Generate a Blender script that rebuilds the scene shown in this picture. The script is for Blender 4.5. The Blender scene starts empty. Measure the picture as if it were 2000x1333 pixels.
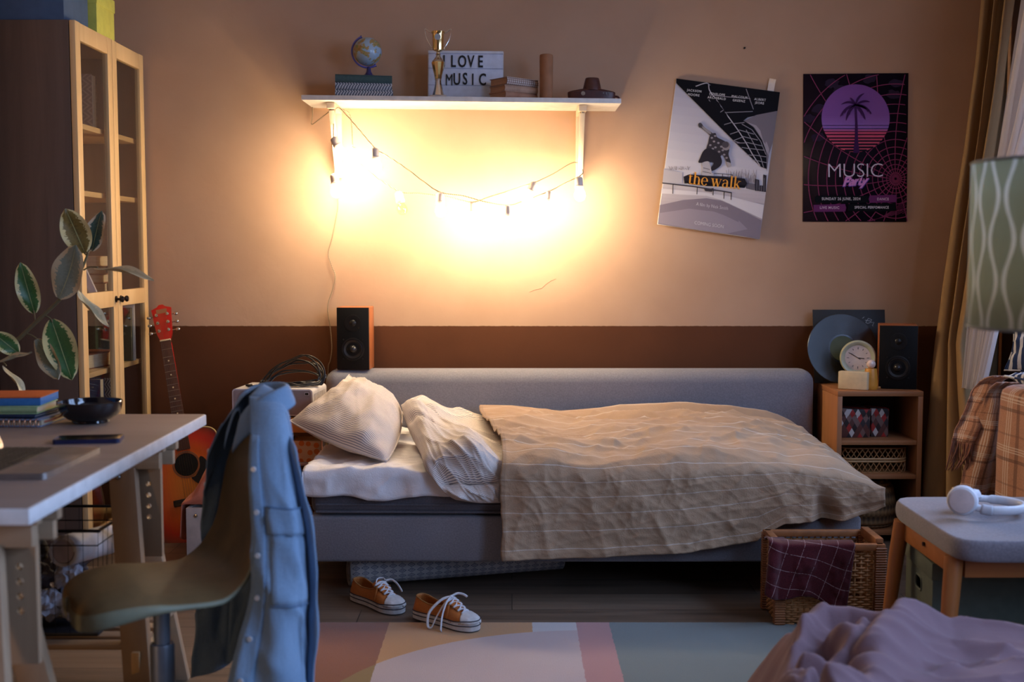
import bpy, bmesh, math, random
from mathutils import Vector, Matrix, Euler, noise
from math import pi, sin, cos, tan, radians, sqrt, atan2, exp

SC = bpy.context.scene
COL = SC.collection
V = Vector
# ------------------------------------------------------------------ camera
CAM_H, FOC, PITCH = 1.19, 2331.0, radians(4.33)
cam_data = bpy.data.cameras.new('camera')
cam_data.sensor_width = 36.0
cam_data.lens = FOC / 2000 * 36.0
cam_data.clip_start = 0.05
cam_data.dof.use_dof = True
cam_data.dof.focus_distance = 4.35
cam_data.dof.aperture_fstop = 2.9
cam = bpy.data.objects.new('camera', cam_data)
COL.objects.link(cam)
cam.location = (0, 0, CAM_H)
cam.rotation_euler = (pi / 2 - PITCH, 0, 0)
SC.camera = cam
# ------------------------------------------------------------------ colour management, world, window light
SC.view_settings.view_transform = 'Standard'
SC.view_settings.look = 'None'
SC.view_settings.gamma = 1.0
SC.view_settings.use_curve_mapping = False
SC.view_settings.exposure = 0.0
SC.cycles.max_bounces = 8
SC.cycles.diffuse_bounces = 4
SC.cycles.glossy_bounces = 4
SC.cycles.transmission_bounces = 6
SC.cycles.transparent_max_bounces = 12
SC.cycles.sample_clamp_indirect = 6.0
SC.cycles.caustics_reflective = False
SC.cycles.caustics_refractive = False

DAY = (0.40, 0.59, 1.0)
DAY_STRENGTH = 0.4
WINDOW_POWER = (60.0, 116.0)
BULB_STRENGTH = 265.0
BULB_COLOR = (1.0, 0.80, 0.52)

world = bpy.data.worlds.new('evening_sky')
SC.world = world
world.use_nodes = True
bg = world.node_tree.nodes['Background']
bg.inputs[0].default_value = (*DAY, 1)
bg.inputs[1].default_value = DAY_STRENGTH


def area_light(name, loc, rot, sx, sy, power, color):
    d = bpy.data.lights.new(name, 'AREA')
    d.shape = 'RECTANGLE'
    d.size, d.size_y, d.energy, d.color = sx, sy, power, color
    o = bpy.data.objects.new(name, d)
    COL.objects.link(o)
    o.location, o.rotation_euler = loc, rot
    return o


# daylight coming through the two windows of the right wall (outside the panes)
area_light('daylight_window_far', (2.34, 3.45, 1.62), (0, pi / 2 - .5, 0), 1.5, 1.5, WINDOW_POWER[0], DAY)
area_light('daylight_window_near', (2.34, 0.95, 1.55), (0, pi / 2 - .5, 0), 1.7, 2.0, WINDOW_POWER[1], DAY)

# unseen warm lamp, inferred from orange light, low left in front of the desk
_l = bpy.data.lights.new('warm_room_lamp', 'POINT')
_l.energy, _l.color, _l.shadow_soft_size = 7.0, (1.0, 0.60, 0.30), 0.08
_o = bpy.data.objects.new('warm_room_lamp', _l)
COL.objects.link(_o)
_o.location = (-1.72, 1.35, 0.42)


# ------------------------------------------------------------------ pixel geometry of the photograph (2000 x 1333)
def ray(px, py):
    u, v = (px - 1000) / FOC, (666.5 - py) / FOC
    return V((u, cos(PITCH) + v * sin(PITCH), -sin(PITCH) + v * cos(PITCH)))


def at(px, py, Y):
    d = ray(px, py)
    return V((0, 0, CAM_H)) + d * (Y / d.y)


def onz(px, py, z):
    d = ray(px, py)
    return V((0, 0, CAM_H)) + d * ((z - CAM_H) / d.z)


# ------------------------------------------------------------------ scene bookkeeping
def tag(o, label, cat, group=None, kind=None):
    o['label'] = label
    o['category'] = cat
    if group:
        o['group'] = group
    if kind:
        o['kind'] = kind
    return o


def thing(name, label, cat, loc=(0, 0, 0), rz=0.0, group=None, rot=None):
    o = bpy.data.objects.new(name, None)
    o.empty_display_size = 0.05
    COL.objects.link(o)
    o.location = loc
    o.rotation_euler = rot if rot else (0, 0, rz)
    return tag(o, label, cat, group)


def root_matrix(o):
    m = Matrix.Identity(4)
    while o is not None:
        m = Matrix.LocRotScale(o.location, o.rotation_euler, o.scale) @ m
        o = o.parent
    return m


def copy_tree(o, parent=None):
    c = o.copy()
    COL.objects.link(c)
    if parent is not None:
        c.parent = parent
    for ch in [x for x in COL.objects if x.parent == o]:
        copy_tree(ch, c)
    return c


# ------------------------------------------------------------------ mesh builder
def rotm(rx=0, ry=0, rz=0):
    return Euler((rx, ry, rz)).to_matrix()


def axis_m(d):
    """3x3 matrix whose z axis is d"""
    return V(d).normalized().to_track_quat('Z', 'Y').to_matrix()


class MB:
    def __init__(s):
        s.v, s.f, s.mi, s.uv, s.cur = [], [], [], [], 0

    def m(s, i):
        s.cur = i
        return s

    def add(s, verts, faces, uvs=None):
        b = len(s.v)
        s.v.extend(V(p) for p in verts)
        for k, f in enumerate(faces):
            s.f.append([b + i for i in f])
            s.mi.append(s.cur)
            s.uv.append(uvs[k] if uvs else [(0.0, 0.0)] * len(f))
        return s

    def box(s, c, size, rot=None, bev=0.0, seg=2):
        c = V(c)
        if bev <= 0:
            sx, sy, sz = (q / 2 for q in size)
            vs = [V((x * sx, y * sy, z * sz)) for x in (-1, 1) for y in (-1, 1) for z in (-1, 1)]
            fs = [(0, 1, 3, 2), (4, 6, 7, 5), (0, 4, 5, 1), (2, 3, 7, 6), (0, 2, 6, 4), (1, 5, 7, 3)]
        else:
            bm = bmesh.new()
            bmesh.ops.create_cube(bm, size=1.0)
            bmesh.ops.scale(bm, vec=V(size), verts=bm.verts)
            bmesh.ops.bevel(bm, geom=bm.edges[:], offset=min(bev, min(size) * 0.49), segments=seg, affect='EDGES', profile=0.5)
            bm.verts.index_update()
            vs = [v.co.copy() for v in bm.verts]
            fs = [[v.index for v in f.verts] for f in bm.faces]
            bm.free()
        if rot is not None:
            vs = [rot @ p for p in vs]
        return s.add([p + c for p in vs], fs)

    def span(s, a, b, bev=0.0, seg=2):
        a, b = V(a), V(b)
        return s.box((a + b) / 2, [abs(q) for q in (b - a)], None, bev, seg)

    def bar(s, p0, p1, w, h, bev=0.0, up=(0, 0, 1)):
        """box from p0 to p1 with section w (sideways) x h (along up)"""
        p0, p1 = V(p0), V(p1)
        z = (p1 - p0)
        L = z.length
        z.normalize()
        x = V(up).cross(z)
        if x.length < 1e-5:
            x = V((1, 0, 0))
        x.normalize()
        y = z.cross(x)
        R = Matrix((x, y, z)).transposed()
        return s.box((p0 + p1) / 2, (w, h, L), R, bev)

    def cyl(s, p0, p1, r0, r1=None, seg=16, caps=True):
        return s.tube([p0, p1], r0, seg, radii=[r0, r0 if r1 is None else r1], caps=caps)

    def tube(s, pts, r, seg=8, closed=False, radii=None, caps=True, flat=1.0, up=None):
        pts = [V(p) for p in pts]
        n = len(pts)
        rings = []
        prev = None
        for i in range(n):
            if closed:
                t = pts[(i + 1) % n] - pts[i - 1]
            else:
                t = pts[min(i + 1, n - 1)] - pts[max(i - 1, 0)]
            if t.length < 1e-9:
                t = V((0, 0, 1))
            t.normalize()
            if prev is None:
                a = V(up) if up else (V((0, 0, 1)) if abs(t.z) < 0.9 else V((1, 0, 0)))
                x = (a - t * a.dot(t))
                x.normalize()
            else:
                x = prev - t * prev.dot(t)
                if x.length < 1e-6:
                    x = t.orthogonal()
                x.normalize()
            prev = x
            y = t.cross(x)
            rr = radii[i] if radii else r
            rings.append([pts[i] + x * (cos(2 * pi * k / seg) * rr * flat) + y * (sin(2 * pi * k / seg) * rr) for k in range(seg)])
        vs = [p for q in rings for p in q]
        fs, uv = [], []
        m = n if closed else n - 1
        for i in range(m):
            j = (i + 1) % n
            for k in range(seg):
                k2 = (k + 1) % seg
                fs.append((i * seg + k, i * seg + k2, j * seg + k2, j * seg + k))
                uv.append([(k / seg, i / m), ((k + 1) / seg, i / m), ((k + 1) / seg, (i + 1) / m), (k / seg, (i + 1) / m)])
        if caps and not closed:
            fs.append(list(range(seg))[::-1])
            uv.append([(0, 0)] * seg)
            fs.append([(n - 1) * seg + k for k in range(seg)])
            uv.append([(0, 0)] * seg)
        return s.add(vs, fs, uv)

    def lathe(s, prof, c=(0, 0, 0), seg=24, rot=None, sweep=2 * pi):
        c = V(c)
        full = abs(sweep - 2 * pi) < 1e-6
        ns = seg if full else seg + 1
        vs, fs, uv = [], [], []
        n = len(prof)
        for (r, z) in prof:
            for k in range(ns):
                a = sweep * k / seg
                p = V((r * cos(a), r * sin(a), z))
                vs.append((rot @ p if rot is not None else p) + c)
        for i in range(n - 1):
            for k in range(seg):
                k2 = (k + 1) % ns
                q = [i * ns + k, i * ns + k2, (i + 1) * ns + k2, (i + 1) * ns + k]
                w = [(k / seg, i / (n - 1)), ((k + 1) / seg, i / (n - 1)), ((k + 1) / seg, (i + 1) / (n - 1)), (k / seg, (i + 1) / (n - 1))]
                if prof[i][0] < 1e-7:
                    q, w = [q[0], q[2], q[3]], [w[0], w[2], w[3]]
                elif prof[i + 1][0] < 1e-7:
                    q, w = q[:3], w[:3]
                fs.append(q)
                uv.append(w)
        return s.add(vs, fs, uv)

    def ball(s, c, r, seg=20, rings=12, scale=(1, 1, 1), rot=None):
        prof = [(r * sin(pi * i / rings), -r * cos(pi * i / rings)) for i in range(rings + 1)]
        prof[0], prof[-1] = (0, -r), (0, r)
        b = len(s.v)
        s.lathe(prof, (0, 0, 0), seg)
        for i in range(b, len(s.v)):
            p = V((s.v[i].x * scale[0], s.v[i].y * scale[1], s.v[i].z * scale[2]))
            s.v[i] = (rot @ p if rot is not None else p) + V(c)
        return s

    def prism(s, poly, h, M=None):
        """2d polygon (counter-clockwise) in xy extruded from z=0 to z=h, then placed by the 4x4 matrix M"""
        n = len(poly)
        vs = [V((x, y, 0)) for x, y in poly] + [V((x, y, h)) for x, y in poly]
        if M is not None:
            vs = [M @ p for p in vs]
        fs = [list(range(n))[::-1], [n + i for i in range(n)]]
        fs += [(i, (i + 1) % n, n + (i + 1) % n, n + i) for i in range(n)]
        return s.add(vs, fs)

    def flat(s, poly, M=None):
        vs = [V((p[0], p[1], p[2] if len(p) > 2 else 0)) for p in poly]
        if M is not None:
            vs = [M @ p for p in vs]
        return s.add(vs, [list(range(len(vs)))])

    def grid(s, fn, nu, nv, cu=False, cv=False, uvf=None):
        mu, mv = (nu if cu else nu + 1), (nv if cv else nv + 1)
        vs = [V(fn(i / nu, j / nv)) for j in range(mv) for i in range(mu)]
        fs, uv = [], []
        for j in range(nv):
            for i in range(nu):
                i2, j2 = (i + 1) % mu, (j + 1) % mv
                fs.append((j * mu + i, j * mu + i2, j2 * mu + i2, j2 * mu + i))
                c = [(i / nu, j / nv), ((i + 1) / nu, j / nv), ((i + 1) / nu, (j + 1) / nv), (i / nu, (j + 1) / nv)]
                uv.append([uvf(*q) for q in c] if uvf else c)
        return s.add(vs, fs, uv)

    def mesh(s, vs, fs, M=None, z=0.0):
        vs = [V((p[0], p[1], p[2] + z if len(p) > 2 else z)) for p in vs]
        if M is not None:
            vs = [M @ p for p in vs]
        return s.add(vs, fs)

    def xform(s, M, start=0):
        for i in range(start, len(s.v)):
            s.v[i] = M @ s.v[i]
        return s

    def build(s, name, mats, parent=None, world=False, smooth=True, angle=40, solid=0.0, sub=0, label=None, offset=-1.0, recalc=True):
        me = bpy.data.meshes.new(name)
        vs = s.v
        if world and parent is not None:
            inv = root_matrix(parent).inverted()
            vs = [inv @ p for p in vs]
        me.from_pydata([tuple(p) for p in vs], [], s.f)
        uvl = me.uv_layers.new(name='UVMap')
        flatuv = []
        for u in s.uv:
            for a in u:
                flatuv.extend(a)
        if len(flatuv) == len(uvl.data) * 2:
            uvl.data.foreach_set('uv', flatuv)
        if not isinstance(mats, (list, tuple)):
            mats = [mats]
        for q in mats:
            me.materials.append(q)
        me.polygons.foreach_set('material_index', [min(i, len(mats) - 1) for i in s.mi])
        if smooth:
            me.polygons.foreach_set('use_smooth', [True] * len(me.polygons))
        me.update()
        if not solid and recalc:
            bm = bmesh.new()
            bm.from_mesh(me)
            bmesh.ops.recalc_face_normals(bm, faces=bm.faces[:])
            bm.to_mesh(me)
            bm.free()
        if smooth and angle < 180:
            try:
                me.set_sharp_from_angle(angle=radians(angle))
            except Exception:
                pass
        o = bpy.data.objects.new(name, me)
        COL.objects.link(o)
        if parent is not None:
            o.parent = parent
        if sub:
            q = o.modifiers.new('sub', 'SUBSURF')
            q.levels = q.render_levels = sub
        if solid:
            q = o.modifiers.new('thickness', 'SOLIDIFY')
            q.thickness = solid
            q.offset = offset
        if label:
            o['label'] = label
        return o


def lerp(a, b, t):
    return a + (b - a) * t


def sstep(a, b, x):
    t = max(0.0, min(1.0, (x - a) / (b - a))) if b != a else (1.0 if x > a else 0.0)
    return t * t * (3 - 2 * t)


def interp(tbl, x):
    """piecewise smooth interpolation of [(x, y), ...]; y may be a tuple"""
    if x <= tbl[0][0]:
        return tbl[0][1]
    for (x0, y0), (x1, y1) in zip(tbl, tbl[1:]):
        if x <= x1:
            t = (x - x0) / (x1 - x0)
            if isinstance(y0, (tuple, list)):
                return tuple(a + (b - a) * t for a, b in zip(y0, y1))
            return y0 + (y1 - y0) * t
    return tbl[-1][1]


def spline(pts, n=8, closed=False):
    """Catmull-Rom through pts"""
    pts = [V(p) for p in pts]
    out = []
    N = len(pts)
    rng = N if closed else N - 1
    for i in range(rng):
        if closed:
            p0, p1, p2, p3 = pts[i - 1], pts[i], pts[(i + 1) % N], pts[(i + 2) % N]
        else:
            p0, p1, p2, p3 = pts[max(i - 1, 0)], pts[i], pts[i + 1], pts[min(i + 2, N - 1)]
        for k in range(n):
            t = k / n
            out.append(0.5 * ((2 * p1) + (p2 - p0) * t + (2 * p0 - 5 * p1 + 4 * p2 - p3) * t * t + (3 * p1 - p0 - 3 * p2 + p3) * t ** 3))
    if not closed:
        out.append(pts[-1])
    return out


def spline2(pts, n=8, closed=False):
    return [(p.x, p.y) for p in spline([(a, b, 0) for a, b in pts], n, closed)]


def nz(x, y, z=0.0):
    return noise.noise(V((x, y, z)))


def fbm(x, y, z=0.0, o=3):
    return noise.fractal(V((x, y, z)), 1.0, 2.0, o)


def ridge(x, y, z=0.0):
    """0..1, sharp crests"""
    return 1.0 - abs(noise.noise(V((x, y, z))))


def crease(x, y, ang, fa, fl, seed, p=3.0):
    """0..1 long sharp wrinkles: fa per metre across, fl per metre along, running at angle ang (degrees)"""
    a = radians(ang)
    q = x * cos(a) + y * sin(a)
    r = -x * sin(a) + y * cos(a)
    w = .35 * noise.noise(V((q * fl * 1.3, r * fa * .3, seed + 5)))
    return (1 - abs(noise.noise(V((q * fl, r * fa + w, seed))))) ** (p * 2)


def poly_dist(pts, x, y):
    """distance to a 2d polyline, position along it 0..1 and side (+ left)"""
    best = (1e9, 0, 1)
    n = len(pts) - 1
    for i in range(n):
        ax, ay = pts[i]
        bx, by = pts[i + 1]
        dx, dy = bx - ax, by - ay
        L = dx * dx + dy * dy or 1e-12
        t = max(0, min(1, ((x - ax) * dx + (y - ay) * dy) / L))
        ex, ey = x - ax - dx * t, y - ay - dy * t
        d = sqrt(ex * ex + ey * ey)
        if d < best[0]:
            best = (d, (i + t) / n, 1 if dx * ey - dy * ex > 0 else -1)
    return best


def circ(cx, cy, rx, ry=None, n=32, a0=0.0, a1=2 * pi):
    ry = rx if ry is None else ry
    full = abs(a1 - a0 - 2 * pi) < 1e-6
    return [(cx + rx * cos(a0 + (a1 - a0) * k / (n if full else n - 1)), cy + ry * sin(a0 + (a1 - a0) * k / (n if full else n - 1))) for k in range(n)]


def rect(x0, y0, x1, y1):
    return [(x0, y0), (x1, y0), (x1, y1), (x0, y1)]


def rrect(x0, y0, x1, y1, r, n=5):
    out = []
    for cx, cy, a in ((x1 - r, y0 + r, -pi / 2), (x1 - r, y1 - r, 0), (x0 + r, y1 - r, pi / 2), (x0 + r, y0 + r, pi)):
        for k in range(n + 1):
            out.append((cx + r * cos(a + pi / 2 * k / n), cy + r * sin(a + pi / 2 * k / n)))
    return out


def stroke(pts, w):
    """ribbon polygon (list of quads as (verts, faces)) along 2d points; w: width or list"""
    n = len(pts)
    vs = []
    for i, p in enumerate(pts):
        a, b = pts[max(i - 1, 0)], pts[min(i + 1, n - 1)]
        dx, dy = b[0] - a[0], b[1] - a[1]
        L = math.hypot(dx, dy) or 1.0
        ww = (w[i] if isinstance(w, (list, tuple)) else w) / 2
        vs += [(p[0] - dy / L * ww, p[1] + dx / L * ww), (p[0] + dy / L * ww, p[1] - dx / L * ww)]
    fs = [(2 * i, 2 * i + 1, 2 * i + 3, 2 * i + 2) for i in range(n - 1)]
    return vs, fs


_text_cache = {}


def text2d(body, size=1.0, sx=1.0, off=0.0, align='CENTER', space=1.0, shear=0.0):
    """flat lettering as (verts, faces), scaled sx in width"""
    key = (body, size, sx, off, align, space, shear)
    if key in _text_cache:
        return _text_cache[key]
    cu = bpy.data.curves.new('lettering', 'FONT')
    cu.body, cu.size, cu.offset, cu.align_x, cu.space_character, cu.shear = body, size, off, align, space, shear
    cu.resolution_u = 3
    o = bpy.data.objects.new('lettering', cu)
    me = bpy.data.meshes.new_from_object(o)
    vs = [(v.co.x * sx, v.co.y) for v in me.vertices]
    fs = [tuple(p.vertices) for p in me.polygons]
    bpy.data.objects.remove(o)
    bpy.data.meshes.remove(me)
    bpy.data.curves.remove(cu)
    _text_cache[key] = (vs, fs)
    return vs, fs


# ------------------------------------------------------------------ materials
def lin(c):
    def f(u):
        u = u / 255.0
        return u / 12.92 if u <= 0.04045 else ((u + 0.055) / 1.055) ** 2.4
    return (f(c[0]), f(c[1]), f(c[2]), 1.0)


class NT:
    def __init__(s, name):
        s.mat = bpy.data.materials.new(name)
        s.mat.use_nodes = True
        s.t = s.mat.node_tree
        s.t.nodes.clear()
        s.out = s.n('ShaderNodeOutputMaterial')

    def n(s, typ, **kw):
        o = s.t.nodes.new(typ)
        for k, v in kw.items():
            setattr(o, k, v)
        return o

    def set(s, node, key, val):
        if val is None:
            return
        if hasattr(val, 'is_output') or isinstance(val, bpy.types.NodeSocket):
            s.t.links.new(val, node.inputs[key])
        else:
            node.inputs[key].default_value = val

    def math(s, op, a, b=None, c=None, clamp=False):
        q = s.n('ShaderNodeMath', operation=op, use_clamp=clamp)
        s.set(q, 0, a)
        s.set(q, 1, b)
        if c is not None:
            s.set(q, 2, c)
        return q.outputs[0]

    def mix(s, fac, a, b):
        q = s.n('ShaderNodeMix', data_type='RGBA')
        s.set(q, 0, fac)
        s.set(q, 6, a)
        s.set(q, 7, b)
        return q.outputs[2]

    def coord(s, kind='Object', scale=(1, 1, 1), rot=(0, 0, 0), loc=(0, 0, 0)):
        tc = s.n('ShaderNodeTexCoord')
        mp = s.n('ShaderNodeMapping')
        s.t.links.new(tc.outputs[kind], mp.inputs[0])
        mp.inputs['Scale'].default_value = scale
        mp.inputs['Rotation'].default_value = rot
        mp.inputs['Location'].default_value = loc
        return mp.outputs[0]

    def sep(s, vec):
        q = s.n('ShaderNodeSeparateXYZ')
        s.t.links.new(vec, q.inputs[0])
        return q.outputs

    def noise(s, vec, scale=5.0, detail=3.0, rough=0.5, dist=0.0):
        q = s.n('ShaderNodeTexNoise')
        s.t.links.new(vec, q.inputs['Vector'])
        q.inputs['Scale'].default_value = scale
        q.inputs['Detail'].default_value = detail
        q.inputs['Roughness'].default_value = rough
        q.inputs['Distortion'].default_value = dist
        return q.outputs[0]

    def ramp(s, fac, stops, interp='LINEAR'):
        q = s.n('ShaderNodeValToRGB')
        q.color_ramp.interpolation = interp
        e = q.color_ramp.elements
        while len(e) < len(stops):
            e.new(0.5)
        for k, (p, c) in enumerate(stops):
            e[k].position, e[k].color = p, c
        s.t.links.new(fac, q.inputs[0])
        return q.outputs[0]

    def bump(s, h, strength=0.2, dist=0.01, normal=None):
        q = s.n('ShaderNodeBump')
        q.inputs['Strength'].default_value = strength
        q.inputs['Distance'].default_value = dist
        s.t.links.new(h, q.inputs['Height'])
        if normal is not None:
            s.t.links.new(normal, q.inputs['Normal'])
        return q.outputs[0]

    def bsdf(s, color, rough=0.5, metal=0.0, normal=None, spec=0.5, sheen=0.0, coat=0.0, trans=0.0, emit=None, estr=0.0, alpha=None, sss=0.0, ior=None):
        q = s.n('ShaderNodeBsdfPrincipled')
        s.set(q, 'Base Color', color)
        s.set(q, 'Roughness', rough)
        s.set(q, 'Metallic', metal)
        s.set(q, 'Specular IOR Level', spec)
        s.set(q, 'Sheen Weight', sheen)
        s.set(q, 'Coat Weight', coat)
        s.set(q, 'Transmission Weight', trans)
        if ior:
            s.set(q, 'IOR', ior)
        if normal is not None:
            s.set(q, 'Normal', normal)
        if emit is not None:
            s.set(q, 'Emission Color', emit)
            s.set(q, 'Emission Strength', estr)
        if alpha is not None:
            s.set(q, 'Alpha', alpha)
        return q.outputs[0]

    def done(s, shader, disp=None):
        s.t.links.new(shader, s.out.inputs[0])
        return s.mat


_plain = {}


def plain(name, c, rough=0.5, metal=0.0, spec=0.5, var=0.06, scale=30.0, coat=0.0, bump=0.0, sheen=0.0, kind='Object'):
    """a plain painted / moulded surface with slight unevenness"""
    if name in _plain:
        return _plain[name]
    t = NT(name)
    co = t.coord(kind)
    n = t.noise(co, scale, 3)
    c = lin(c)
    d = tuple(max(0, q * (1 - var * 2)) for q in c[:3]) + (1,)
    e = tuple(min(1, q * (1 + var * 2)) for q in c[:3]) + (1,)
    col = t.ramp(n, [(0.25, d), (0.75, e)])
    nn = t.bump(n, bump, 0.003) if bump else None
    _plain[name] = t.done(t.bsdf(col, rough, metal, nn, spec, sheen, coat))
    return _plain[name]


def wood(name, c0, c1, axis='x', scale=1.0, rough=0.45, spec=0.4, ring=14.0, coat=0.0):
    """straight-grained wood, the grain runs along axis"""
    t = NT(name)
    long, cross = 1.3 * scale, 22.0 * scale
    sc = {'x': (long, cross, cross), 'y': (cross, long, cross), 'z': (cross, cross, long)}[axis]
    co = t.coord('Object', sc)
    n1 = t.noise(co, 1.0, 4, 0.6, 0.6)
    sc2 = tuple(q * 0.22 for q in sc)
    n2 = t.noise(t.coord('Object', sc2), 1.0, 3, 0.5, 0.8)
    f = t.math('ADD', t.math('MULTIPLY', n1, 0.5), t.math('MULTIPLY', n2, 0.5))
    col = t.ramp(f, [(0.33, lin(c0)), (0.66, lin(c1))])
    return t.done(t.bsdf(col, rough, 0, t.bump(n1, 0.08, 0.002), spec, 0, coat))


def fabric(name, c0, c1, weave=900.0, rough=0.9, bump=0.25, sheen=0.15, blotch=3.0, kind='Object'):
    """woven cloth: two-colour mottled yarn with a fine weave relief"""
    t = NT(name)
    co = t.coord(kind)
    n1 = t.noise(co, weave * 0.25, 2, 0.6)
    n2 = t.noise(co, blotch, 3)
    f = t.math('ADD', t.math('MULTIPLY', n1, 0.7), t.math('MULTIPLY', n2, 0.3))
    col = t.ramp(f, [(0.3, lin(c0)), (0.7, lin(c1))])
    return t.done(t.bsdf(col, rough, 0, t.bump(n1, bump, 0.002), 0.2, sheen))


def glass_thin(name, tint=(1, 1, 1, 1), gloss=0.12, rough=0.03):
    t = NT(name)
    tr = t.n('ShaderNodeBsdfTransparent')
    tr.inputs[0].default_value = tint
    gl = t.n('ShaderNodeBsdfGlossy')
    gl.inputs[1].default_value = rough
    fr = t.n('ShaderNodeFresnel')
    ge = t.n('ShaderNodeNewGeometry')
    t.t.links.new(t.math('ADD', t.math('MULTIPLY', ge.outputs['Backfacing'], 1 / 1.5 - 1.5), 1.5), fr.inputs[0])
    f = t.math('ADD', t.math('MULTIPLY', fr.outputs[0], 0.9), gloss * 0.3, clamp=True)
    mx = t.n('ShaderNodeMixShader')
    t.t.links.new(f, mx.inputs[0])
    t.t.links.new(tr.outputs[0], mx.inputs[1])
    t.t.links.new(gl.outputs[0], mx.inputs[2])
    return t.done(mx.outputs[0])


def emissive(name, c, strength):
    t = NT(name)
    e = t.n('ShaderNodeEmission')
    e.inputs[0].default_value = c
    e.inputs[1].default_value = strength
    return t.done(e.outputs[0])
# ================================================================== the room
XL, XR, YF, YB, ZC = -1.90, 2.10, -2.6, 5.20, 2.75
STRIPE_Z = 0.862


def wall_material(name, split=True):
    t = NT(name)
    co = t.coord('Object')
    x, y, z = t.sep(co)
    n1 = t.noise(co, 3.0, 4, 0.55)
    n2 = t.noise(co, 60.0, 4, 0.6)
    n3 = t.noise(co, 14.0, 3, 0.5, 0.7)
    peach = t.ramp(n1, [(0.3, lin((180, 143, 115))), (0.7, lin((188, 152, 124)))])
    if split:
        edge = t.math('ADD', z, t.math('MULTIPLY', t.math('SUBTRACT', n2, 0.5), 0.006))
        f = t.math('GREATER_THAN', edge, STRIPE_Z)
        brown = t.ramp(n1, [(0.3, lin((84, 46, 22))), (0.7, lin((92, 52, 27)))])
        col = t.mix(f, brown, peach)
    else:
        col = peach
    h = t.math('ADD', t.math('MULTIPLY', n2, 0.35), n3)
    return t.done(t.bsdf(col, 0.72, 0, t.bump(h, 0.16, 0.006), 0.25))


M_wall = wall_material('two_tone_plaster')
M_wall2 = plain('umber_plaster', (112, 88, 74), .8)
M_ceil = plain('ceiling_white', (215, 205, 195), 0.9)
M_white = plain('white_lacquer', (226, 224, 222), 0.4)


def struct(name, mb, mat, **k):
    o = mb.build(name, mat, **k)
    o['kind'] = 'structure'
    return o


struct('wall_back', MB().span((XL - .1, YB, 0), (XR + .3, YB + .12, ZC)), M_wall, smooth=False)
struct('wall_left', MB().span((XL - .12, YF, 0), (XL, YB, ZC)), M_wall, smooth=False)
struct('wall_front', MB().span((XL - .12, YF - .12, 0), (XR + .3, YF, ZC)), M_wall2, smooth=False)
struct('ceiling', MB().span((XL - .12, YF - .12, ZC), (XR + .3, YB + .12, ZC + .1)), M_ceil, smooth=False)
# right wall with two window openings
W1 = (2.68, 4.22, 0.86, 2.38)
W2 = (0.10, 1.80, 0.55, 2.55)
mb = MB()
X0, X1 = XR, XR + .16
mb.span((X0, YF, 0), (X1, W2[0], ZC))
mb.span((X0, W2[1], 0), (X1, W1[0], ZC))
mb.span((X0, W1[1], 0), (X1, YB, ZC))
for w in (W1, W2):
    mb.span((X0, w[0], 0), (X1, w[1], w[2]))
    mb.span((X0, w[0], w[3]), (X1, w[1], ZC))
struct('wall_right', mb, M_wall, smooth=False)
M_pane = glass_thin('window_glass', gloss=0.1)
for k, w in enumerate((W1, W2)):
    fr = MB()
    a, b = XR + .06, XR + .12
    y0, y1, z0, z1 = w
    for q in ((y0, y0 + .06), (y1 - .06, y1), ((y0 + y1) / 2 - .035, (y0 + y1) / 2 + .035)):
        fr.span((a, q[0], z0), (b, q[1], z1), .006)
    for q in ((z0, z0 + .06), (z1 - .06, z1)):
        fr.span((a + .002, y0 + .04, q[0]), (b - .002, y1 - .04, q[1]), .006)
    o = struct('window_%d' % (k + 1), fr, M_white)
    MB().span((XR + .088, y0 + .03, z0 + .03), (XR + .092, y1 - .03, z1 - .03)).build('glass_pane', M_pane, o, smooth=False)

# floor: grey-brown oak boards running along x
t = NT('oak_floor')
co = t.coord('Object')
br = t.n('ShaderNodeTexBrick')
t.t.links.new(co, br.inputs['Vector'])
br.offset, br.squash = 0.37, 1.0
for k, v in (('Scale', 1.0), ('Mortar Size', 0.0016), ('Mortar Smooth', 0.2), ('Bias', 0.0), ('Brick Width', 1.35), ('Row Height', 0.185)):
    br.inputs[k].default_value = v
br.inputs['Color1'].default_value = (0, 0, 0, 1)
br.inputs['Color2'].default_value = (1, 1, 1, 1)
br.inputs['Mortar'].default_value = (0.5, 0.5, 0.5, 1)
g1 = t.noise(t.coord('Object', (1.6, 26, 26)), 1.0, 5, 0.62, 0.8)
g2 = t.noise(t.coord('Object', (1.0, 6, 6)), 1.0, 3, 0.5, 1.0)
f = t.math('ADD', t.math('MULTIPLY', g1, 0.55), t.math('ADD', t.math('MULTIPLY', g2, 0.3), t.math('MULTIPLY', br.outputs[0], 0.16)))
c = t.ramp(f, [(0.30, lin((84, 70, 58))), (0.55, lin((120, 102, 86))), (0.78, lin((140, 120, 102)))])
c = t.mix(br.outputs[1], c, lin((58, 48, 42)))
M_floor = t.done(t.bsdf(c, 0.42, 0, t.bump(g1, 0.1, 0.002), 0.4))
struct('floor', MB().span((XL - .12, YF - .12, -.1), (XR + .3, YB + .12, 0)), M_floor, smooth=False)

# low brown skirting along the back wall
struct('baseboard_back', MB().span((XL, YB - .014, 0), (XR, YB, .07), .004), plain('skirting_brown', (92, 52, 33), .5), smooth=True)
MB().lathe([(0, 0), (.004, 0), (.004, .006), (0, .007)], at(1454, 94, YB), 10, rotm(pi / 2)).build('nail', plain('dark_iron', (30, 26, 24), .5, .6)) and None
tag(bpy.data.objects['nail'], 'small dark nail stuck in the plaster high between shelf and posters', 'nail')
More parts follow.
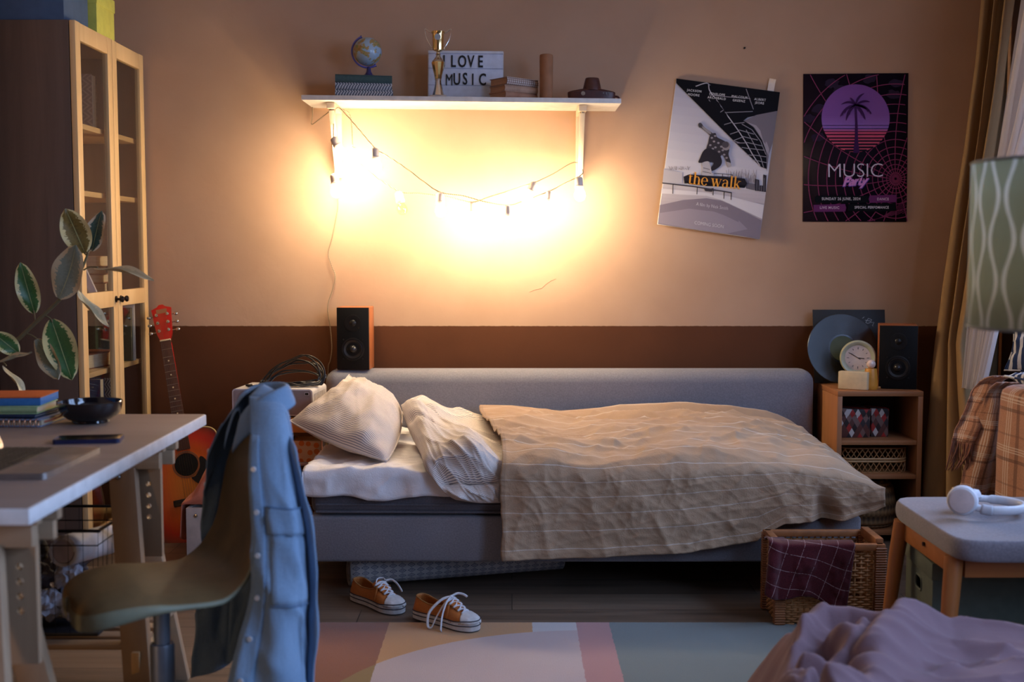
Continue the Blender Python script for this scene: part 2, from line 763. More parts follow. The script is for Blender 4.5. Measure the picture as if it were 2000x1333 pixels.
# hairline crack in the plaster
pts = [(1034, 571), (1046, 566), (1058, 564), (1066, 556), (1076, 549), (1086, 545)]
o = MB().tube([at(a, b, YB - .0004) for a, b in pts], .0009, 4, flat=1).build('trim_1', plain('crack_shadow', (150, 112, 88), .9))
o['kind'] = 'structure'

# ================================================================== rug
t = NT('abstract_rug')
co = t.coord('Object')
x, y, z = t.sep(co)
wob = t.math('MULTIPLY', t.math('SUBTRACT', t.noise(co, 45, 2), 0.5), 0.008)
xx = t.math('ADD', x, wob)
n = t.noise(co, 320, 2, 0.6)
n2 = t.noise(co, 5, 3)
BROWN, TAN, PINK, WHITE, ROSE, TEAL, MUST = [lin(q) for q in ((150, 88, 42), (200, 150, 90), (198, 180, 178), (204, 202, 202), (184, 138, 136), (116, 126, 124), (152, 122, 62))]


def gt(v, k):
    return t.math('GREATER_THAN', v, k)


c = t.mix(gt(xx, -.39), BROWN, TAN)
c = t.mix(gt(xx, .064), c, WHITE)
dx = t.math('SUBTRACT', xx, .22)
dy = t.math('SUBTRACT', y, 2.88)
r2 = t.math('ADD', t.math('MULTIPLY', dx, dx), t.math('MULTIPLY', dy, dy))
inside = t.math('LESS_THAN', r2, .762 ** 2)
c = t.mix(inside, c, t.mix(gt(xx, -.39), MUST, PINK))
c = t.mix(gt(xx, .203), c, ROSE)
c = t.mix(gt(xx, .308), c, TEAL)
c = t.mix(gt(xx, 1.02), c, t.mix(gt(y, 3.0), TAN, WHITE))
mixn = t.math('ADD', t.math('MULTIPLY', n, 0.5), t.math('MULTIPLY', n2, 0.4))
dark = t.mix(0.22, c, lin((60, 50, 46)))
c = t.mix(mixn, dark, c)
M_rug = t.done(t.bsdf(c, 0.95, 0, t.bump(n, 0.5, 0.003), 0.1, 0.2))
o = MB().span((-.66, 2.93, 0.0), (1.04, 3.725, .009), .003).build('area_rug', M_rug)
tag(o, 'low-pile rug with tan, brown, pink, rose and grey-green blocks lying before the bed', 'rug')

# ================================================================== bed
BX0, BX1, BYF, HBY = -.70, 1.20, 4.02, 5.03
M_uph = fabric('grey_upholstery', (118, 115, 121), (140, 137, 142), 700, .95, .3, .2)
M_matt = fabric('grey_mattress_cover', (84, 82, 88), (104, 100, 106), 700, .95, .3, .2)
bed = thing('bed', 'long low grey upholstered bed with a full-length padded headboard against the back wall', 'bed', ((BX0 + BX1) / 2, 4.5, 0))
MB().span((-.797, HBY, .09), (1.289, 5.185, .684), .055, 5).build('headboard', M_uph, bed, True)
MB().span((BX0 + .005, BYF, .124), (BX1 - .005, HBY - .005, .283), .012, 3).build('bed_base', M_uph, bed, True)
mb = MB()


def matt(u, v):
    pass


mb.span((BX0 + .01, BYF + .004, .285), (BX1 - .01, HBY - .006, .428), .035, 4)
mat_o = mb.build('mattress', M_matt, bed, True)
mb = MB()
for zz in (.300, .325):
    mb.tube([(BX0 + .03, BYF + .003, zz), (0, BYF + .001, zz - .002), (BX1 - .03, BYF + .003, zz)], .004, 6)
mb.build('piping', M_matt, mat_o, False).matrix_basis = Matrix.Translation(-V(bed.location))
for lx, ly in ((BX0 + .12, BYF + .36), (BX1 - .12, BYF + .36), (BX0 + .12, HBY - .1), (BX1 - .12, HBY - .1)):
    MB().cyl((lx, ly, 0), (lx, ly, .126), .022, .03).build('leg', plain('dark_leg', (40, 32, 28), .5), bed, True)

# ---- fitted white sheet
def clothmat(name, c, rough=0.9, sheen=0.1, stripe=None, stripe_col=None, thick=0.25, fine=220.0, axis=0, crease=0.3):
    t = NT(name)
    co = t.coord('Object')
    n1 = t.noise(co, fine, 2, 0.6)
    n2 = t.noise(co, 4, 3)
    n3 = t.noise(co, 26, 4, 0.6, 1.2)
    c = lin(c)
    col = t.ramp(n2, [(0.3, tuple(q * .93 for q in c[:3]) + (1,)), (0.7, tuple(min(1, q * 1.04) for q in c[:3]) + (1,))])
    if stripe:
        uv = t.sep(t.coord('UV'))
        s = t.math('FRACT', t.math('MULTIPLY', uv[axis], stripe))
        col = t.mix(t.math('LESS_THAN', s, thick), col, lin(stripe_col))
    h = t.math('ADD', t.math('MULTIPLY', n1, 0.25), t.math('MULTIPLY', n3, crease))
    return t.done(t.bsdf(col, rough, 0, t.bump(h, 0.5, 0.006), 0.2, sheen))


M_sheet = clothmat('white_cotton', (232, 226, 226), crease=0.5)
SH_TOP = .4465


def sheet(u, v):
    # u: along x from the hanging left end, v: from the headboard to the hanging front hem
    x = lerp(-.785, .12, u)
    d = lerp(0, 1.098 + .008 * sin(x * 11) + .006 * sin(x * 27 + 1), v)
    y = 5.02 - d
    dropx = max(0, BX0 - .006 - x)
    fr = BYF - .004
    dropy = max(0, fr - y)
    w = .008 * fbm(x * 7, y * 5, 1.3) + .010 * (ridge(x * 5 + y * 3.2, y * 1.2 - x, 4.0) - .8)
    w += .006 * (ridge(x * 2.0 + y * 9, x * 6, 9.0) - .7)
    w += .010 * crease(x, y, 70, 9, 2.0, 2.4) + .007 * crease(x, y, 25, 13, 3.0, 7.4) - .004
    w = max(-.012, w)
    drop = max(dropx, dropy)
    rr = .022
    z = SH_TOP + w - .022 * sstep(-.03, .02, drop) * (1 if drop > 0 else 0)
    X, Y = x, y
    if drop > 0:
        z = SH_TOP + w * exp(-drop * 30) - rr * min(1, drop / rr) * .4 - max(0, drop - .01)
        bul = .008 * sin(x * 21 + 2 * fbm(x * 4, 0, 2)) * min(1, drop / .06) + .012 * min(1, drop / .02) + .010 * fbm(x * 9, drop * 8, 5) * min(1, drop / .05)
        if dropy > 0:
            bul += .012 * crease(x, z * 1.5, 75, 10, 3, 3.3) * min(1, drop / .03)
            Y = fr - max(.0015, bul * (1 - 1.0 * sstep(-.36, -.26, x)))
        if dropx > 0:
            X = BX0 - .006 - .004 - .010 * abs(fbm(y * 9, drop * 8, 7))
    return (X, Y, z)


o = MB().grid(sheet, 110, 110).build('bed_sheet', M_sheet, solid=.003, angle=180, offset=1)
tag(o, 'rumpled white cotton sheet over the head end of the mattress', 'sheet')

# ---- pillow
M_tick = clothmat('ticking_pillow', (236, 220, 206), stripe=92, stripe_col=(152, 143, 146), thick=.40, axis=0)


def cushion(mb, T, L, B, R, th, n=40, pinch=.10, seed=0.0, wr=.012, sag=0.0, back=1.0, taper=0.0):
    """a stuffed square pillow between four corner points"""
    T, L, B, R = V(T), V(L), V(B), V(R)
    N = (R - L).cross(T - B).normalized()

    def P(u, v, side):
        a, b = 2 * u - 1, 2 * v - 1
        # edges curve inward between the corners
        pa = pinch if a < 0 or not taper else .05
        pb = pinch if b > 0 or not taper else .07
        pu = u + (-a) * pa * (1 - b * b) * abs(a) ** 2
        pv = v + (-b) * pb * (1 - a * a) * abs(b) ** 2
        q = (L * (1 - pu) + T * pu) * (1 - pv) + (B * (1 - pu) + R * pu) * pv
        k = max(0.0, (1 - a ** 2) * (1 - b ** 2))
        h = th * .5 * k ** .5 * (1 - taper * (u * (1 - v)) ** 2)
        e = min(1.0, k * 6)
        w = wr * (fbm(u * 3 + seed, v * 3, side * 3.0, 4) + .9 * (ridge(u * 4 + v * 2.6 + seed, v * 1.7 - u, seed + side) - .75)) * e
        w += wr * .6 * sin((u - v) * 19 + 4 * fbm(u * 2, v * 2, seed)) * (1 - min(1, k * 2.2)) * e
        w += wr * (.55 * crease(u, v, 40, 4.5, 1.2, seed + side) + .4 * crease(u, v, -35, 6, 1.6, seed + 3 + side) - .3) * e
        q = q + N * side * (h + w) * (1 if side > 0 else back)
        return q - V((0, 0, sag)) * k

    hw = ((R - L).length + (B - T).length) / 4
    arc, acc_ = [(0.0, 0.0)], 0.0
    for i in range(1, 81):                        # cloth length from the seam, so printed stripes keep their pitch
        t0, t1 = (2 * (i - 1) / 80 - 1), (2 * i / 80 - 1)
        dh = th * .5 * (max(0, 1 - t1 * t1) ** .5 - max(0, 1 - t0 * t0) ** .5)
        acc_ += sqrt((hw * (t1 - t0)) ** 2 + dh * dh)
        arc.append((i / 80, acc_))
    arc = [(a_, b_ / acc_) for a_, b_ in arc]
    mb.grid(lambda u, v: P(u, v, 1), n, n, uvf=lambda u, v: (interp(arc, u), interp(arc, v)))
    mb.grid(lambda u, v: P(1 - u, v, -1), n, n, uvf=lambda u, v: (interp(arc, 1 - u), interp(arc, v)))
    # piped seam round the edge
    e = [P(i / 20, 0, 1) for i in range(20)] + [P(1, i / 20, 1) for i in range(20)] + [P(1 - i / 20, 1, 1) for i in range(20)] + [P(0, 1 - i / 20, 1) for i in range(20)]
    mb.tube(e, .004, 6, closed=True)
    return N


mb = MB()
PT, PL, PB, PR = at(682, 733, 4.92), at(566, 823, 4.42), at(754, 901, 4.07), at(786, 806, 4.80)
cushion(mb, PT, PL, PB, PR, .250, 56, -.05, 3.1, .011, 0, .45, .75)
o = mb.build('pillow', M_tick, angle=180)
tag(o, 'plump finely striped beige pillow propped on its corner at the head of the bed', 'pillow')

# ---- duvet, bunched up behind the pillow and folded over
M_tick2 = clothmat('ticking_duvet', (236, 222, 208), stripe=104, stripe_col=(150, 142, 146), thick=.40, axis=1, crease=.35)


def curve(tbl):
    """smooth curve through (parameter, px, py, depth) samples"""
    def fn(t):
        for i in range(len(tbl) - 1):
            if t <= tbl[i + 1][0] or i == len(tbl) - 2:
                k = (t - tbl[i][0]) / (tbl[i + 1][0] - tbl[i][0])
                P0, P1, P2, P3 = (at(*tbl[max(0, min(len(tbl) - 1, j))][1:]) for j in (i - 1, i, i + 1, i + 2))
                return .5 * ((2 * P1) + (P2 - P0) * k + (2 * P0 - 5 * P1 + 4 * P2 - P3) * k * k + (3 * P1 - P0 - 3 * P2 + P3) * k ** 3)
    return fn


def coons(T, B, L, R):
    c00, c10, c01, c11 = T(0), T(1), B(0), B(1)

    def fn(u, v):
        return T(u) * (1 - v) + B(u) * v + L(v) * (1 - u) + R(v) * u - (c00 * (1 - u) * (1 - v) + c10 * u * (1 - v) + c01 * (1 - u) * v + c11 * u * v)
    return fn


# front fold of the duvet: top edge, bottom hem, left edge, right end under the bedspread
dT = curve([(0, 767, 792, 4.62), (.2, 795, 789, 4.66), (.36, 826, 800, 4.62), (.5, 858, 818, 4.56), (.72, 908, 832, 4.47), (1, 990, 850, 4.36)])
dL = curve([(0, 767, 792, 4.62), (.18, 780, 836, 4.50), (.36, 800, 878, 4.28), (.54, 826, 908, 4.03), (.70, 846, 936, 3.975), (.84, 868, 962, 3.975), (1, 890, 976, 3.985)])
dR = curve([(0, 990, 850, 4.36), (.3, 990, 872, 4.14), (.55, 988, 903, 4.01), (.72, 986, 932, 3.985), (.85, 986, 950, 3.985), (1, 984, 982, 3.99)])
dB = curve([(0, 890, 976, 3.985), (.5, 935, 982, 3.985), (1, 984, 982, 3.99)])
patch_ = coons(dT, dB, dL, dR)
DN = V((-.10, -.62, .76)).normalized()


def duvet(u, v):
    p = patch_(u, v)
    q = min(1, u * 4.5) ** .6 * (1 - sstep(.72, 1.0, u))
    bul = .088 * (sin(pi * min(1, v / .78)) ** .75 if v < .78 else 0) + .030 * (sin(pi * (v - .78) / .22) if v > .78 else 0)
    # soft folds radiating from the gathered left edge
    fo_ = .016 * sin(7.5 * v + 5.0 * u + 1.6 * fbm(u * 2, v * 2, 1.1)) + .012 * crease(u, v, 38, 5.0, 1.1, 2.3) + .010 * crease(u, v, 8, 7.5, 1.6, 7.7) + .006 * crease(u, v, 70, 9, 2.5, 4.1) - .008
    tuck = -.018 * exp(-((v - .785 + .03 * u) / .022) ** 2) * sstep(.02, .25, u)
    roll = .022 * exp(-((v - .07) / .05) ** 2) * (1 - sstep(.30, .55, u)) - .030 * exp(-((v - .19 - .10 * u) / .035) ** 2) * (1 - sstep(.35, .6, u))
    d = bul * q + (fo_ * min(1, u * 6) * min(1, v * 9) * min(1, (1 - v) * 12)) + tuck * q + roll * min(1, u * 8)
    n_ = DN if v < .7 else DN.lerp(V((0, -1, .05)), sstep(.7, .85, v)).normalized()
    k = sstep(.66, .92, u)
    p = p + V((.034 * (1 - u) ** 3 * (1 - sstep(.35, .6, v)), .002 * k * sstep(.45, .6, v), -.034 * k * (1 - sstep(.5, .75, v))))
    return p + n_ * d


# back fold, rising to a soft peak against the pillow
eT = curve([(0, 778, 800, 4.80), (.18, 797, 781, 4.88), (.30, 820, 772, 4.92), (.42, 843, 784, 4.94), (.56, 872, 799, 4.945), (.8, 920, 799, 4.95), (1, 985, 806, 4.95)])
eB = curve([(0, 790, 830, 4.64), (.3, 826, 822, 4.66), (.6, 880, 838, 4.56), (1, 985, 858, 4.42)])
eL = curve([(0, 778, 800, 4.80), (1, 790, 830, 4.64)])
eR = curve([(0, 985, 806, 4.95), (1, 985, 858, 4.42)])
patch2 = coons(eT, eB, eL, eR)


def duvet_back(u, v):
    p = patch2(u, v)
    b = .030 * sin(pi * v) * (1 - .6 * u) + .012 * sin(pi * v) * sin(u * 14 + v * 3) + (.014 * crease(u, v, -30, 4, 1.2, 3.3) + .010 * crease(u, v, 40, 6, 1.4, 8.8) - .008) * min(1, v * 6) * min(1, u * 8)
    b -= .040 * sstep(.7, .95, u)
    p = p + V((.034 * (1 - u) ** 3, 0, 0))
    if v < .12:
        p = p - V((0, 0, .045 * (1 - v / .12) ** 2))
    q_ = p + V((-.1, -.3, .95)) * b
    q_.z = max(q_.z, .466)
    return q_


dm = MB()
dm.grid(duvet, 90, 130)
dm.grid(duvet_back, 70, 50, uvf=lambda u, v: (u, v * .45))
o = dm.build('duvet', M_tick2, angle=180, solid=.004, offset=0)
tag(o, 'bunched striped beige duvet folded over beside the pillow', 'duvet')

# ---- bedspread
t = NT('tan_bedspread')
co = t.coord('Object')
uv = t.sep(t.coord('UV'))
n1 = t.noise(co, 240, 2, 0.6)
n2 = t.noise(co, 3.0, 4)
n3 = t.noise(co, 17, 5, 0.62, 1.4)
base = t.ramp(n2, [(0.3, lin((164, 134, 106))), (0.7, lin((176, 147, 119)))])
# thin paler pin lines at uneven spacing across the width
v = t.math('MULTIPLY', uv[1], 15.0)
s = t.math('FRACT', v)
line = t.math('LESS_THAN', t.math('ABSOLUTE', t.math('SUBTRACT', s, .5)), .026)
u2 = t.math('FRACT', t.math('MULTIPLY', uv[0], 42.0))
base = t.mix(t.math('MULTIPLY', line, .38), base, lin((226, 216, 204)))
hem = t.math('GREATER_THAN', t.math('ABSOLUTE', t.math('SUBTRACT', uv[0], .5)), .489)
base = t.mix(t.math('MULTIPLY', hem, .35), base, lin((120, 98, 80)))
h = t.math('ADD', t.math('MULTIPLY', n1, 0.2), t.math('MULTIPLY', n3, 0.75))
M_spread = t.done(t.bsdf(base, 0.88, 0, t.bump(h, 0.55, 0.008), 0.2, 0.15))


def spread(u, v):
    # u: left edge -> right end, v: back edge -> front hem; bowed left edge
    x = lerp(lerp(-.135, -.035, sstep(.05, .55, v)), 1.265, u)
    hem_z = interp([(-.1, .150), (.25, .160), (.6, .180), (.82, .218), (.90, .280), (1.0, .286), (1.1, .288), (1.2, .312), (1.27, .340)], x)
    topz = interp([(-.15, .520), (0, .512), (.25, .500), (.5, .512), (.8, .520), (.95, .500), (1.1, .470), (1.2, .440), (1.27, .415)], x)
    backz = interp([(-.15, .545), (0, .545), (.2, .525), (.45, .540), (.72, .552), (.9, .540), (1.05, .515), (1.2, .462), (1.27, .436)], x)
    vt = .56                                      # part of the length lying on top
    yb, yf = 4.955 - .02 * sin(x * 9), 4.06
    if v < vt:
        k = v / vt
        y = lerp(yb, yf, k)
        z = lerp(backz, topz, sstep(0, 1, k)) + .012 * sin(pi * k)
        # soft valley running off the folded back edge, and the rolled back hem
        z -= .040 * exp(-((k - .20 - .26 * (x - .1)) / .07) ** 2) * sstep(.12, .3, x) * (1 - sstep(.5, .85, x))
        z -= .034 * exp(-((k - .13) / .04) ** 2) * sstep(.30, .5, x) * (1 - .5 * sstep(1.0, 1.2, x))
        z += .012 * exp(-((k - .055) / .03) ** 2) * sstep(.25, .5, x)
    else:
        k = (v - vt) / (1 - vt)
        L = topz - hem_z
        a = min(1.0, k / .30)
        y = yf - (yf - 3.950) * sin(a * pi / 2) - .012 * max(0, k - .3)
        z = topz - L * (k ** 1.45 * .55 + k * .45)
        bulge = interp([(-.1, .0), (.5, .01), (.75, .018), (.85, .010), (1.0, .012), (1.15, .015), (1.27, .01)], x)
        y -= bulge * sin(min(1, k * 1.15) * pi) ** .8
    e = sstep(0, .06, v) * min(1, 6 * v + .2)
    g = sstep(.48, .70, v)
    # slack waves and crisp creases on top
    ft = .014 * fbm(x * 4.2, y * 6, 3.3, 4) + .013 * crease(x, y, 14, 7, 1.8, 1.7) + .010 * crease(x, y, -28, 9, 2.2, 5.1) + .006 * crease(x, y, 60, 12, 3.5, 8.3) - .010
    # creases that run down the hanging front
    s_ = z * 1.6
    fh = .007 * crease(x, s_, 104, 6.5, 1.3, 2.2) + .006 * crease(x, s_, 62, 8, 1.8, 6.2) + .003 * crease(x, s_, 20, 16, 3.6, 9.4) + .004 * crease(x, s_, 84, 15, 3.4, 4.6) + .002 * crease(x, s_, 130, 24, 6, 1.1) - .006
    fh += .010 * fbm(x * 5, z * 5, 2.7) + .010 * sin(x * 15 + 2.5 * fbm(x * 3, z * 3, 8)) * (.15 + .85 * sstep(.6, 1.15, x)) * sstep(.6, 1, v)
    # a soft irregular shoulder where the top turns over
    z += .016 * (fbm(x * 6, y * 3, 11.0) + .4 * sin(x * 13)) * exp(-((v - .55) / .09) ** 2)
    z += ft * e * (1 - g)
    y -= (ft * .3 + fh) * g
    d = x - 1.045                                 # deep gathered tuck near the foot end
    y += .050 * exp(-(d / .028) ** 2) * sstep(.74, .95, v)
    y -= .012 * exp(-((d - .05) / .03) ** 2) * sstep(.74, .95, v)
    x += .02 * g * fbm(x * 6, z * 6, 12.0)
    q = sstep(1.10, 1.265, x)
    z -= .055 * q * q * (1 - g)
    return (x, y, z)


o = MB().grid(spread, 230, 190).build('bedspread', M_spread, angle=180, solid=.004, offset=1)
tag(o, 'tan bedspread with thin pale lines hanging over the front of the bed', 'bedspread')

# ---- rolled patterned rug pushed under the bed
t = NT('diamond_rug_weave')
uv = t.sep(t.coord('UV'))
a = t.math('MULTIPLY', uv[1], 24.0)
b = t.math('MULTIPLY', uv[0], 21.0)
p = t.math('ABSOLUTE', t.math('SUBTRACT', t.math('FRACT', a), .5))
q = t.math('ABSOLUTE', t.math('SUBTRACT', t.math('FRACT', b), .5))
s = t.math('ADD', p, q)
ring1 = t.math('LESS_THAN', t.math('ABSOLUTE', t.math('SUBTRACT', s, .38)), .07)
ring2 = t.math('LESS_THAN', t.math('ABSOLUTE', t.math('SUBTRACT', s, .14)), .05)
m = t.math('MAXIMUM', ring1, ring2)
n = t.noise(t.coord('Object'), 200, 2)
c = t.mix(t.math('MULTIPLY', m, t.math('ADD', .6, t.math('MULTIPLY', n, .5))), lin((186, 182, 180)), lin((92, 96, 116)))
M_roll = t.done(t.bsdf(c, .95, 0, t.bump(n, .4, .003), .1))
M_rollb = fabric('rug_backing', (150, 144, 138), (172, 166, 160), 400)
roll = thing('rolled_rug', 'rolled-up grey rug with a small diamond pattern lying under the bed', 'rug', (-.2, 4.25, 0))
A, B = V((-.575, 4.14, .061)), V((.18, 4.36, .061))


def rollf(u, v):
    p = A.lerp(B, v)
    ax = (B - A).normalized()
    e1 = V((0, 0, 1))
    e2 = ax.cross(e1).normalized()
    th = u * 2 * pi * 2.6 + pi * 1.35
    r = .016 + .038 * u
    if u > .9:
        r += (u - .9) * .05
    return p + e1 * (r * sin(th)) + e2 * (r * cos(th) * 1.1)


MB().grid(rollf, 110, 16, uvf=lambda u, v: (u * 2.2, v)).build('rolled_pile', M_roll, roll, True, angle=180, solid=.006, offset=0)
MB().grid(lambda u, v: rollf(u, -.004 + v * .010) + (rollf(u, .5) - A.lerp(B, .5)).normalized() * .0005, 110, 1).build('binding', M_rollb, roll, True, angle=180, solid=.003, offset=0)
# ================================================================== wall shelf and what stands on it
M_shelf = plain('shelf_white', (222, 214, 204), .45)
M_pine = wood('pale_pine', (214, 190, 156), (230, 208, 176), 'z', 1, .5)
SHY, SHZ = 4.92, 1.803
TILT = .0112          # the board hangs a little lower at its far end


def shz(x):
    return SHZ + .020 - (x + .857) * TILT


SHM = Matrix.Rotation(TILT, 3, 'Y')
shelf = thing('wall_shelf', 'long white wall shelf on two wooden brackets above the bed', 'shelf', (-.205, 5.06, SHZ - .3))
MB().box((-.2065, (SHY + YB) / 2, SHZ + .010 - .651 * TILT), (1.303, YB - SHY, .020), SHM, .0015).build('shelf_board', M_shelf, shelf, True)
for bx in (-.747, .291):
    zb = shz(bx) - .0205
    br = MB()
    br.span((bx - .0165, SHY + .05, zb - .026), (bx + .0165, YB - .002, zb - .001), .002)
    br.span((bx - .0165, YB - .026, zb - .30), (bx + .0165, YB - .001, zb - .02), .002)
    br.bar((bx, SHY + .085, zb - .024), (bx, YB - .03, zb - .285), .033, .022, .002, up=(1, 0, 0))
    b = br.build('bracket', M_pine, shelf, True)
    MB().cyl(V((bx, SHY + .075, zb - .026)) - V(shelf.location), V((bx, SHY + .075, zb - .032)) - V(shelf.location), .005, .003, 10).build('screw', plain('bare_steel', (150, 146, 140), .35, .9), b)


def book(name, label, w, h, d, cover, pages, loc, rz, group=None, cat='book', spine_r=True, base=None, grooves=True, rot=None, over=.004):
    """closed hardback lying flat: spine along the local -y side (length w along x), d deep, h thick"""
    r = thing(name, label, cat, loc, rz, group, rot)
    t_ = .0032
    c = MB()
    c.span((-w / 2, -d / 2, 0), (w / 2, d / 2, t_), .0012)
    c.span((-w / 2, -d / 2, h - t_), (w / 2, d / 2, h), .0012)
    # rounded spine
    sp = [(-d / 2 + .004 - .006 * sin(pi * k / 8) - .0005, h * k / 8) for k in range(9)]
    inn = [(y + .004, min(max(z, .0005), h - .0005)) for y, z in reversed(sp)]
    poly = sp + inn
    M = Matrix(((0, 0, 1, -w / 2), (1, 0, 0, 0), (0, 1, 0, 0), (0, 0, 0, 1)))
    c.prism(poly, w, M)
    c.build('cover', cover, r)
    p = MB()
    p.span((-w / 2 + over, -d / 2 + .005, t_), (w / 2 - over, d / 2 - over, h - t_))
    p.build('pages', pages, r, smooth=False)
    return r


def pages_mat(name, c):
    t = NT(name)
    z = t.sep(t.coord('Object'))[2]
    n = t.n('ShaderNodeTexNoise')
    n.noise_dimensions = '1D'
    t.t.links.new(z, n.inputs['W'])
    n.inputs['Scale'].default_value = 900
    col = t.ramp(n.outputs[0], [(.3, lin(tuple(int(q * .72) for q in c))), (.6, lin(c))])
    return t.done(t.bsdf(col, .9))


M_page = pages_mat('cream_pages', (226, 208, 176))
M_pagew = pages_mat('white_pages', (228, 222, 212))


def herring(name, c0, c1, k=55.0):
    t = NT(name)
    x, y, z = t.sep(t.coord('Object'))
    zz = t.math('ABSOLUTE', t.math('SUBTRACT', t.math('FRACT', t.math('MULTIPLY', t.math('ADD', z, y), 24.0)), .5))
    s = t.math('FRACT', t.math('ADD', t.math('MULTIPLY', x, k * 1.6), t.math('MULTIPLY', zz, 2.4)))
    col = t.mix(t.math('LESS_THAN', s, .42), lin(c0), lin(c1))
    return t.done(t.bsdf(col, .7))


M_herr = herring('herringbone_cover', (84, 90, 100), (190, 188, 188))
M_teal = fabric('dark_teal_bookcloth', (58, 76, 74), (70, 88, 86), 600, .8, .15, 0)
sx = -.62
sb = [('teal cloth-bound book on top of the patterned pair under the globe', .0315, .232, M_teal, .0),
      ('grey herringbone-patterned book in the middle below the teal book', .028, .232, M_herr, .001),
      ('grey herringbone-patterned book at the bottom of the stack under the globe', .030, .236, M_herr, .004)]
zc = shz(sx)
for k in (2, 1, 0):
    lab, h, w, m, off = sb[k]
    book('shelf_book', lab, w, h - .0006, .165, m, M_page, (sx + off, 5.045 + .003 * k, zc), radians(9 + 1.5 * k), 'books stacked under the globe', rot=(0, TILT, radians(8 - 1.2 * k)))
    zc += h
GZ = zc

# globe
t = NT('globe_map')
co = t.coord('Object')
n = t.noise(co, 17, 6, .6, .5)
land = t.math('GREATER_THAN', n, .50)
n2 = t.noise(co, 60, 3)
lc = t.ramp(n2, [(.35, lin((146, 110, 60))), (.5, lin((170, 140, 86))), (.65, lin((108, 128, 74)))])
col = t.mix(land, lin((150, 172, 190)), lc)
M_globe = t.done(t.bsdf(col, .3, 0, None, .5, 0, .3))
M_violet = plain('violet_plastic', (92, 88, 160), .3)
M_navyp = plain('indigo_plastic', (44, 42, 96), .35)
GC = at(718, 101, 5.03)
gb = (GC.x + .004, 5.03, GZ)
globe = thing('globe', 'small desk globe on an indigo foot standing on the teal book', 'globe', gb)
GR = .0585
MB().ball(GC, GR, 32, 20).build('sphere', M_globe, globe, True, angle=180)
MB().lathe([(0, 0), (.037, 0), (.036, .004), (.018, .009), (.010, .022), (.007, .042), (.006, GC.z - GZ - GR - .012), (0, GC.z - GZ - GR - .011)], gb, 24).build('foot', M_navyp, globe, True)
mb = MB()
ax = radians(62)          # meridian half-ring from the tilted top pin round the left to the bottom pin


def arc(u, v):
    a = radians(112) + u * radians(190)
    rr = GR + .008 + .007 * (v if v < .5 else 1 - v) * 0
    ww = (v - .5) * .010
    return (GC.x + (GR + .010) * cos(a), GC.y + ww, GC.z + (GR + .010) * sin(a))


mb.grid(arc, 40, 2)
mb.build('meridian_ring', M_violet, globe, True, angle=180, solid=.007, offset=1)
for a in (radians(113), radians(300)):
    p = V((cos(a), 0, sin(a)))
    MB().cyl(GC + p * (GR - .002), GC + p * (GR + .013), .0025, .0025, 8).build('axis_pin', M_navyp, globe, True)

# trophy
M_gold = plain('polished_gold', (236, 202, 140), .13, 1.0, var=.02)
M_silver = plain('polished_silver', (214, 206, 196), .12, 1.0, var=.02)
M_marble = plain('pale_stone', (178, 166, 156), .35)
tx = at(856, 150, 4.985).x
tz = shz(tx)
tro = thing('trophy', 'slim gold trophy cup with two handles on a stone base in front of the lightbox', 'trophy', (tx, 4.985, tz))
k = 4.985 / FOC
MB().span((-.034, -.022, 0), (.034, .022, .012), .002).build('base', M_marble, tro)
MB().lathe([(0, .012), (11.7 * k, .0122), (11.2 * k, .016), (8.2 * k, .036), (6.2 * k, .058), (5.6 * k, .074), (6.6 * k, .0755), (6.6 * k, .0785), (0, .079)], (0, 0, 0), 12).build('pedestal', M_silver, tro, angle=25)
MB().lathe([(0, .0792), (6.2 * k, .0795), (6.6 * k, .082), (8.2 * k, .100), (11 * k, .124), (12.4 * k, .140), (12.9 * k, .1455), (12.4 * k, .1475), (0, .148)], (0, 0, 0), 12).build('column', M_gold, tro, angle=25)
MB().lathe([(0, .1482), (12 * k, .1484), (11.4 * k, .152), (8.6 * k, .158), (5.2 * k, .168), (3.8 * k, .1745), (5.2 * k, .178), (3.6 * k, .182), (3.4 * k, .188), (0, .189)], (0, 0, 0), 24).build('neck', M_silver, tro)
MB().lathe([(0, .189), (4.5 * k, .1892), (10 * k, .196), (10.6 * k, .205), (10.9 * k, .236), (11.2 * k, .259), (12.2 * k, .2655), (12.9 * k, .2705), (12.2 * k, .272), (11 * k, .268), (10 * k, .22), (4 * k, .197), (0, .196)], (0, 0, 0), 28).build('cup', M_gold, tro)
for s in (-1, 1):
    pts = [(s * 9.5 * k, 0, .203), (s * 12.5 * k, 0, .199), (s * 12.0 * k, 0, .206), (s * 15 * k, 0, .215), (s * 21 * k, 0, .238), (s * 24.5 * k, 0, .262), (s * 25 * k, 0, .281), (s * 22 * k, 0, .279), (s * 17 * k, 0, .270), (s * 12.2 * k, 0, .266)]
    MB().tube(spline(pts, 6), .0019, 8).build('handle', M_silver, tro)
MB().cyl((0, -10.5 * k - .0015, .246), (0, -11.8 * k - .002, .246), .0125, .0125, 24).build('medallion', plain('dull_silver', (176, 180, 184), .4, .5), tro)

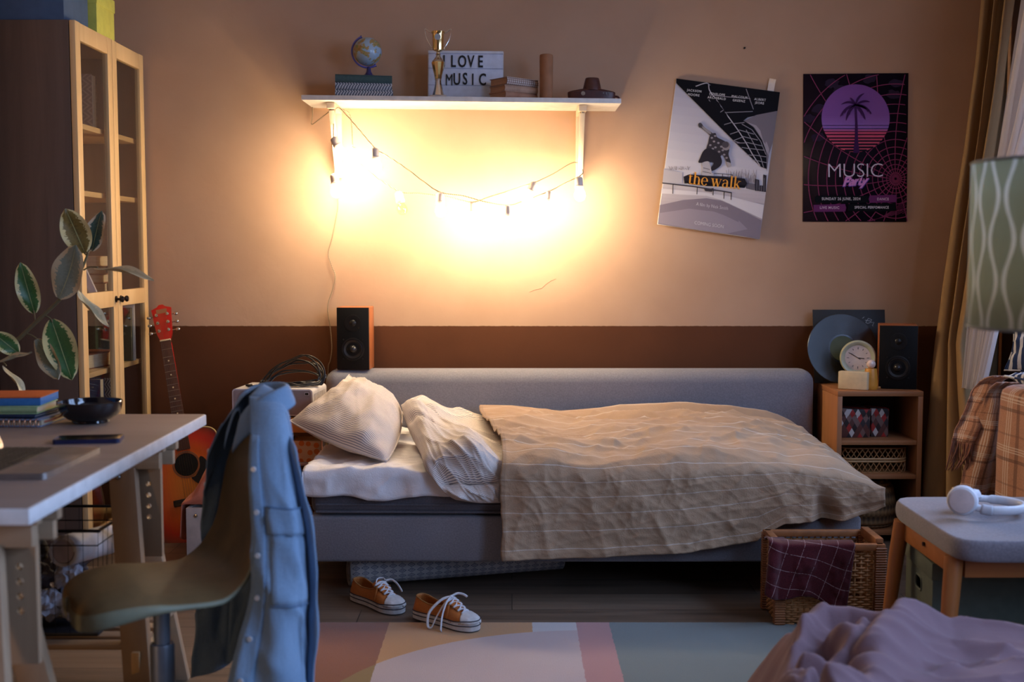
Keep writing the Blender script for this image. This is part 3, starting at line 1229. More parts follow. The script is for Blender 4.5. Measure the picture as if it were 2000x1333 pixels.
# lightbox with letters
M_lbox = plain('lightbox_acrylic', (200, 206, 222), .35)
lbx0, lbx1 = at(835, 150, 5.10).x, at(982.5, 150, 5.10).x
lz = shz((lbx0 + lbx1) / 2)
lw, lh = lbx1 - lbx0, .2145
lb = thing('lightbox', 'white cinema lightbox with black letters reading I LOVE MUSIC', 'lightbox', ((lbx0 + lbx1) / 2, 5.10, lz), rot=(0, TILT, 0))
MB().span((-lw / 2, 0, 0), (lw / 2, .045, lh), .004).build('case', plain('lightbox_white', (206, 208, 216), .4), lb)
p = MB()
p.span((-lw / 2 + .004, -.0015, .006), (lw / 2 - .004, .002, lh - .012), .0005)
p.build('panel', M_lbox, lb)
rl = MB()
for zz in (.070, .140, .2015):
    rl.span((-lw / 2 + .002, -.0035, zz - .0008), (lw / 2 - .002, .001, zz + .0012))
rl.build('letter_rail', plain('clear_rail_edge', (150, 156, 178), .3), lb, smooth=False)
M_black = plain('black_print', (14, 12, 14), .6)
# letter centres in the photograph, heights in px
for ch, px, py, hh in (('I', 866.5, 120, 23), ('L', 884.5, 120, 23), ('O', 902, 120, 23), ('V', 919, 120, 23), ('E', 937.5, 120, 23),
                       ('M', 877, 156.5, 23), ('U', 892, 155, 23), ('S', 908, 154, 23), ('I', 923, 155, 22), ('C', 942, 155, 23)):
    w_ = at(px, py, 5.098)
    size = hh * 5.098 / FOC / .727
    vs, fs = text2d(ch, size, .66 if ch != 'M' else .62, .0012 if ch != 'M' else 0.0)
    zlo = min(a[1] for a in vs)
    zhi = max(a[1] for a in vs)
    M = Matrix.Translation((w_.x - lb.location.x, -.0042, w_.z - lz - (zlo + zhi) / 2)) @ Matrix.Rotation(pi / 2, 4, 'X')
    MB().mesh(vs, fs, M).build('letter', M_black, lb, smooth=False, solid=.001, offset=0)

# three worn tan books
M_tanb = fabric('worn_tan_cover', (150, 108, 86), (176, 132, 106), 120, .7, .2, 0, 20)
M_dots = None
t = NT('grid_dotted_cover')
x, y, z = t.sep(t.coord('Object'))
a = t.math('FRACT', t.math('MULTIPLY', x, 95.0))
b = t.math('FRACT', t.math('MULTIPLY', z, 120.0))
m = t.math('MAXIMUM', t.math('LESS_THAN', a, .3), t.math('LESS_THAN', b, .25))
M_dots = t.done(t.bsdf(t.mix(m, lin((196, 180, 170)), lin((122, 88, 76))), .6))
M_tanc = fabric('plain_tan_cover', (160, 124, 102), (184, 148, 124), 160, .6, .1, 0, 14)
bx = .004
zc = shz(bx)
for k, (h, m, lab, r_) in enumerate(((.0285, M_tanb, 'tan book at the bottom of the pile beside the kraft tube', -57), (.0265, M_tanc, 'tan book in the middle of the pile beside the kraft tube', -60), (.031, M_dots, 'thick book with a grid-patterned spine on top of the tan pile', -56))):
    book('worn_book', lab, .165, h - .0006, .118, m, pages_mat('tan_pages_%d' % k, (186, 142, 112)), (bx + .002 * k, 5.035, zc), 0, 'worn books beside the kraft tube', rot=(0, TILT, radians(r_ + 90 + 4)))
    zc += h

# kraft paper cylinder
kx = at(1067, 150, 5.00).x
tag(MB().lathe([(0, 0), (.0265, 0), (.0268, .002), (.0275, .10), (.0282, .176), (.0265, .1835), (.022, .186), (.0215, .183), (0, .182)], (kx, 5.00, shz(kx) + .0003), 32).build('kraft_tube', plain('kraft_brown', (150, 100, 66), .75, bump=.1)), 'tall round brown kraft cardboard tube standing on the shelf', 'tube')

# camera in a leather case lying on its back
M_leather = plain('oxblood_leather', (74, 34, 28), .42, 0, .5, .1, 60, bump=.15)
M_brass = plain('nickel_stud', (184, 160, 140), .3, .9)
cx = at(1155, 190, 5.0).x
cz = shz(cx)
cs = thing('camera_case', 'dark red-brown leather camera case with a raised lens cone on the shelf', 'camera case', (cx, 5.0, cz), rot=(0, TILT, 0))


def csf(u, v):
    a = 2 * pi * u
    L, D = .0985, .040
    c_, s_ = cos(a), sin(a)
    n_ = 3.4
    r = (abs(c_) ** n_ + abs(s_) ** n_) ** (-1 / n_)
    hgt = v
    H = .043 + .013 * max(0, 1 - abs(c_ * r) * 1.02)
    if v < .12:
        k_, z = lerp(.0, .96, v / .12), .0005
    elif v < .75:
        q = (v - .12) / .63
        k_, z = lerp(.97, 1.0, sin(q * pi / 2)), q * H * .72
    else:
        q = (v - .75) / .25
        k_, z = cos(q * pi / 2), H * (.72 + .28 * sin(q * pi / 2))
    x_, y_ = L * c_ * r * k_, D * s_ * r * k_
    if v >= .75:
        z = min(z, .043 * .72 + (.043 * .28 + .013 * max(0, 1 - abs(x_) / L * 1.05)) * sin((v - .75) / .25 * pi / 2))
    return (x_, y_, z)


MB().grid(csf, 64, 36, cu=True).build('body', M_leather, cs, angle=50)
MB().lathe([(.0385, .040), (.0375, .050), (.036, .056), (.031, .078), (.0285, .0885), (.026, .091), (0, .0915)], (.002, -.004, 0), 28).build('lens_cone', M_leather, cs)
MB().cyl((-.037, -.040, .024), (-.037, -.0435, .024), .0085, .0085, 20).build('snap_stud', M_brass, cs)
mb = MB()
mb.tube([(.058, -.0415, .018), (.058, -.0415, .031), (.070, -.0405, .031), (.070, -.0405, .018)], .0012, 6, closed=True)
mb.cyl((.046, -.041, .026), (.046, -.0435, .026), .0022, .0022, 10)
mb.build('buckle', plain('bright_nickel', (200, 196, 190), .2, 1.0), cs)
MB().tube(spline([(.094, 0, .018), (.108, -.004, .016), (.116, -.006, .006), (.117, -.008, .003), (.106, -.01, .003)], 6), .0022, 6, flat=2.0).build('strap', M_leather, cs)

# ================================================================== string lights
t = NT('twisted_cord')
uv = t.sep(t.coord('UV'))
s = t.math('FRACT', t.math('ADD', t.math('MULTIPLY', t.sep(t.coord('Object'))[0], 130.0), t.math('MULTIPLY', t.sep(t.coord('Object'))[2], 150.0)))
M_cord = t.done(t.bsdf(t.mix(t.math('LESS_THAN', s, .5), lin((190, 165, 130)), lin((40, 28, 18))), .7))
M_sock = plain('socket_white', (226, 206, 190), .4)
M_bulb = emissive('glowing_bulb', (*BULB_COLOR, 1), BULB_STRENGTH)
M_clear = glass_thin('clear_bulb_glass', (1, .97, .92, 1), .25)
lights = thing('string_lights', 'string of round glowing bulbs in white sockets draped under the wall shelf', 'string lights', (-.2, 5.1, 1.5))
LW = V(lights.location)


def P(px, py, Y):
    return at(px, py, Y)


cords = [
    [P(611, 206, 5.160), P(610, 228, 5.170), P(609, 243, 5.170), P(625, 232, 5.140), P(645, 217, 5.060), P(655, 213, 5.000), P(664, 212, 5.000), P(690, 240, 4.990), P(732, 289, 4.935), P(750, 301, 4.945), P(780, 320, 4.965), P(800, 334, 4.975), P(825, 353, 4.985), P(860, 376, 4.985), P(905, 383, 4.975), P(945, 394, 4.965), P(992, 401, 5.000), P(1025, 392, 4.975), P(1075, 373, 4.985), P(1100, 360, 4.985), P(1129, 346, 4.975)],
    [P(664, 212, 5.000), P(682, 222, 5.050), P(687, 250, 5.060), P(689, 288, 5.015), P(696, 312, 5.055), P(730, 342, 5.140), P(780, 374, 5.035), P(820, 378, 5.065), P(870, 384, 5.055), P(921, 395, 5.005), P(955, 385, 5.015), P(1000, 371, 5.015), P(1030, 361, 5.005), P(1046, 356, 4.995), P(1080, 340, 5.065), P(1122, 317, 5.150), P(1139, 335, 5.120), P(1131, 345, 4.975)],
    [P(655, 213, 5.000), P(652, 235, 5.030), P(651, 268, 4.985)],
    [P(651, 268, 4.985), P(664, 300, 5.055), P(653, 339, 4.995), P(662, 355, 5.150), P(658, 375, 5.180), P(660, 400, 5.180), P(655, 430, 5.180), P(648, 465, 5.185), P(641, 495, 5.185), P(648, 520, 5.185), P(655, 540, 5.185), P(650, 565, 5.185), P(640, 600, 5.185), P(645, 640, 5.185), P(648, 680, 5.187), P(645, 705, 5.187), P(641, 722, 5.190), P(640, 800, 5.190)],
]
mb = MB()
for c_ in cords:
    mb.tube([p - LW for p in spline(c_, 5)], .0023, 6)
mb.build('cord', M_cord, lights)
socks = [  # px, py of the socket top, depth, tilt towards x (deg), lit
    (651, 269, 4.985, -28, 1), (689, 289, 5.015, -6, 1), (732, 290, 4.935, -4, 1), (778, 375, 5.035, -12, 0), (859, 377, 4.985, -3, 1),
    (921, 396, 5.005, 1, 1), (992, 402, 4.955, 0, 1), (1045, 357, 4.995, 26, 1), (1130, 346, 4.975, -4, 1), (652, 340, 4.995, -8, 1), (1075, 374, 4.985, 12, 1)]
for px, py, Y, tl, lit in socks:
    p = P(px, py, Y) - LW
    R = rotm(0, radians(180 + tl), 0)
    so = MB().lathe([(0, -.002), (.006, -.002), (.014, .002), (.0165, .006), (.0175, .020), (.0172, .032), (.019, .034), (.019, .044), (.0165, .047), (.0165, .040), (0, .040)], p, 20, R).build('socket', M_sock, lights)
    prof = [(.012, .040), (.0125, .048), (.017, .056), (.0215, .066), (.0225, .075), (.021, .085), (.016, .093), (.008, .098), (0, .0995)]
    if not lit:
        MB().lathe(prof, p, 20, R).build('bulb', M_clear, so, angle=180, label='unlit clear glass bulb')
        f = MB()
        f.tube([R @ V(q) + p for q in ((-.004, 0, .045), (-.009, 0, .066), (-.004, 0, .074), (0, .002, .066), (.004, 0, .074), (.009, 0, .066), (.004, 0, .045))], .0006, 5)
        f.build('filament', M_brass, so)
    else:
        MB().lathe(prof, p, 18, R).build('bulb', M_bulb, so, angle=180)
# ================================================================== posters (printed pictures, flat sheets on the wall)
_ink = {}


def ink(c, gloss=.5):
    k = tuple(c)
    if k not in _ink:
        t = NT('ink_%02x%02x%02x' % k)
        _ink[k] = t.done(t.bsdf(lin(c), gloss, 0, None, .07))
    return _ink[k]


class Print:
    """flat print built of inked shapes; shapes are given in the picture's own (x right, y down) units"""

    def __init__(s, place, step=.00012):
        s.place, s.step, s.k, s.mb, s.mats = place, step, 0, MB(), []

    def layer(s, c):
        s.k += 1
        m = ink(c)
        if m not in s.mats:
            s.mats.append(m)
        s.mb.m(s.mats.index(m))

    def raw(s, vs, fs):
        q = [s.place(x, y, s.k * s.step) for x, y in vs]
        out = []
        for f in fs:
            a = sum(vs[f[i - 1]][0] * vs[f[i]][1] - vs[f[i]][0] * vs[f[i - 1]][1] for i in range(len(f)))
            out.append(list(f)[::-1] if a > 0 else list(f))     # every face looks into the room
        s.mb.add(q, out)

    def poly(s, c, *polys):
        s.layer(c)
        for p in polys:
            s.raw(p, [list(range(len(p)))])

    def line(s, c, w, *lines):
        s.layer(c)
        for p in lines:
            s.raw(*stroke(p, w))

    def text(s, c, body, cx, cy, cap, sx=1.0, rot=0.0, off=0.0, space=1.0, shear=0.0, align='CENTER'):
        s.layer(c)
        size = cap / .727
        vs, fs = text2d(body, size, sx, off, align, space, shear)
        ys = [v[1] for v in vs]
        my = (min(ys) + max(ys)) / 2
        c_, s_ = cos(rot), sin(rot)
        s.raw([(cx + x * c_ + (y - my) * s_, cy + x * s_ - (y - my) * c_) for x, y in vs], fs)


def wiggle(pts, a, seed, n=4):
    q = spline2(pts, n)
    return [(x + a * nz(x * .05, y * .05, seed), y + a * nz(x * .05, y * .05, seed + 9)) for x, y in q]


# ---- skate film poster, hung askew, its foot lifting off the wall
def C1(cx, cy, lift=0.0):
    px, py = 1260 + cx / 3.5071, 120 + cy / 3.5071
    Y = YB - .004 - .022 * max(0, (py - 152) / 310.0) ** 1.5
    p = at(px, py, Y)
    return p + V((0, -lift, 0))


c1 = [(213, 118), (922, 212), (783, 1219), (83, 1117)]


def C1uv(u, v, lift=0.0):
    a = (lerp(c1[0][0], c1[1][0], u), lerp(c1[0][1], c1[1][1], u))
    b = (lerp(c1[3][0], c1[2][0], u), lerp(c1[3][1], c1[2][1], u))
    return C1(lerp(a[0], b[0], v), lerp(a[1], b[1], v), lift)


p1 = thing('film_poster', 'tilted black-and-white skateboarding film poster titled the walk taped to the wall', 'poster', C1(83, 1117))
mb = MB()
mb.grid(lambda u, v: C1uv(u, 1 - v), 6, 24)
mb.build('paper', ink((206, 200, 204)), p1, True, solid=.0006, offset=-1)


def cell(pts):
    return pts


P1 = Print(lambda x, y, l: C1(x, y, .0012 + l))


def strip(poly, c, n=1):
    P1.poly(c, poly)


def bands(x0f, x1f, y0, y1, cols, n=10):
    """horizontal bands between two side functions, one colour step per band (a printed gradient)"""
    for k in range(n):
        ya, yb = lerp(y0, y1, k / n), lerp(y0, y1, (k + 1) / n) + .8
        f = (k + .5) / n
        P1.poly(cols(f), [(x0f(ya), ya), (x1f(ya), ya), (x1f(yb), yb), (x0f(yb), yb)])


# printed sky
LX = lambda y: lerp(211, 85, (y - 125) / (1110 - 125)) + 2
RX = lambda y: lerp(920, 786, (y - 215) / (1214 - 215)) - 2


def skyc(f):
    return tuple(int(lerp(a, b, f)) for a, b in zip((176, 172, 186), (220, 212, 214)))


n = 12
for k in range(n):
    ta, tb = k / n, (k + 1.02) / n
    a0, a1 = lerp(122, 840, ta), lerp(122, 840, tb)
    P1.poly(skyc(ta), [(LX(a0), a0), (RX(a0 + 95), a0 + 95), (RX(a1 + 95), a1 + 95), (LX(a1), a1)])
# ground
def grc(f):
    return tuple(int(lerp(a, b, f)) for a, b in zip((196, 186, 188), (148, 134, 142)))


for k in range(n):
    ta, tb = k / n, (k + 1.02) / n
    a0, a1 = lerp(838, 1114, ta), lerp(838, 1114, tb)
    P1.poly(grc(ta), [(LX(a0), a0), (RX(min(a0 + 50 + 50 * ta, 1212)), min(a0 + 50 + 50 * ta, 1212)), (RX(min(a1 + 50 + 50 * tb, 1213)), min(a1 + 50 + 50 * tb, 1213)), (LX(a1), a1)])
P1.poly((132, 120, 130), [(100, 985), (260, 950), (420, 938), (520, 955), (640, 1010), (796, 1090), (786, 1212), (560, 1182), (330, 1150), (86, 1114)])
P1.poly((150, 138, 148), [(96, 1040), (300, 1010), (470, 1030), (640, 1090), (700, 1150), (560, 1180), (330, 1148), (88, 1108)])
P1.poly((214, 206, 208), [(108, 905), (420, 922), (520, 950), (800, 1080), (812, 985), (600, 930), (420, 900), (112, 872)])
# far buildings, trees and fence
P1.poly((186, 178, 182), [(128, 735), (255, 762), (252, 840), (118, 836)])
rnd = random.Random(5)
trees = []
for k in range(70):
    bx_ = lerp(560, 760, rnd.random()) if k > 20 else lerp(170, 300, rnd.random())
    by_ = 845 if bx_ > 400 else 745
    h_ = rnd.uniform(35, 105) if bx_ > 400 else rnd.uniform(10, 28)
    dx_ = rnd.uniform(-18, 18)
    trees.append([(bx_, by_), (bx_ + dx_ * .4, by_ - h_ * .5), (bx_ + dx_, by_ - h_)])
P1.line((140, 130, 136), 2.2, *trees)
P1.poly((58, 52, 58), [(750, 805), (780, 812), (784, 850), (806, 852), (808, 775), (830, 782), (826, 896), (750, 886)])
P1.line((150, 142, 148), 2.0, [(765, 815), (763, 885)], [(780, 830), (779, 886)], [(795, 855), (794, 890)], [(815, 800), (812, 892)])
P1.line((88, 80, 86), 4, [(470, 768), (600, 778)], [(530, 772), (530, 800)], [(596, 778), (594, 800)])
P1.poly((110, 102, 108), [(690, 830), (750, 842), (748, 884), (690, 872)])
# bridge seen from below: dark underside with pale girders, concrete edge to its right
P1.poly((18, 15, 19), [(213, 118), (922, 212), (905, 342), (700, 385), (672, 408), (740, 452), (800, 540), (830, 636), (832, 738), (790, 722), (620, 560), (212, 150)])
P1.poly((122, 114, 122), [(905, 340), (760, 368), (676, 408), (745, 452), (800, 540), (829, 620), (831, 760), (846, 640), (872, 560), (886, 470)])
P1.poly((160, 152, 160), [(800, 540), (745, 452), (690, 415), (760, 440), (815, 510), (848, 600), (846, 650), (829, 620)])
P1.line((190, 182, 190), 6, spline2([(345, 172), (425, 150), (440, 200), (490, 270), (535, 335), (590, 410), (640, 480), (690, 560), (735, 640), (785, 715)]))
P1.line((150, 144, 152), 4.5, [(425, 150), (445, 165)], [(440, 232), (500, 238), (560, 244), (720, 256)], [(435, 262), (455, 300)], [(545, 352), (640, 348), (735, 344)], [(535, 335), (470, 378)],
        [(590, 420), (520, 440)], [(598, 428), (680, 420)], [(480, 372), (540, 440)], [(440, 290), (482, 372)], [(640, 480), (580, 500)], [(640, 470), (745, 500)], [(665, 520), (600, 545)], [(665, 515), (770, 540)],
        [(690, 560), (625, 560)], [(690, 555), (800, 580)], [(715, 600), (660, 590)], [(715, 598), (818, 610)], [(738, 645), (690, 640)], [(738, 642), (828, 655)], [(762, 682), (730, 672)], [(762, 680), (830, 695)],
        [(690, 470), (740, 560), (790, 660), (810, 728)], [(660, 430), (730, 470), (790, 550), (826, 640)], [(600, 545), (650, 560)], [(690, 190), (740, 330)])
# rails
P1.line((66, 58, 64), 8, [(116, 834), (330, 858), (592, 901)])
P1.line((44, 38, 42), 5, [(190, 845), (188, 908)], [(356, 864), (353, 912)], [(466, 882), (464, 918)], [(541, 894), (538, 942)], [(590, 901), (587, 950)])
# skater
P1.poly((70, 64, 68), spline2([(362, 430), (376, 421), (390, 432), (400, 448), (450, 484), (462, 500), (448, 512), (430, 496), (384, 458), (368, 452)], 3, True))
P1.poly((148, 140, 142), spline2([(392, 446), (448, 484), (440, 500), (396, 464)], 3, True))
P1.poly((62, 56, 60), spline2([(445, 505), (480, 492), (492, 520), (530, 540), (560, 560), (575, 600), (570, 640), (585, 690), (575, 712), (556, 690), (530, 640), (500, 660), (450, 620), (420, 600), (430, 560)], 4, True))
P1.poly((150, 142, 146), *[circ(x, y, 9, 7, 7) for x, y in ((455, 525), (478, 512), (470, 550), (500, 560), (445, 575), (480, 590), (520, 585), (505, 620), (540, 640), (556, 662), (530, 610), (540, 575), (462, 600))])
P1.poly((150, 140, 140), circ(553, 580, 29, 31, 20))
P1.poly((84, 76, 80), circ(548, 572, 24, 22, 16))
P1.poly((168, 158, 158), spline2([(556, 690), (585, 700), (587, 722), (565, 724)], 3, True))
P1.poly((48, 43, 48), spline2([(400, 612), (440, 596), (500, 630), (524, 680), (515, 715), (480, 742), (452, 752), (446, 735), (468, 700), (440, 690), (366, 696), (376, 660)], 4, True))
P1.poly((184, 176, 178), spline2([(386, 700), (420, 686), (440, 696), (455, 760), (470, 782), (410, 790), (384, 772), (392, 735)], 4, True))
P1.line((90, 82, 86), 4, [(395, 730), (442, 742)], [(392, 755), (450, 768)])
P1.poly((40, 34, 38), [(262, 790), (300, 775), (420, 784), (540, 790), (680, 804), (696, 836), (690, 850), (560, 842), (400, 838), (268, 838)])
P1.poly((22, 18, 21), [(268, 822), (690, 848), (680, 868), (600, 862), (420, 856), (300, 842)])
P1.poly((60, 54, 58), [(400, 870), (440, 874), (470, 868), (455, 895), (410, 890)])
# lettering
rr = radians(7.4)
for a, b, x, y in (('JACKSON', 'MOORE', 333, 218), ('PENELOPE', 'ARCHIBALD', 490, 240), ('MALCOLM', 'GREENZ', 642, 258), ('ALBERT', 'JEORE', 783, 276)):
    P1.text((232, 228, 230), a, x + 2, y - 13, 16, .95, rr * .8, .0, 1.15)
    P1.text((232, 228, 230), b, x - 2, y + 13, 16, .95, rr * .8, .0, 1.15)


def serif_word(s, c, glyphs, x0, y0, k, rot):
    """high-contrast roman letters drawn stroke by stroke; glyph units: x-height 1"""
    s.layer(c)
    cr, sr = cos(rot), sin(rot)

    def T(p, ox):
        x, y = (p[0] + ox) * k, p[1] * k
        return (x0 + x * cr + y * sr, y0 + x * sr - y * cr)
    ox = 0
    for adv, strokes in glyphs:
        for pts, w in strokes:
            if isinstance(w, (int, float)):
                w = [w] * len(pts)
            vs, fs = stroke([(p[0], p[1]) for p in pts], list(w))
            s.raw([T(v, ox) for v in vs], fs)
        ox += adv
    return ox


TK, TN = .20, .055


def bowl(cx, cy, rx, ry, a0, a1, thin=.06, thick=.2, n=22):
    pts, w = [], []
    for i in range(n + 1):
        a = radians(a0 + (a1 - a0) * i / n)
        pts.append((cx + rx * cos(a), cy + ry * sin(a)))
        w.append(lerp(thin, thick, abs(cos(a)) ** 1.5))
    return pts, w


def sf(x, y, w=.34):
    return [(x - w / 2, y), (x + w / 2, y)], TN


G = {
    't': (.62, [([(.24, 1.32), (.24, .2)], [.06, TK]), ([(.24, 1.0), (.24, .14)], TK), ([(.02, 1.0), (.52, 1.0)], TN + .01), bowl(.40, .19, .17, .17, 180, 320, .06, .16)]),
    'h': (1.02, [([(.22, 1.55), (.22, .0)], TK), sf(.22, .02, .46), ([(.02, 1.52), (.22, 1.52)], TN), bowl(.48, .66, .26, .33, 180, 20, .06, .18), ([(.76, .74), (.76, 0)], TK), sf(.76, .02, .42)]),
    'e': (.88, [bowl(.44, .5, .34, .5, 0, 325, .05, .2), ([(.12, .53), (.78, .53)], TN)]),
    'w': (1.36, [([(.12, 1.0), (.40, 0)], TK), ([(.40, 0), (.66, .98)], TN + .01), ([(.60, 1.0), (.90, 0)], TK), ([(.90, 0), (1.18, .98)], TN + .01), sf(.14, .98, .4), sf(.64, .98, .36), sf(1.18, .98, .32)]),
    'a': (.92, [bowl(.40, .70, .27, .29, 165, 0, .05, .17), ([(.66, .72), (.66, .12), (.80, .03), (.90, .05)], [TK, TK, .1, .05]), bowl(.38, .28, .25, .28, 60, 320, .05, .18), ([(.48, .52), (.66, .58)], TN)]),
    'l': (.52, [([(.26, 1.55), (.26, 0)], TK), sf(.26, .02, .46), ([(.06, 1.52), (.26, 1.52)], TN)]),
    'k': (1.0, [([(.22, 1.55), (.22, 0)], TK), sf(.22, .02, .44), ([(.02, 1.52), (.22, 1.52)], TN), ([(.25, .42), (.74, .96)], TN + .01), sf(.74, .98, .40), ([(.42, .60), (.80, .04)], TK), sf(.82, .02, .36)]),
    ' ': (.42, []),
}
serif_word(P1, (232, 158, 62), [G[q] for q in 'the'] + [G[' ']] + [G[q] for q in 'walk'], 290, 838, 54, radians(6.2))
P1.text((226, 220, 224), 'A film by Nick Smith', 457, 996, 24, .80, radians(8.2), -.6, 1.0)
P1.text((226, 220, 224), 'COMING SOON', 436, 1119, 24, .84, radians(8.0), -.6, 1.02)
P1.mb.build('printed_picture', P1.mats, p1, True, smooth=False, recalc=False)
# piece of clear tape at the top corner
mb = MB()
mb.grid(lambda u, v: C1(lerp(835, 880, u) + v * 14, lerp(200, 118, v) + u * 8, .0035 + .006 * sstep(.55, 1, v) ** 2), 3, 8)
mb.build('tape', plain('milky_tape', (206, 188, 172), .3), p1, True, angle=180)


# ---- music poster
def C2(cx, cy, lift=0.0):
    return at(1260 + cx / 3.5071, 120 + cy / 3.5071, YB - .003) + V((0, -lift, 0))


p2 = thing('music_poster', 'dark purple music party poster with a palm tree against a striped sun', 'poster', C2(1435, 1100))
c2 = [(1083, 86), (1804, 80), (1791, 1101), (1079, 1099)]
mb = MB()
mb.grid(lambda u, v: C2(lerp(lerp(c2[3][0], c2[2][0], u), lerp(c2[0][0], c2[1][0], u), v), lerp(lerp(c2[3][1], c2[2][1], u), lerp(c2[0][1], c2[1][1], u), v)), 2, 2)
mb.build('paper', ink((26, 18, 32)), p2, True, solid=.0006, offset=-1)
P2 = Print(lambda x, y, l: C2(x, y, .0008 + l))
xa, xb, ya, yb = 1085, 1795, 88, 1097


def clip(pts):
    out, run = [], []
    for p in pts:
        if xa < p[0] < xb and ya < p[1] < yb:
            run.append(p)
        else:
            if len(run) > 2:
                out.append(run)
            run = []
    if len(run) > 2:
        out.append(run)
    return out


# faint clouds
rnd = random.Random(3)
for (qx, qy) in ((1120, 390), (1190, 330), (1180, 520), (1280, 150), (1330, 190), (1720, 150), (1700, 230), (1540, 120)):
    P2.poly((44, 28, 48), [(max(xa, min(xb, qx + rnd.uniform(34, 58) * cos(a))), max(ya, min(yb, qy + rnd.uniform(22, 40) * sin(a)))) for a in [i * pi / 7 for i in range(14)]])
lines = []
wx, wy = 1715, 805
for k, r in enumerate((22, 42, 68, 98, 132, 172, 218, 270, 326, 386, 448, 512, 580, 650, 725, 805)):
    lines += clip([(wx + r * .92 * cos(a), wy + r * sin(a)) for a in [i * pi / 90 for i in range(181)]])
for k in range(22):
    a = 2 * pi * k / 22 + .08
    q = [(wx + r * cos(a + .00022 * r) * .95, wy + r * sin(a + .00022 * r)) for r in range(6, 1000, 8)]
    lines += clip(q)
P2.line((140, 58, 96), 5, *lines)
# second web sheet across the lower right corner
lines = []
for k in range(12):
    lines += clip([(1480 + 40 * k + 330 * t_, 1100 - 8 * k - 190 * t_ * t_ - 24 * k * t_) for t_ in [i / 20 for i in range(21)]])
P2.line((118, 48, 82), 3.5, *lines)


def sunc(f):
    cols = [(0, (126, 76, 148)), (.45, (134, 86, 160)), (.66, (150, 108, 190)), (.70, (214, 84, 118)), (1, (226, 96, 118))]
    return tuple(int(q) for q in interp(cols, f))


scx, scy, sr = 1440, 390, 233
for k in range(30):
    f0, f1 = k / 30, (k + 1.05) / 30
    y0, y1 = scy - sr + 2 * sr * f0, min(scy + sr, scy - sr + 2 * sr * f1)
    def hw(y):
        return sqrt(max(0, sr * sr - (y - scy) ** 2))
    pts = [(scx - hw(lerp(y0, y1, i / 4)), lerp(y0, y1, i / 4)) for i in range(5)] + [(scx + hw(lerp(y1, y0, i / 4)), lerp(y1, y0, i / 4)) for i in range(5)]
    P2.poly(sunc((f0 + f1) / 2), pts)
for y, w in ((440, 3), (462, 4), (482, 5), (503, 7), (526, 9), (547, 11), (569, 12), (590, 13), (611, 14)):
    hh = sqrt(max(0, sr * sr - (y - scy) ** 2)) + 2
    P2.line((28, 18, 34), w, [(scx - hh, y), (scx + hh, y)])
PALM = (62, 26, 78)
P2.poly(PALM, [(1431, 300), (1446, 300), (1452, 420), (1456, 540), (1466, 628), (1422, 628), (1432, 540), (1436, 420)])


def frond(x0, y0, x1, y1, x2, y2, w):
    c_ = [(lerp(lerp(x0, x1, t_), lerp(x1, x2, t_), t_), lerp(lerp(y0, y1, t_), lerp(y1, y2, t_), t_)) for t_ in [i / 12 for i in range(13)]]
    return stroke(c_, [w * (sin(pi * min(1, .12 + .88 * i / 12)) ** .7 + .05) for i in range(13)])


P2.layer(PALM)
for f_ in ((1438, 300, 1400, 262, 1338, 298, 15), (1440, 300, 1420, 265, 1400, 250, 14), (1440, 300, 1450, 240, 1500, 220, 15), (1442, 300, 1490, 262, 1538, 280, 15), (1440, 302, 1500, 296, 1550, 362, 18),
           (1440, 302, 1480, 330, 1506, 402, 19), (1438, 302, 1390, 330, 1374, 408, 19), (1438, 302, 1370, 310, 1334, 382, 18), (1440, 300, 1470, 300, 1520, 330, 14)):
    P2.raw(*frond(*f_))
P2.layer(PALM)
for (xa_, ya_, xb_, yb_) in ((1350, 352, 1352, 380), (1372, 340, 1360, 366), (1385, 360, 1378, 398), (1400, 345, 1398, 372), (1480, 340, 1478, 372), (1495, 365, 1496, 398), (1520, 330, 1522, 352), (1536, 345, 1542, 366)):
    P2.raw([(xa_ - 5, ya_), (xa_ + 5, ya_), (xb_, yb_)], [(0, 1, 2)])
P2.text((216, 204, 224), 'MUSIC', 1436, 747, 100, 1.02, radians(-.4), -2.2, .95)
for dx_, dy_, c in ((-4, 5, (86, 60, 150)), (4, 4, (86, 60, 150)), (0, 0, (212, 142, 208))):
    P2.text(c, 'Party', 1430 + dx_, 830 + dy_, 62, 1.06, radians(-4), 3.2, .86, .35)
P2.poly((10, 8, 12), [(1160, 928), (1178, 920), (1524, 922), (1532, 940), (1526, 968), (1400, 972), (1168, 970), (1158, 955)])
P2.poly((104, 44, 98), [(1534, 920), (1714, 914), (1722, 935), (1716, 966), (1536, 970), (1528, 945)])
P2.poly((104, 44, 98), [(1150, 984), (1366, 978), (1374, 1004), (1368, 1030), (1152, 1032)])
P2.poly((10, 8, 12), [(1388, 978), (1714, 974), (1718, 1024), (1600, 1030), (1384, 1026)])
P2.text((224, 216, 226), 'SUNDAY 26 JUNE, 2024', 1339, 945, 19, .86, 0, .3, 1.16)
P2.text((224, 190, 214), 'DANCE', 1625, 944, 18, .9, 0, .2, 1.12)
P2.text((224, 190, 214), 'LIVE MUSIC', 1260, 1003, 18, .95, 0, .3, 1.15)
P2.text((224, 216, 226), 'SPECIAL PERFOMANCE', 1548, 1001, 18, .83, 0, .3, 1.14)
P2.mb.build('printed_picture', P2.mats, p2, True, smooth=False, recalc=False)
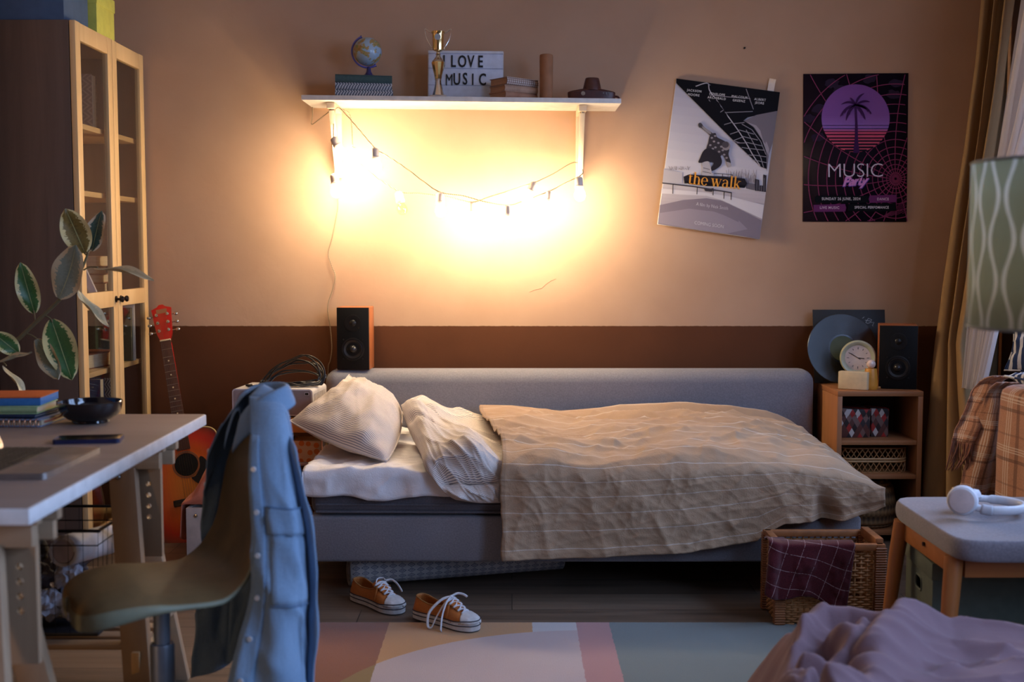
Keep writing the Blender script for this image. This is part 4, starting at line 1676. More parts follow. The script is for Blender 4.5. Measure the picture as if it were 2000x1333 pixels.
# ================================================================== glazed cabinet on the left
M_birch = wood('birch_frame', (206, 166, 112), (222, 186, 134), 'z', 1, .42)
M_birchh = wood('birch_shelf', (206, 166, 112), (222, 186, 134), 'y', 1, .42)
M_walnut = wood('grey_walnut', (78, 60, 50), (104, 82, 68), 'z', .9, .5)
M_inner = wood('cabinet_inner', (160, 106, 72), (180, 124, 88), 'z', .9, .5)
M_cglass = glass_thin('cabinet_glass', (.94, .94, .92, 1), .1, .02)
M_knob = plain('dark_bronze', (42, 34, 30), .35, .8)
CX0, CXF, CY0, CY1, CZ = -1.885, -1.574, 4.37, 5.17, 2.02
cab = thing('glazed_cabinet', 'tall brown cabinet with two pale wooden glass doors in the left corner', 'cabinet', ((CX0 + CXF) / 2, (CY0 + CY1) / 2, 0))
xd = CXF - .022
MB().span((CX0, CY0, 0), (xd - .002, CY0 + .018, CZ), .001).build('side_panel', M_walnut, cab, True)
MB().span((CX0, CY1 - .018, 0), (xd - .002, CY1, CZ), .001).build('side_panel', M_walnut, cab, True)
MB().span((CX0 + .001, CY0 + .019, CZ - .018), (xd - .003, CY1 - .019, CZ), .001).build('top_panel', M_walnut, cab, True)
MB().span((CX0 + .001, CY0 + .019, .06), (xd - .003, CY1 - .019, .08)).build('bottom_panel', M_birchh, cab, True)
MB().span((CX0 + .001, CY0 + .019, 0), (xd - .02, CY1 - .019, .059)).build('plinth', M_walnut, cab, True)
MB().span((CX0 + .001, CY0 + .019, .082), (CX0 + .006, CY1 - .019, CZ - .02)).build('back_panel', M_inner, cab, True)
SHELVES = (.395, .705, 1.0, 1.395, 1.645)
for z in SHELVES:
    MB().span((CX0 + .008, CY0 + .019, z), (xd - .012, CY1 - .019, z + .020), .001).build('shelf', M_birchh, cab, True)
ym = (CY0 + CY1) / 2
for a, b, ks in ((CY0 + .002, ym - .002, 1), (ym + .002, CY1 - .002, -1)):
    d = MB()
    st = .052
    x0, x1 = xd, CXF
    d.span((x0, a, .062), (x1, a + st, CZ), .003)
    d.span((x0, b - st, .062), (x1, b, CZ), .003)
    for z0, z1 in ((CZ - .065, CZ - .001), (.968, 1.032), (.063, .13)):
        d.span((x0 + .001, a + st - .002, z0), (x1 - .001, b - st + .002, z1), .003)
    door = d.build('door', M_birch, cab, True)
    for z0, z1 in ((1.03, CZ - .063), (.128, .97)):
        g = MB().span((x0 + .009, a + st - .003, z0), (x0 + .012, b - st + .003, z1))
        g.xform(root_matrix(cab).inverted()).build('glass_pane', M_cglass, door, smooth=False)
    yk = (b - .026) if ks == 1 else (a + .026)
    k = MB().lathe([(0, 0), (.013, 0), (.013, .003), (.005, .006), (.005, .016), (.011, .020), (.013, .026), (.010, .031), (0, .032)], (CXF, yk, .998), 20, rotm(0, pi / 2, 0))
    k.xform(root_matrix(cab).inverted()).build('knob', M_knob, door)

# inside the cabinet
M_hdark = herring('herringbone_binder', (120, 98, 90), (150, 126, 114), 28)


def std_book(name, label, w, h, th, cover, loc, rz, group=None, pages=None):
    """book standing upright: cover faces local -y, width w along x, thickness th along y"""
    r = thing(name, label, 'book', loc, rz, group)
    c = MB()
    c.span((-w / 2, -th / 2, 0), (w / 2, -th / 2 + .003, h), .001)
    c.span((-w / 2, th / 2 - .003, 0), (w / 2, th / 2, h), .001)
    c.span((-w / 2, -th / 2 + .0005, 0), (-w / 2 + .004, th / 2 - .0005, h), .001)
    c.build('cover', cover, r)
    MB().span((-w / 2 + .004, -th / 2 + .0032, .003), (w / 2 - .004, th / 2 - .0032, h - .003)).build('pages', pages or M_page, r, smooth=False)
    return r


std_book('binder', 'herringbone-patterned binder with cream page edges on the upper cabinet shelf', .215, .212, .055, M_hdark, (-1.745, 4.74, SHELVES[4] + .0205), 0)
M_bk1 = fabric('brown_bookcloth', (128, 78, 56), (150, 96, 70), 500, .7, .1, 0)
M_bk2 = fabric('ochre_bookcloth', (150, 112, 78), (172, 134, 96), 500, .7, .1, 0)
M_bkg = fabric('green_bookcloth', (44, 62, 44), (58, 78, 56), 500, .7, .1, 0)
M_bkn = fabric('navy_bookcloth', (34, 46, 72), (46, 60, 90), 500, .7, .1, 0)
zc = SHELVES[2] + .0205
for k, (h, m, rz, lab) in enumerate(((.040, M_bk2, 74, 'ochre book at the bottom of the stack behind the cabinet glass'), (.036, M_bk1, 82, 'brown book second from the bottom of the stack in the cabinet'), (.032, M_bk2, 70, 'ochre book third from the bottom of the stack in the cabinet'), (.040, M_pine, 96, 'fat pale paperback topping the stack in the cabinet'))):
    book('cabinet_book', lab, .17, h - .0006, .125, m, M_page, (-1.715 + .004 * (k % 2), 4.86, zc), radians(-rz), 'books stacked in the cabinet')
    zc += h
A_ = MB()
Mx = Matrix.Translation((-1.690, 4.655, SHELVES[2] + .0255)) @ Matrix.Rotation(radians(8), 4, 'Z') @ Matrix.Rotation(pi / 2, 4, 'X')
vs, fs = text2d('A', .205, .95, .004)
zl = min(q[1] for q in vs)
A_.mesh([(x, y - zl) for x, y in vs], fs, Mx)
tag(A_.build('decorative_letter', plain('letter_white', (216, 210, 214), .4), solid=.022, offset=0, smooth=False), 'white freestanding letter A behind the cabinet glass', 'letter')
z7 = SHELVES[1] + .0205
book('cabinet_book', 'large brown book lying flat with cream pages toward the left glass door', .25, .058, .19, M_bk1, M_page, (-1.73, 4.80, z7), radians(-100))
o = MB().span((-1.872, 4.98, z7), (-1.742, 5.12, z7 + .25), .004).build('box_file', M_bkg)
tag(o, 'dark green box file at the back of the lower cabinet shelf', 'box file')
std_book('book', 'thin green book standing upright behind the right cabinet door', .12, .225, .02, M_bkg, (-1.662, 5.02, z7), 0)
std_book('book', 'slim white book standing upright next to the thin green book in the cabinet', .13, .255, .014, M_shelf, (-1.664, 5.05, z7), 0)
z4 = SHELVES[0] + .0205
std_book('folder', 'navy folder standing at the bottom behind the cabinet glass', .24, .27, .05, M_bkn, (-1.735, 4.68, z4), 0)
std_book('folder', 'dark patterned folder standing beside the navy folder in the cabinet', .23, .25, .04, M_herr, (-1.735, 4.88, z4), 0)

# storage boxes on top of the cabinet
M_slate = plain('slate_blue_card', (58, 80, 108), .75, bump=.05)
M_lime = plain('lime_yellow_card', (196, 190, 84), .7, bump=.05)


def lid_box(name, label, x0, x1, y0, y1, z0, h, m, lid=.06, g=.003):
    r = thing(name, label, 'box', ((x0 + x1) / 2, (y0 + y1) / 2, z0))
    MB().span((x0 + g, y0 + g, z0), (x1 - g, y1 - g, z0 + h - .002), .002).build('body', m, r, True)
    MB().span((x0, y0, z0 + h - lid), (x1, y1, z0 + h), .002).build('lid', m, r, True)
    return r


lid_box('storage_box', 'slate blue cardboard box on top of the cabinet', CX0 + .01, -1.612, 4.375, 4.63, CZ + .0004, .30, M_slate)
lid_box('storage_box', 'lime yellow cardboard box on top of the cabinet behind the blue box', CX0 + .03, -1.588, 4.65, 4.86, CZ + .0004, .165, M_lime, .05)

# ================================================================== desk on two trestles
M_top = wood('greyed_desktop', (128, 110, 100), (146, 127, 116), 'x', .7, .5)
M_edge = plain('desktop_edge_white', (222, 220, 220), .4)
M_tr = wood('trestle_pine', (150, 122, 96), (176, 148, 118), 'z', .8, .55)
M_trx = wood('trestle_pine_beam', (150, 122, 96), (176, 148, 118), 'x', .8, .55)
M_trend = wood('fresh_pine', (206, 164, 112), (224, 186, 136), 'y', .8, .55)
DX0, DX1, DY0, DY1, DZ = -1.885, -.845, 2.06, 3.275, .74
desk = thing('desk', 'grey-topped desk with a white edge standing on two wooden trestles', 'desk', ((DX0 + DX1) / 2, (DY0 + DY1) / 2, 0))
MB().m(0).span((DX0, DY0, DZ - .031), (DX1, DY1, DZ - .0015), .003).m(1).span((DX0 + .004, DY0 + .004, DZ - .003), (DX1 - .004, DY1 - .004, DZ), .001).build('desktop', [M_edge, M_top], desk, True)


def holed_board(mb, c, w, h, t_, holes, r):
    """upright board facing -y with round holes bored through (hole heights relative to its foot)"""
    cx, cy, z0 = c
    cuts = [0.0]
    for q in holes:
        cuts += [q - r * 1.8, q + r * 1.8]
    cuts.append(h)
    n = 16
    for i in range(len(cuts) - 1):
        a, b = cuts[i], cuts[i + 1]
        if i % 2 == 0:
            for yy in (cy - t_ / 2, cy + t_ / 2):
                mb.add([(cx - w / 2, yy, z0 + a), (cx + w / 2, yy, z0 + a), (cx + w / 2, yy, z0 + b), (cx - w / 2, yy, z0 + b)], [(0, 1, 2, 3)])
        else:
            zc = z0 + (a + b) / 2
            ring, sq = [], []
            for k in range(n):
                an = 2 * pi * (k + .5) / n
                ring.append((cos(an) * r, sin(an) * r))
                m = max(abs(cos(an)) / (w / 2), abs(sin(an)) / ((b - a) / 2))
                sq.append((cos(an) / m, sin(an) / m))
            # corners of the cell
            for yy in (cy - t_ / 2, cy + t_ / 2):
                vs = [(cx + p[0], yy, zc + p[1]) for p in ring] + [(cx + p[0], yy, zc + p[1]) for p in sq]
                fs = [(k, (k + 1) % n, n + (k + 1) % n, n + k) for k in range(n)]
                mb.add(vs, fs)
                for sx_ in (-1, 1):
                    for sz_ in (-1, 1):
                        cand = [p for p in sq if p[0] * sx_ > 0 and p[1] * sz_ > 0]
                        e1 = max(cand, key=lambda p: abs(p[0]) * 1000 - abs(p[1]) * 0 - (0 if abs(abs(p[0]) - w / 2) < 1e-9 else 1e6) + abs(p[1]))
                        e2 = max(cand, key=lambda p: -(0 if abs(abs(p[1]) - (b - a) / 2) < 1e-9 else 1e6) + abs(p[0]))
                        mb.add([(cx + e1[0], yy, zc + e1[1]), (cx + sx_ * w / 2, yy, zc + sz_ * (b - a) / 2), (cx + e2[0], yy, zc + e2[1])], [(0, 1, 2)])
            vs = [(cx + p[0], cy - t_ / 2, zc + p[1]) for p in ring] + [(cx + p[0], cy + t_ / 2, zc + p[1]) for p in ring]
            mb.add(vs, [(k, (k + 1) % n, n + (k + 1) % n, n + k) for k in range(n)])
    x0, x1, y0, y1 = cx - w / 2, cx + w / 2, cy - t_ / 2, cy + t_ / 2
    for xx in (x0, x1):
        mb.add([(xx, y0, z0), (xx, y1, z0), (xx, y1, z0 + h), (xx, y0, z0 + h)], [(0, 1, 2, 3)])
    for zz in (z0, z0 + h):
        mb.add([(x0, y0, zz), (x1, y0, zz), (x1, y1, zz), (x0, y1, zz)], [(0, 1, 2, 3)])


DI = root_matrix(desk).inverted()
for ty, slat in ((2.205, 1), (3.0, 1)):
    t_ = MB()
    x1, x0 = -.868, -1.52
    t_.span((x0, ty - .045, DZ - .0535), (x1 - .004, ty - .020, DZ - .032), .002)
    t_.span((x0, ty + .012, DZ - .0565), (x1 + .012, ty + .036, DZ - .032), .002)
    t_.span((x0 + .01, ty - .036, DZ - .098), (x1 - .018, ty - .006, DZ - .054), .002)
    t_.span((x0 + .01, ty + .010, DZ - .094), (x1 + .004, ty + .030, DZ - .057), .002)
    tr = t_.build('trestle', M_trx, desk, True)
    for px_ in (x1 - .055, x0 + .07):
        hb = MB()
        holed_board(hb, (px_, ty + .002, .412), .062, .245, .018, (.103, .131, .159, .187), .0068)
        hb.xform(DI).build('post', M_tr, tr, smooth=False)
    for sx_ in (-1, 1):
        xt = -.978 if sx_ == 1 else -1.44
        for sy in (-1, 1):
            lg = MB()
            p0 = V((xt, ty + sy * .030, DZ - .100))
            p1 = V((xt + sx_ * (.085 if sy == -1 else .045), ty + sy * (.19 if sy == -1 else .25), .0))
            lg.bar(p1, p0, .066, .030, .002, up=(0, 1, 0))
            # cut the foot flat on the floor
            lg.xform(DI)
            for q in range(len(lg.v)):
                if lg.v[q].z < .012:
                    lg.v[q].z = 0.0
            lg.build('leg', M_tr, tr)
        s_ = MB()
        f = .27
        xa_, xb_ = xt + sx_ * .085 * .72, xt + sx_ * .045 * .72
        s_.bar((xa_, ty - .19 * .86, .185), (xb_, ty + .25 * .80, .185), .020, .058, .002)
        s_.xform(DI).build('stretcher', M_trend, tr)
    for k in range(5):
        s_ = MB()
        yy = ty - .125 + .066 * k
        s_.span((-1.50, yy - .020, .2145), (-.91, yy + .020, .2285), .002)
        s_.xform(DI).build('shelf_slat', M_trx, tr)
    b_ = MB()
    b_.ball((-.985, ty - .05, DZ - .115), .007, 12, 8)
    b_.xform(DI).build('bolt', plain('bare_steel', (150, 146, 140), .35, .9), tr)

# ---- things on the desk
def onD(px, py, dz=0.0):
    return onz(px, py, DZ + dz)


M_sky = fabric('sky_blue_bookcloth', (52, 104, 160), (66, 120, 178), 400, .6, .1, 0)
M_or = fabric('orange_bookcloth', (176, 84, 36), (196, 100, 48), 400, .6, .1, 0)
M_mint = fabric('mint_bookcloth', (138, 164, 120), (158, 182, 138), 400, .6, .1, 0)
M_grey = fabric('grey_blue_bookcloth', (118, 128, 156), (146, 154, 178), 150, .6, .1, 0)
zb = DZ + .0004
group = 'books stacked on the desk'
bp = onD(2, 836)
bxd, byd = -1.315, 3.105
# spiral notebook at the bottom
nb = thing('notebook', 'grey-blue spiral notebook at the bottom of the desk stack', 'notebook', (bxd, byd, zb), radians(-2), group)
MB().span((-.115, -.080, 0), (.115, .080, .003), .001).build('back_cover', M_grey, nb)
MB().span((-.110, -.070, .003), (.113, .078, .017)).build('pages', M_page, nb, smooth=False)
MB().span((-.115, -.080, .017), (.115, .080, .020), .001).build('front_cover', M_grey, nb)
w_ = MB()
for k in range(16):
    xx = -.105 + .014 * k
    w_.tube([(xx, -.079 + .009 * cos(a), .010 + .011 * sin(a)) for a in [i * 2 * pi / 12 for i in range(12)]], .0011, 5, closed=True)
w_.build('spiral', plain('copper_wire', (190, 130, 96), .3, .9), nb)
zb += .0225
book('desk_book', 'thin dark blue book above the spiral notebook on the desk', .215, .0085, .15, M_bkn, M_pagew, (bxd - .004, byd + .004, zb), radians(-5), group)
zb += .0092
book('desk_book', 'mint green book in the middle of the desk stack', .22, .0205, .150, M_mint, M_page, (bxd - .012, byd + .0, zb), radians(1), group)
zb += .0212
# box-like blue book with an orange cover on top
tb_ = thing('desk_book', 'blue book with an orange cover on top of the desk stack', 'book', (bxd - .012, byd + .002, zb), radians(4), group)
MB().span((-.115, -.072, 0), (.112, .078, .0195), .0015).build('page_block', M_sky, tb_)
MB().span((-.116, -.073, .0195), (.113, .079, .0225), .001).build('cover', M_or, tb_)
# ribbon page marker
o = MB().tube(spline([(bxd + .1175, byd + .04, DZ + .026), (bxd + .123, byd + .045, DZ + .030), (bxd + .132, byd + .02, DZ + .02), (bxd + .120, byd - .03, DZ + .012), (bxd + .108, byd - .062, DZ + .010)], 6), .0022, 6, flat=1.0).build('ribbon', plain('salmon_ribbon', (206, 112, 84), .6), nb, True)

# bowl
M_glaze = plain('black_glaze', (12, 12, 20), .12, 0, .6, coat=.4)
bp = V((-1.108, 3.115, DZ))
tag(MB().lathe([(0, .0004), (.046, .0004), (.048, .002), (.0475, .007), (.058, .011), (.070, .020), (.078, .034), (.0805, .050), (.081, .0555), (.0798, .0568), (.0783, .0555), (.0775, .048), (.074, .034), (.066, .020), (.05, .012), (0, .010)], bp, 48).build('bowl', M_glaze), 'round glossy black ceramic bowl standing on the desk', 'bowl')
# phone
ph = thing('phone', 'dark smartphone in a navy case lying on the desk', 'phone', (-1.0, 2.795, DZ + .0004), radians(8))
MB().prism(rrect(-.076, -.037, .076, .037, .010), .0095).build('case', plain('navy_rubber', (26, 32, 74), .5), ph, angle=50)
MB().prism(rrect(-.074, -.035, .074, .035, .009), .0010, Matrix.Translation((0, 0, .0095))).build('screen', plain('black_glass', (8, 8, 10), .08, 0, .6), ph, angle=50)
# laptop
lp = thing('laptop', 'open silver laptop with a dark keyboard near the desk edge', 'laptop', (-1.025, 2.48, DZ + .0004))
M_alu = plain('silver_aluminium', (168, 160, 156), .38, .85)
MB().prism(rrect(-.108, -.160, .108, .160, .012), .0125).build('base', M_alu, lp, angle=50)
kb = MB()
for i in range(6):
    for j in range(15):
        if i == 5 and 4 <= j <= 9:
            continue
        kb.box((-.092 + .0178 * i, -.138 + .0197 * j, .0138), (.0150, .0168, .0014), None, .0006, 1)
kb.box((-.003, 0.0, .0138), (.015, .113, .0014), None, .0006, 1)
kw = MB().span((-.102, -.150, .0122), (.008, .150, .0131)).build('keyboard_well', plain('black_key', (22, 20, 20), .6), lp)
kb.build('keys', plain('black_key', (22, 20, 20), .6), kw)
MB().span((.022, -.060, .0122), (.098, .060, .0128), .0002).build('trackpad', plain('trackpad_grey', (150, 143, 140), .3, .5), lp)
Rm = Matrix.Translation((-.106, 0, .0135)) @ Matrix.Rotation(radians(22), 4, 'Y').inverted()
MB().prism(rrect(-.155, .0, .155, .205, .01), .005, Rm @ Matrix(((0, 0, 1, -.006), (1, 0, 0, 0), (0, 1, 0, 0), (0, 0, 0, 1)))).build('display_lid', M_alu, lp, angle=50)
MB().prism(rect(-.149, .010, .149, .199), .0006, Rm @ Matrix(((0, 0, 1, -.0008), (1, 0, 0, 0), (0, 1, 0, 0), (0, 0, 0, 1)))).build('screen', plain('amber_screen', (176, 130, 66), .15, 0, .6), lp, smooth=False)

# ================================================================== rubber plant
def leafmat(name, c_in, c_mid, c_edge, k=1.0):
    t = NT(name)
    uv = t.sep(t.coord('UV'))
    d = t.math('ABSOLUTE', t.math('SUBTRACT', uv[0], .5))
    n = t.noise(t.coord('UV', (3, 9, 1)), 2.2, 4, .6, .6)
    n2 = t.noise(t.coord('UV', (2.0, 22, 1)), 1.0, 3, .6)
    f = t.math('ADD', t.math('MULTIPLY', d, 2.0), t.math('MULTIPLY', t.math('SUBTRACT', n, .5), 1.1 * k))
    c = t.ramp(f, [(.0, lin(c_in)), (.36, lin(c_mid)), (.66, lin(c_mid)), (.70, lin(c_edge)), (1.0, lin(c_edge))])
    vein = t.math('LESS_THAN', d, .012)
    c = t.mix(t.math('MULTIPLY', vein, .6), c, lin((196, 192, 130)))
    return t.done(t.bsdf(c, .38, 0, t.bump(n2, .15, .004), .45))


M_lg = leafmat('leaf_green_cream', (52, 84, 42), (62, 98, 46), (206, 190, 128))
M_ld = leafmat('leaf_dark_green', (34, 58, 48), (58, 84, 74), (206, 186, 152))
M_lo = leafmat('leaf_bronze', (92, 74, 32), (122, 98, 44), (214, 190, 128))
M_lgr = leafmat('leaf_grey_green', (112, 128, 116), (132, 146, 132), (202, 186, 150))
M_lp = leafmat('leaf_pale_back', (170, 162, 128), (180, 172, 140), (206, 194, 160))
M_stem = plain('plant_stem', (104, 92, 62), .6)
PY = 3.52
plant = thing('rubber_plant', 'variegated rubber plant with large cream-edged leaves behind the desk', 'plant', (-1.70, 3.62, 0))
PI_ = root_matrix(plant).inverted()
MB().lathe([(0, 0), (.10, 0), (.105, .01), (.135, .26), (.14, .28), (.132, .283), (.126, .27), (.12, .255), (0, .25)], (0, 0, 0), 32).build('pot', plain('clay_pot', (150, 96, 70), .8), plant)
MB().lathe([(.122, .250), (.08, .262), (0, .266)], (0, 0, 0), 20).build('soil', plain('dark_soil', (44, 34, 28), .95, bump=.5), plant)


def pp(px, py, dy=0.0):
    return at(px, py, PY + dy)


stem = spline([(-1.70, 3.62, .255), (-1.69, 3.60, .45), (-1.64, 3.56, .70), pp(-40, 715), pp(20, 676), pp(70, 630), pp(117, 585), pp(142, 552), pp(160, 525), pp(172, 495)], 8)
n_ = len(stem)
MB().tube(stem, .006, 10, radii=[lerp(.009, .0032, i / (n_ - 1)) for i in range(n_)]).xform(PI_).build('stem', M_stem, plant)


def leaf(base, tip, w, mat, normal, curl=0.0, droop=0.0, foldv=.12, stalk=None, n=14):
    """elliptic rubber-plant leaf from base to tip (world points); normal: the side it shows"""
    base, tip = V(base), V(tip)
    ax = tip - base
    L = ax.length
    ax.normalize()
    nn = V(normal)
    nn = (nn - ax * nn.dot(ax)).normalized()
    sd = ax.cross(nn)

    def fn(u, v):
        s = 2 * u - 1
        ww = w * .5 * (sin(pi * min(1, v * .97 + .015) ** .92) ** .62) * (1 - .12 * v)
        if v > .93:
            ww *= max(.0, (1 - v) / .07) ** .8 + .02
        q = base + ax * (L * v) + sd * (s * ww)
        q += nn * (foldv * w * (abs(s) ** 1.6 - .4) * sin(pi * v) + curl * L * (v - .5) ** 2 * 2 + .004 * sin(9 * v + 3 * s) * abs(s))
        q += V((0, 0, -1)) * droop * L * v * v
        return q
    lf = MB().grid(fn, 8, 22)
    lf.xform(PI_)
    o = lf.build('leaf', mat, plant, angle=180, recalc=False)
    if stalk is not None:
        MB().tube([PI_ @ p for p in spline([stalk, V(stalk).lerp(base, .5) + V((0, 0, .004)), base, base + ax * L * .05], 5)], .0022, 8).build('petiole', M_stem, o)
    return o


CAMV = V((.35, -1, .15))
leaf(pp(166, 494), pp(128, 408), .088, M_lo, (.25, -1, .1), .1, stalk=pp(172, 495))
leaf(pp(178, 490, .03), pp(197, 411, .06), .066, M_ld, (-.2, -1, .1), -.08, stalk=pp(172, 495))
leaf(pp(146, 482, .05), pp(118, 433, .02), .045, M_lp, (.93, -.3, .1), .1, stalk=pp(170, 500))
leaf(pp(118, 583), pp(151, 479, -.02), .118, M_lgr, (-.25, -1, .25), .08, foldv=.06, stalk=pp(130, 570))
leaf(pp(67, 612), pp(39, 512), .068, M_lg, (.35, -1, -.1), -.1, stalk=pp(69, 632))
leaf(pp(185, 522), pp(300, 528, -.12), .055, M_lp, (0, -.16, 1), -.04, .10, .2, stalk=pp(163, 528))
leaf(pp(152, 574), pp(210, 636, -.10), .055, M_lp, (.80, -.30, .5), .1, .06, .2, stalk=pp(138, 566))
leaf(pp(100, 624), pp(140, 740, -.03), .098, M_lg, (.28, -1, .15), -.06, .02, stalk=pp(84, 618))
leaf(pp(74, 664), pp(118, 742, -.04), .072, M_lgr, (-.35, -1, .25), .12, stalk=pp(50, 652))
leaf(pp(36, 690, -.03), pp(-14, 650, -.05), .060, M_lg, (.15, -1, .4), 0, stalk=pp(22, 676))
leaf(pp(-20, 712, -.04), pp(63, 687, -.10), .050, M_lgr, (.12, -.35, 1), .03, .02, .15, stalk=pp(-30, 712))
leaf(pp(10, 712, -.02), pp(56, 782, -.06), .045, M_lp, (.97, -.14, .25), -.12, .02, .15, stalk=pp(-6, 704))
leaf(pp(-50, 640, .04), pp(-110, 590, .02), .085, M_lg, (.2, -1, .3), .1, stalk=pp(-40, 700))
leaf(pp(-70, 760, .0), pp(-150, 800, -.05), .085, M_lgr, (.1, -.8, .6), .1, stalk=pp(-55, 730))
# ================================================================== swivel chair with the denim shirt
M_olive = plain('olive_shell', (112, 92, 60), .5, bump=.03)
M_olive2 = plain('olive_shell_edge', (132, 134, 112), .5)
M_gmet = plain('grey_powder_coat', (126, 134, 146), .4, .3)
CHX, CHY, CHR = -.595, 2.595, radians(180 + 30)
chair = thing('desk_chair', 'swivel desk chair with a moulded olive shell on a grey gas column', 'chair', (CHX, CHY, 0), CHR)
# profile of the shell, side view: f forward from the back, z up, half-width
SHELL = [(.368, .480, .030), (.366, .483, .078), (.358, .488, .114), (.342, .495, .142), (.31, .504, .164), (.25, .509, .179), (.18, .502, .182), (.11, .499, .178), (.055, .510, .170), (.024, .545, .156), (.008, .585, .144), (.000, .64, .132), (-.008, .71, .116), (-.018, .765, .086), (-.028, .795, .062), (-.034, .810, .042), (-.036, .816, .020)]
prof = spline([(f, w, z) for f, z, w in SHELL], 5)


def shellf(side):
    def fn(u, v):
        i = v * (len(prof) - 1)
        a = int(min(i, len(prof) - 2))
        p = prof[a].lerp(prof[a + 1], i - a)
        s = 2 * u - 1
        w = p.y
        q = prof[min(a + 1, len(prof) - 1)] - prof[max(a - 1, 0)]
        tz = V((q.x, 0, q.z)).normalized()
        nrm = V((tz.z, 0, -tz.x))      # towards the sitter
        if nrm.z < 0 and p.z < .5:
            nrm = -nrm
        curl = (.030 * abs(s) ** 2.4) * lerp(1, .3, sstep(.12, .0, p.x)) * sin(pi * min(1, max(0, v * 1.02)))
        back = sstep(.10, .0, p.x)
        curl = lerp(-.020 * abs(s) ** 3.0, curl, back)
        c = V((p.x, s * w, p.z)) + V((curl * back, 0, curl * (1 - back)))
        return c + (V((0, 0, -.012 - .022 * sstep(.16, .33, p.x))) * (1 - back) + V((-.012, 0, 0)) * back) * side
    return fn


sm = MB()
sm.m(0).grid(shellf(0), 28, 90)
b0 = len(sm.v)
sm.m(0).grid(lambda u, v: shellf(1)(1 - u, v), 28, 90)
rp = [(0, i / 80) for i in range(81)] + [(i / 14, 1) for i in range(1, 15)] + [(1, 1 - i / 80) for i in range(1, 81)] + [(1 - i / 14, 0) for i in range(1, 14)]
NR = len(rp)


def rimf(t_, w):
    u, v = rp[int(round(t_ * NR)) % NR]
    a_, b_ = shellf(0)(u, v), shellf(1)(u, v)
    inn = shellf(0)(lerp(u, .5, .25), max(.03, min(.97, v)))
    out = a_ - inn
    n_ = (a_ - b_).normalized()
    out = (out - n_ * out.dot(n_)).normalized()
    h = (a_ - b_).length / 2
    th = pi * w
    return (a_ + b_) / 2 + n_ * (h * cos(th)) + out * (min(h, .010) * sin(th))


sm.m(1).grid(rimf, NR, 6, cu=True)
sm.build('seat_shell', [M_olive, M_olive2], chair, angle=180)
MB().lathe([(0, .452), (.034, .453), (.06, .462), (.095, .480), (.105, .494), (0, .495)], (.18, 0, 0), 28, Matrix.Diagonal((1.25, 1, 1)).to_3x3()).build('seat_plate', M_gmet, chair)
MB().lathe([(0, .07), (.0255, .07), (.0255, .345), (.024, .35), (.0175, .351), (.0175, .455), (0, .455)], (.18, 0, 0), 24).build('gas_column', M_gmet, chair)
for k in range(5):
    a = 2 * pi * k / 5 + .3
    d = V((cos(a), sin(a), 0))
    arm = MB().bar(V((.18, 0, .085)) + d * .02, V((.18, 0, .068)) + d * .27, .036, .022, .006)
    o = arm.build('base_arm', M_gmet, chair)
    e = V((.18, 0, 0)) + d * .265
    MB().cyl(e + d.cross(V((0, 0, 1))) * .014 + V((0, 0, .028)), e - d.cross(V((0, 0, 1))) * .014 + V((0, 0, .028)), .0275, .0275, 20).build('caster', plain('dark_caster', (30, 30, 32), .5), o)

# denim shirt, hung round the backrest with its front open (l: across, f: forward, z: up, chair axes)
t = NT('blue_denim')
co = t.coord('Object')
n1 = t.noise(t.coord('Object', (260, 260, 900)), 1.0, 2, .6)
n2 = t.noise(co, 6, 3)
n3 = t.noise(t.coord('Object', (26, 26, 12)), 1.0, 4, .6, 1.2)
f = t.math('ADD', t.math('MULTIPLY', n1, .5), t.math('MULTIPLY', n2, .5))
c = t.ramp(f, [(.3, lin((106, 133, 162))), (.7, lin((140, 166, 192)))])
M_denim = t.done(t.bsdf(c, .85, 0, t.bump(t.math('ADD', t.math('MULTIPLY', n1, .2), n3), .35, .006), .2, .15))
M_denimd = fabric('blue_denim_seam', (84, 112, 146), (104, 132, 164), 500, .85, .2, .1)
M_btn = plain('pearl_button', (206, 208, 210), .25)
shirt = thing('denim_shirt', 'light blue denim shirt hung open over the back of the olive desk chair', 'shirt', (CHX, CHY, .25), CHR)
TOPZ, BOTZ = .872, .165
# half-width, reach to the front / back and opening angle (degrees from the back line) by height
RW = [(.165, .258), (.35, .256), (.50, .250), (.62, .208), (.72, .172), (.79, .142), (.83, .114), (.855, .084), (.872, .050)]
RF = [(.165, .200), (.35, .180), (.50, .145), (.62, .125), (.72, .100), (.79, .078), (.83, .058), (.855, .046), (.872, .036)]
RB = [(.165, .070), (.35, .068), (.50, .066), (.62, .064), (.72, .060), (.79, .058), (.83, .050), (.855, .044), (.872, .036)]
AN = [(.165, 134), (.35, 129), (.50, 124), (.62, 122), (.72, 125), (.80, 134), (.85, 150), (.872, 160)]
AF = [(.165, 112), (.40, 110), (.50, 112), (.62, 120), (.72, 136), (.80, 150), (.85, 160), (.872, 166)]


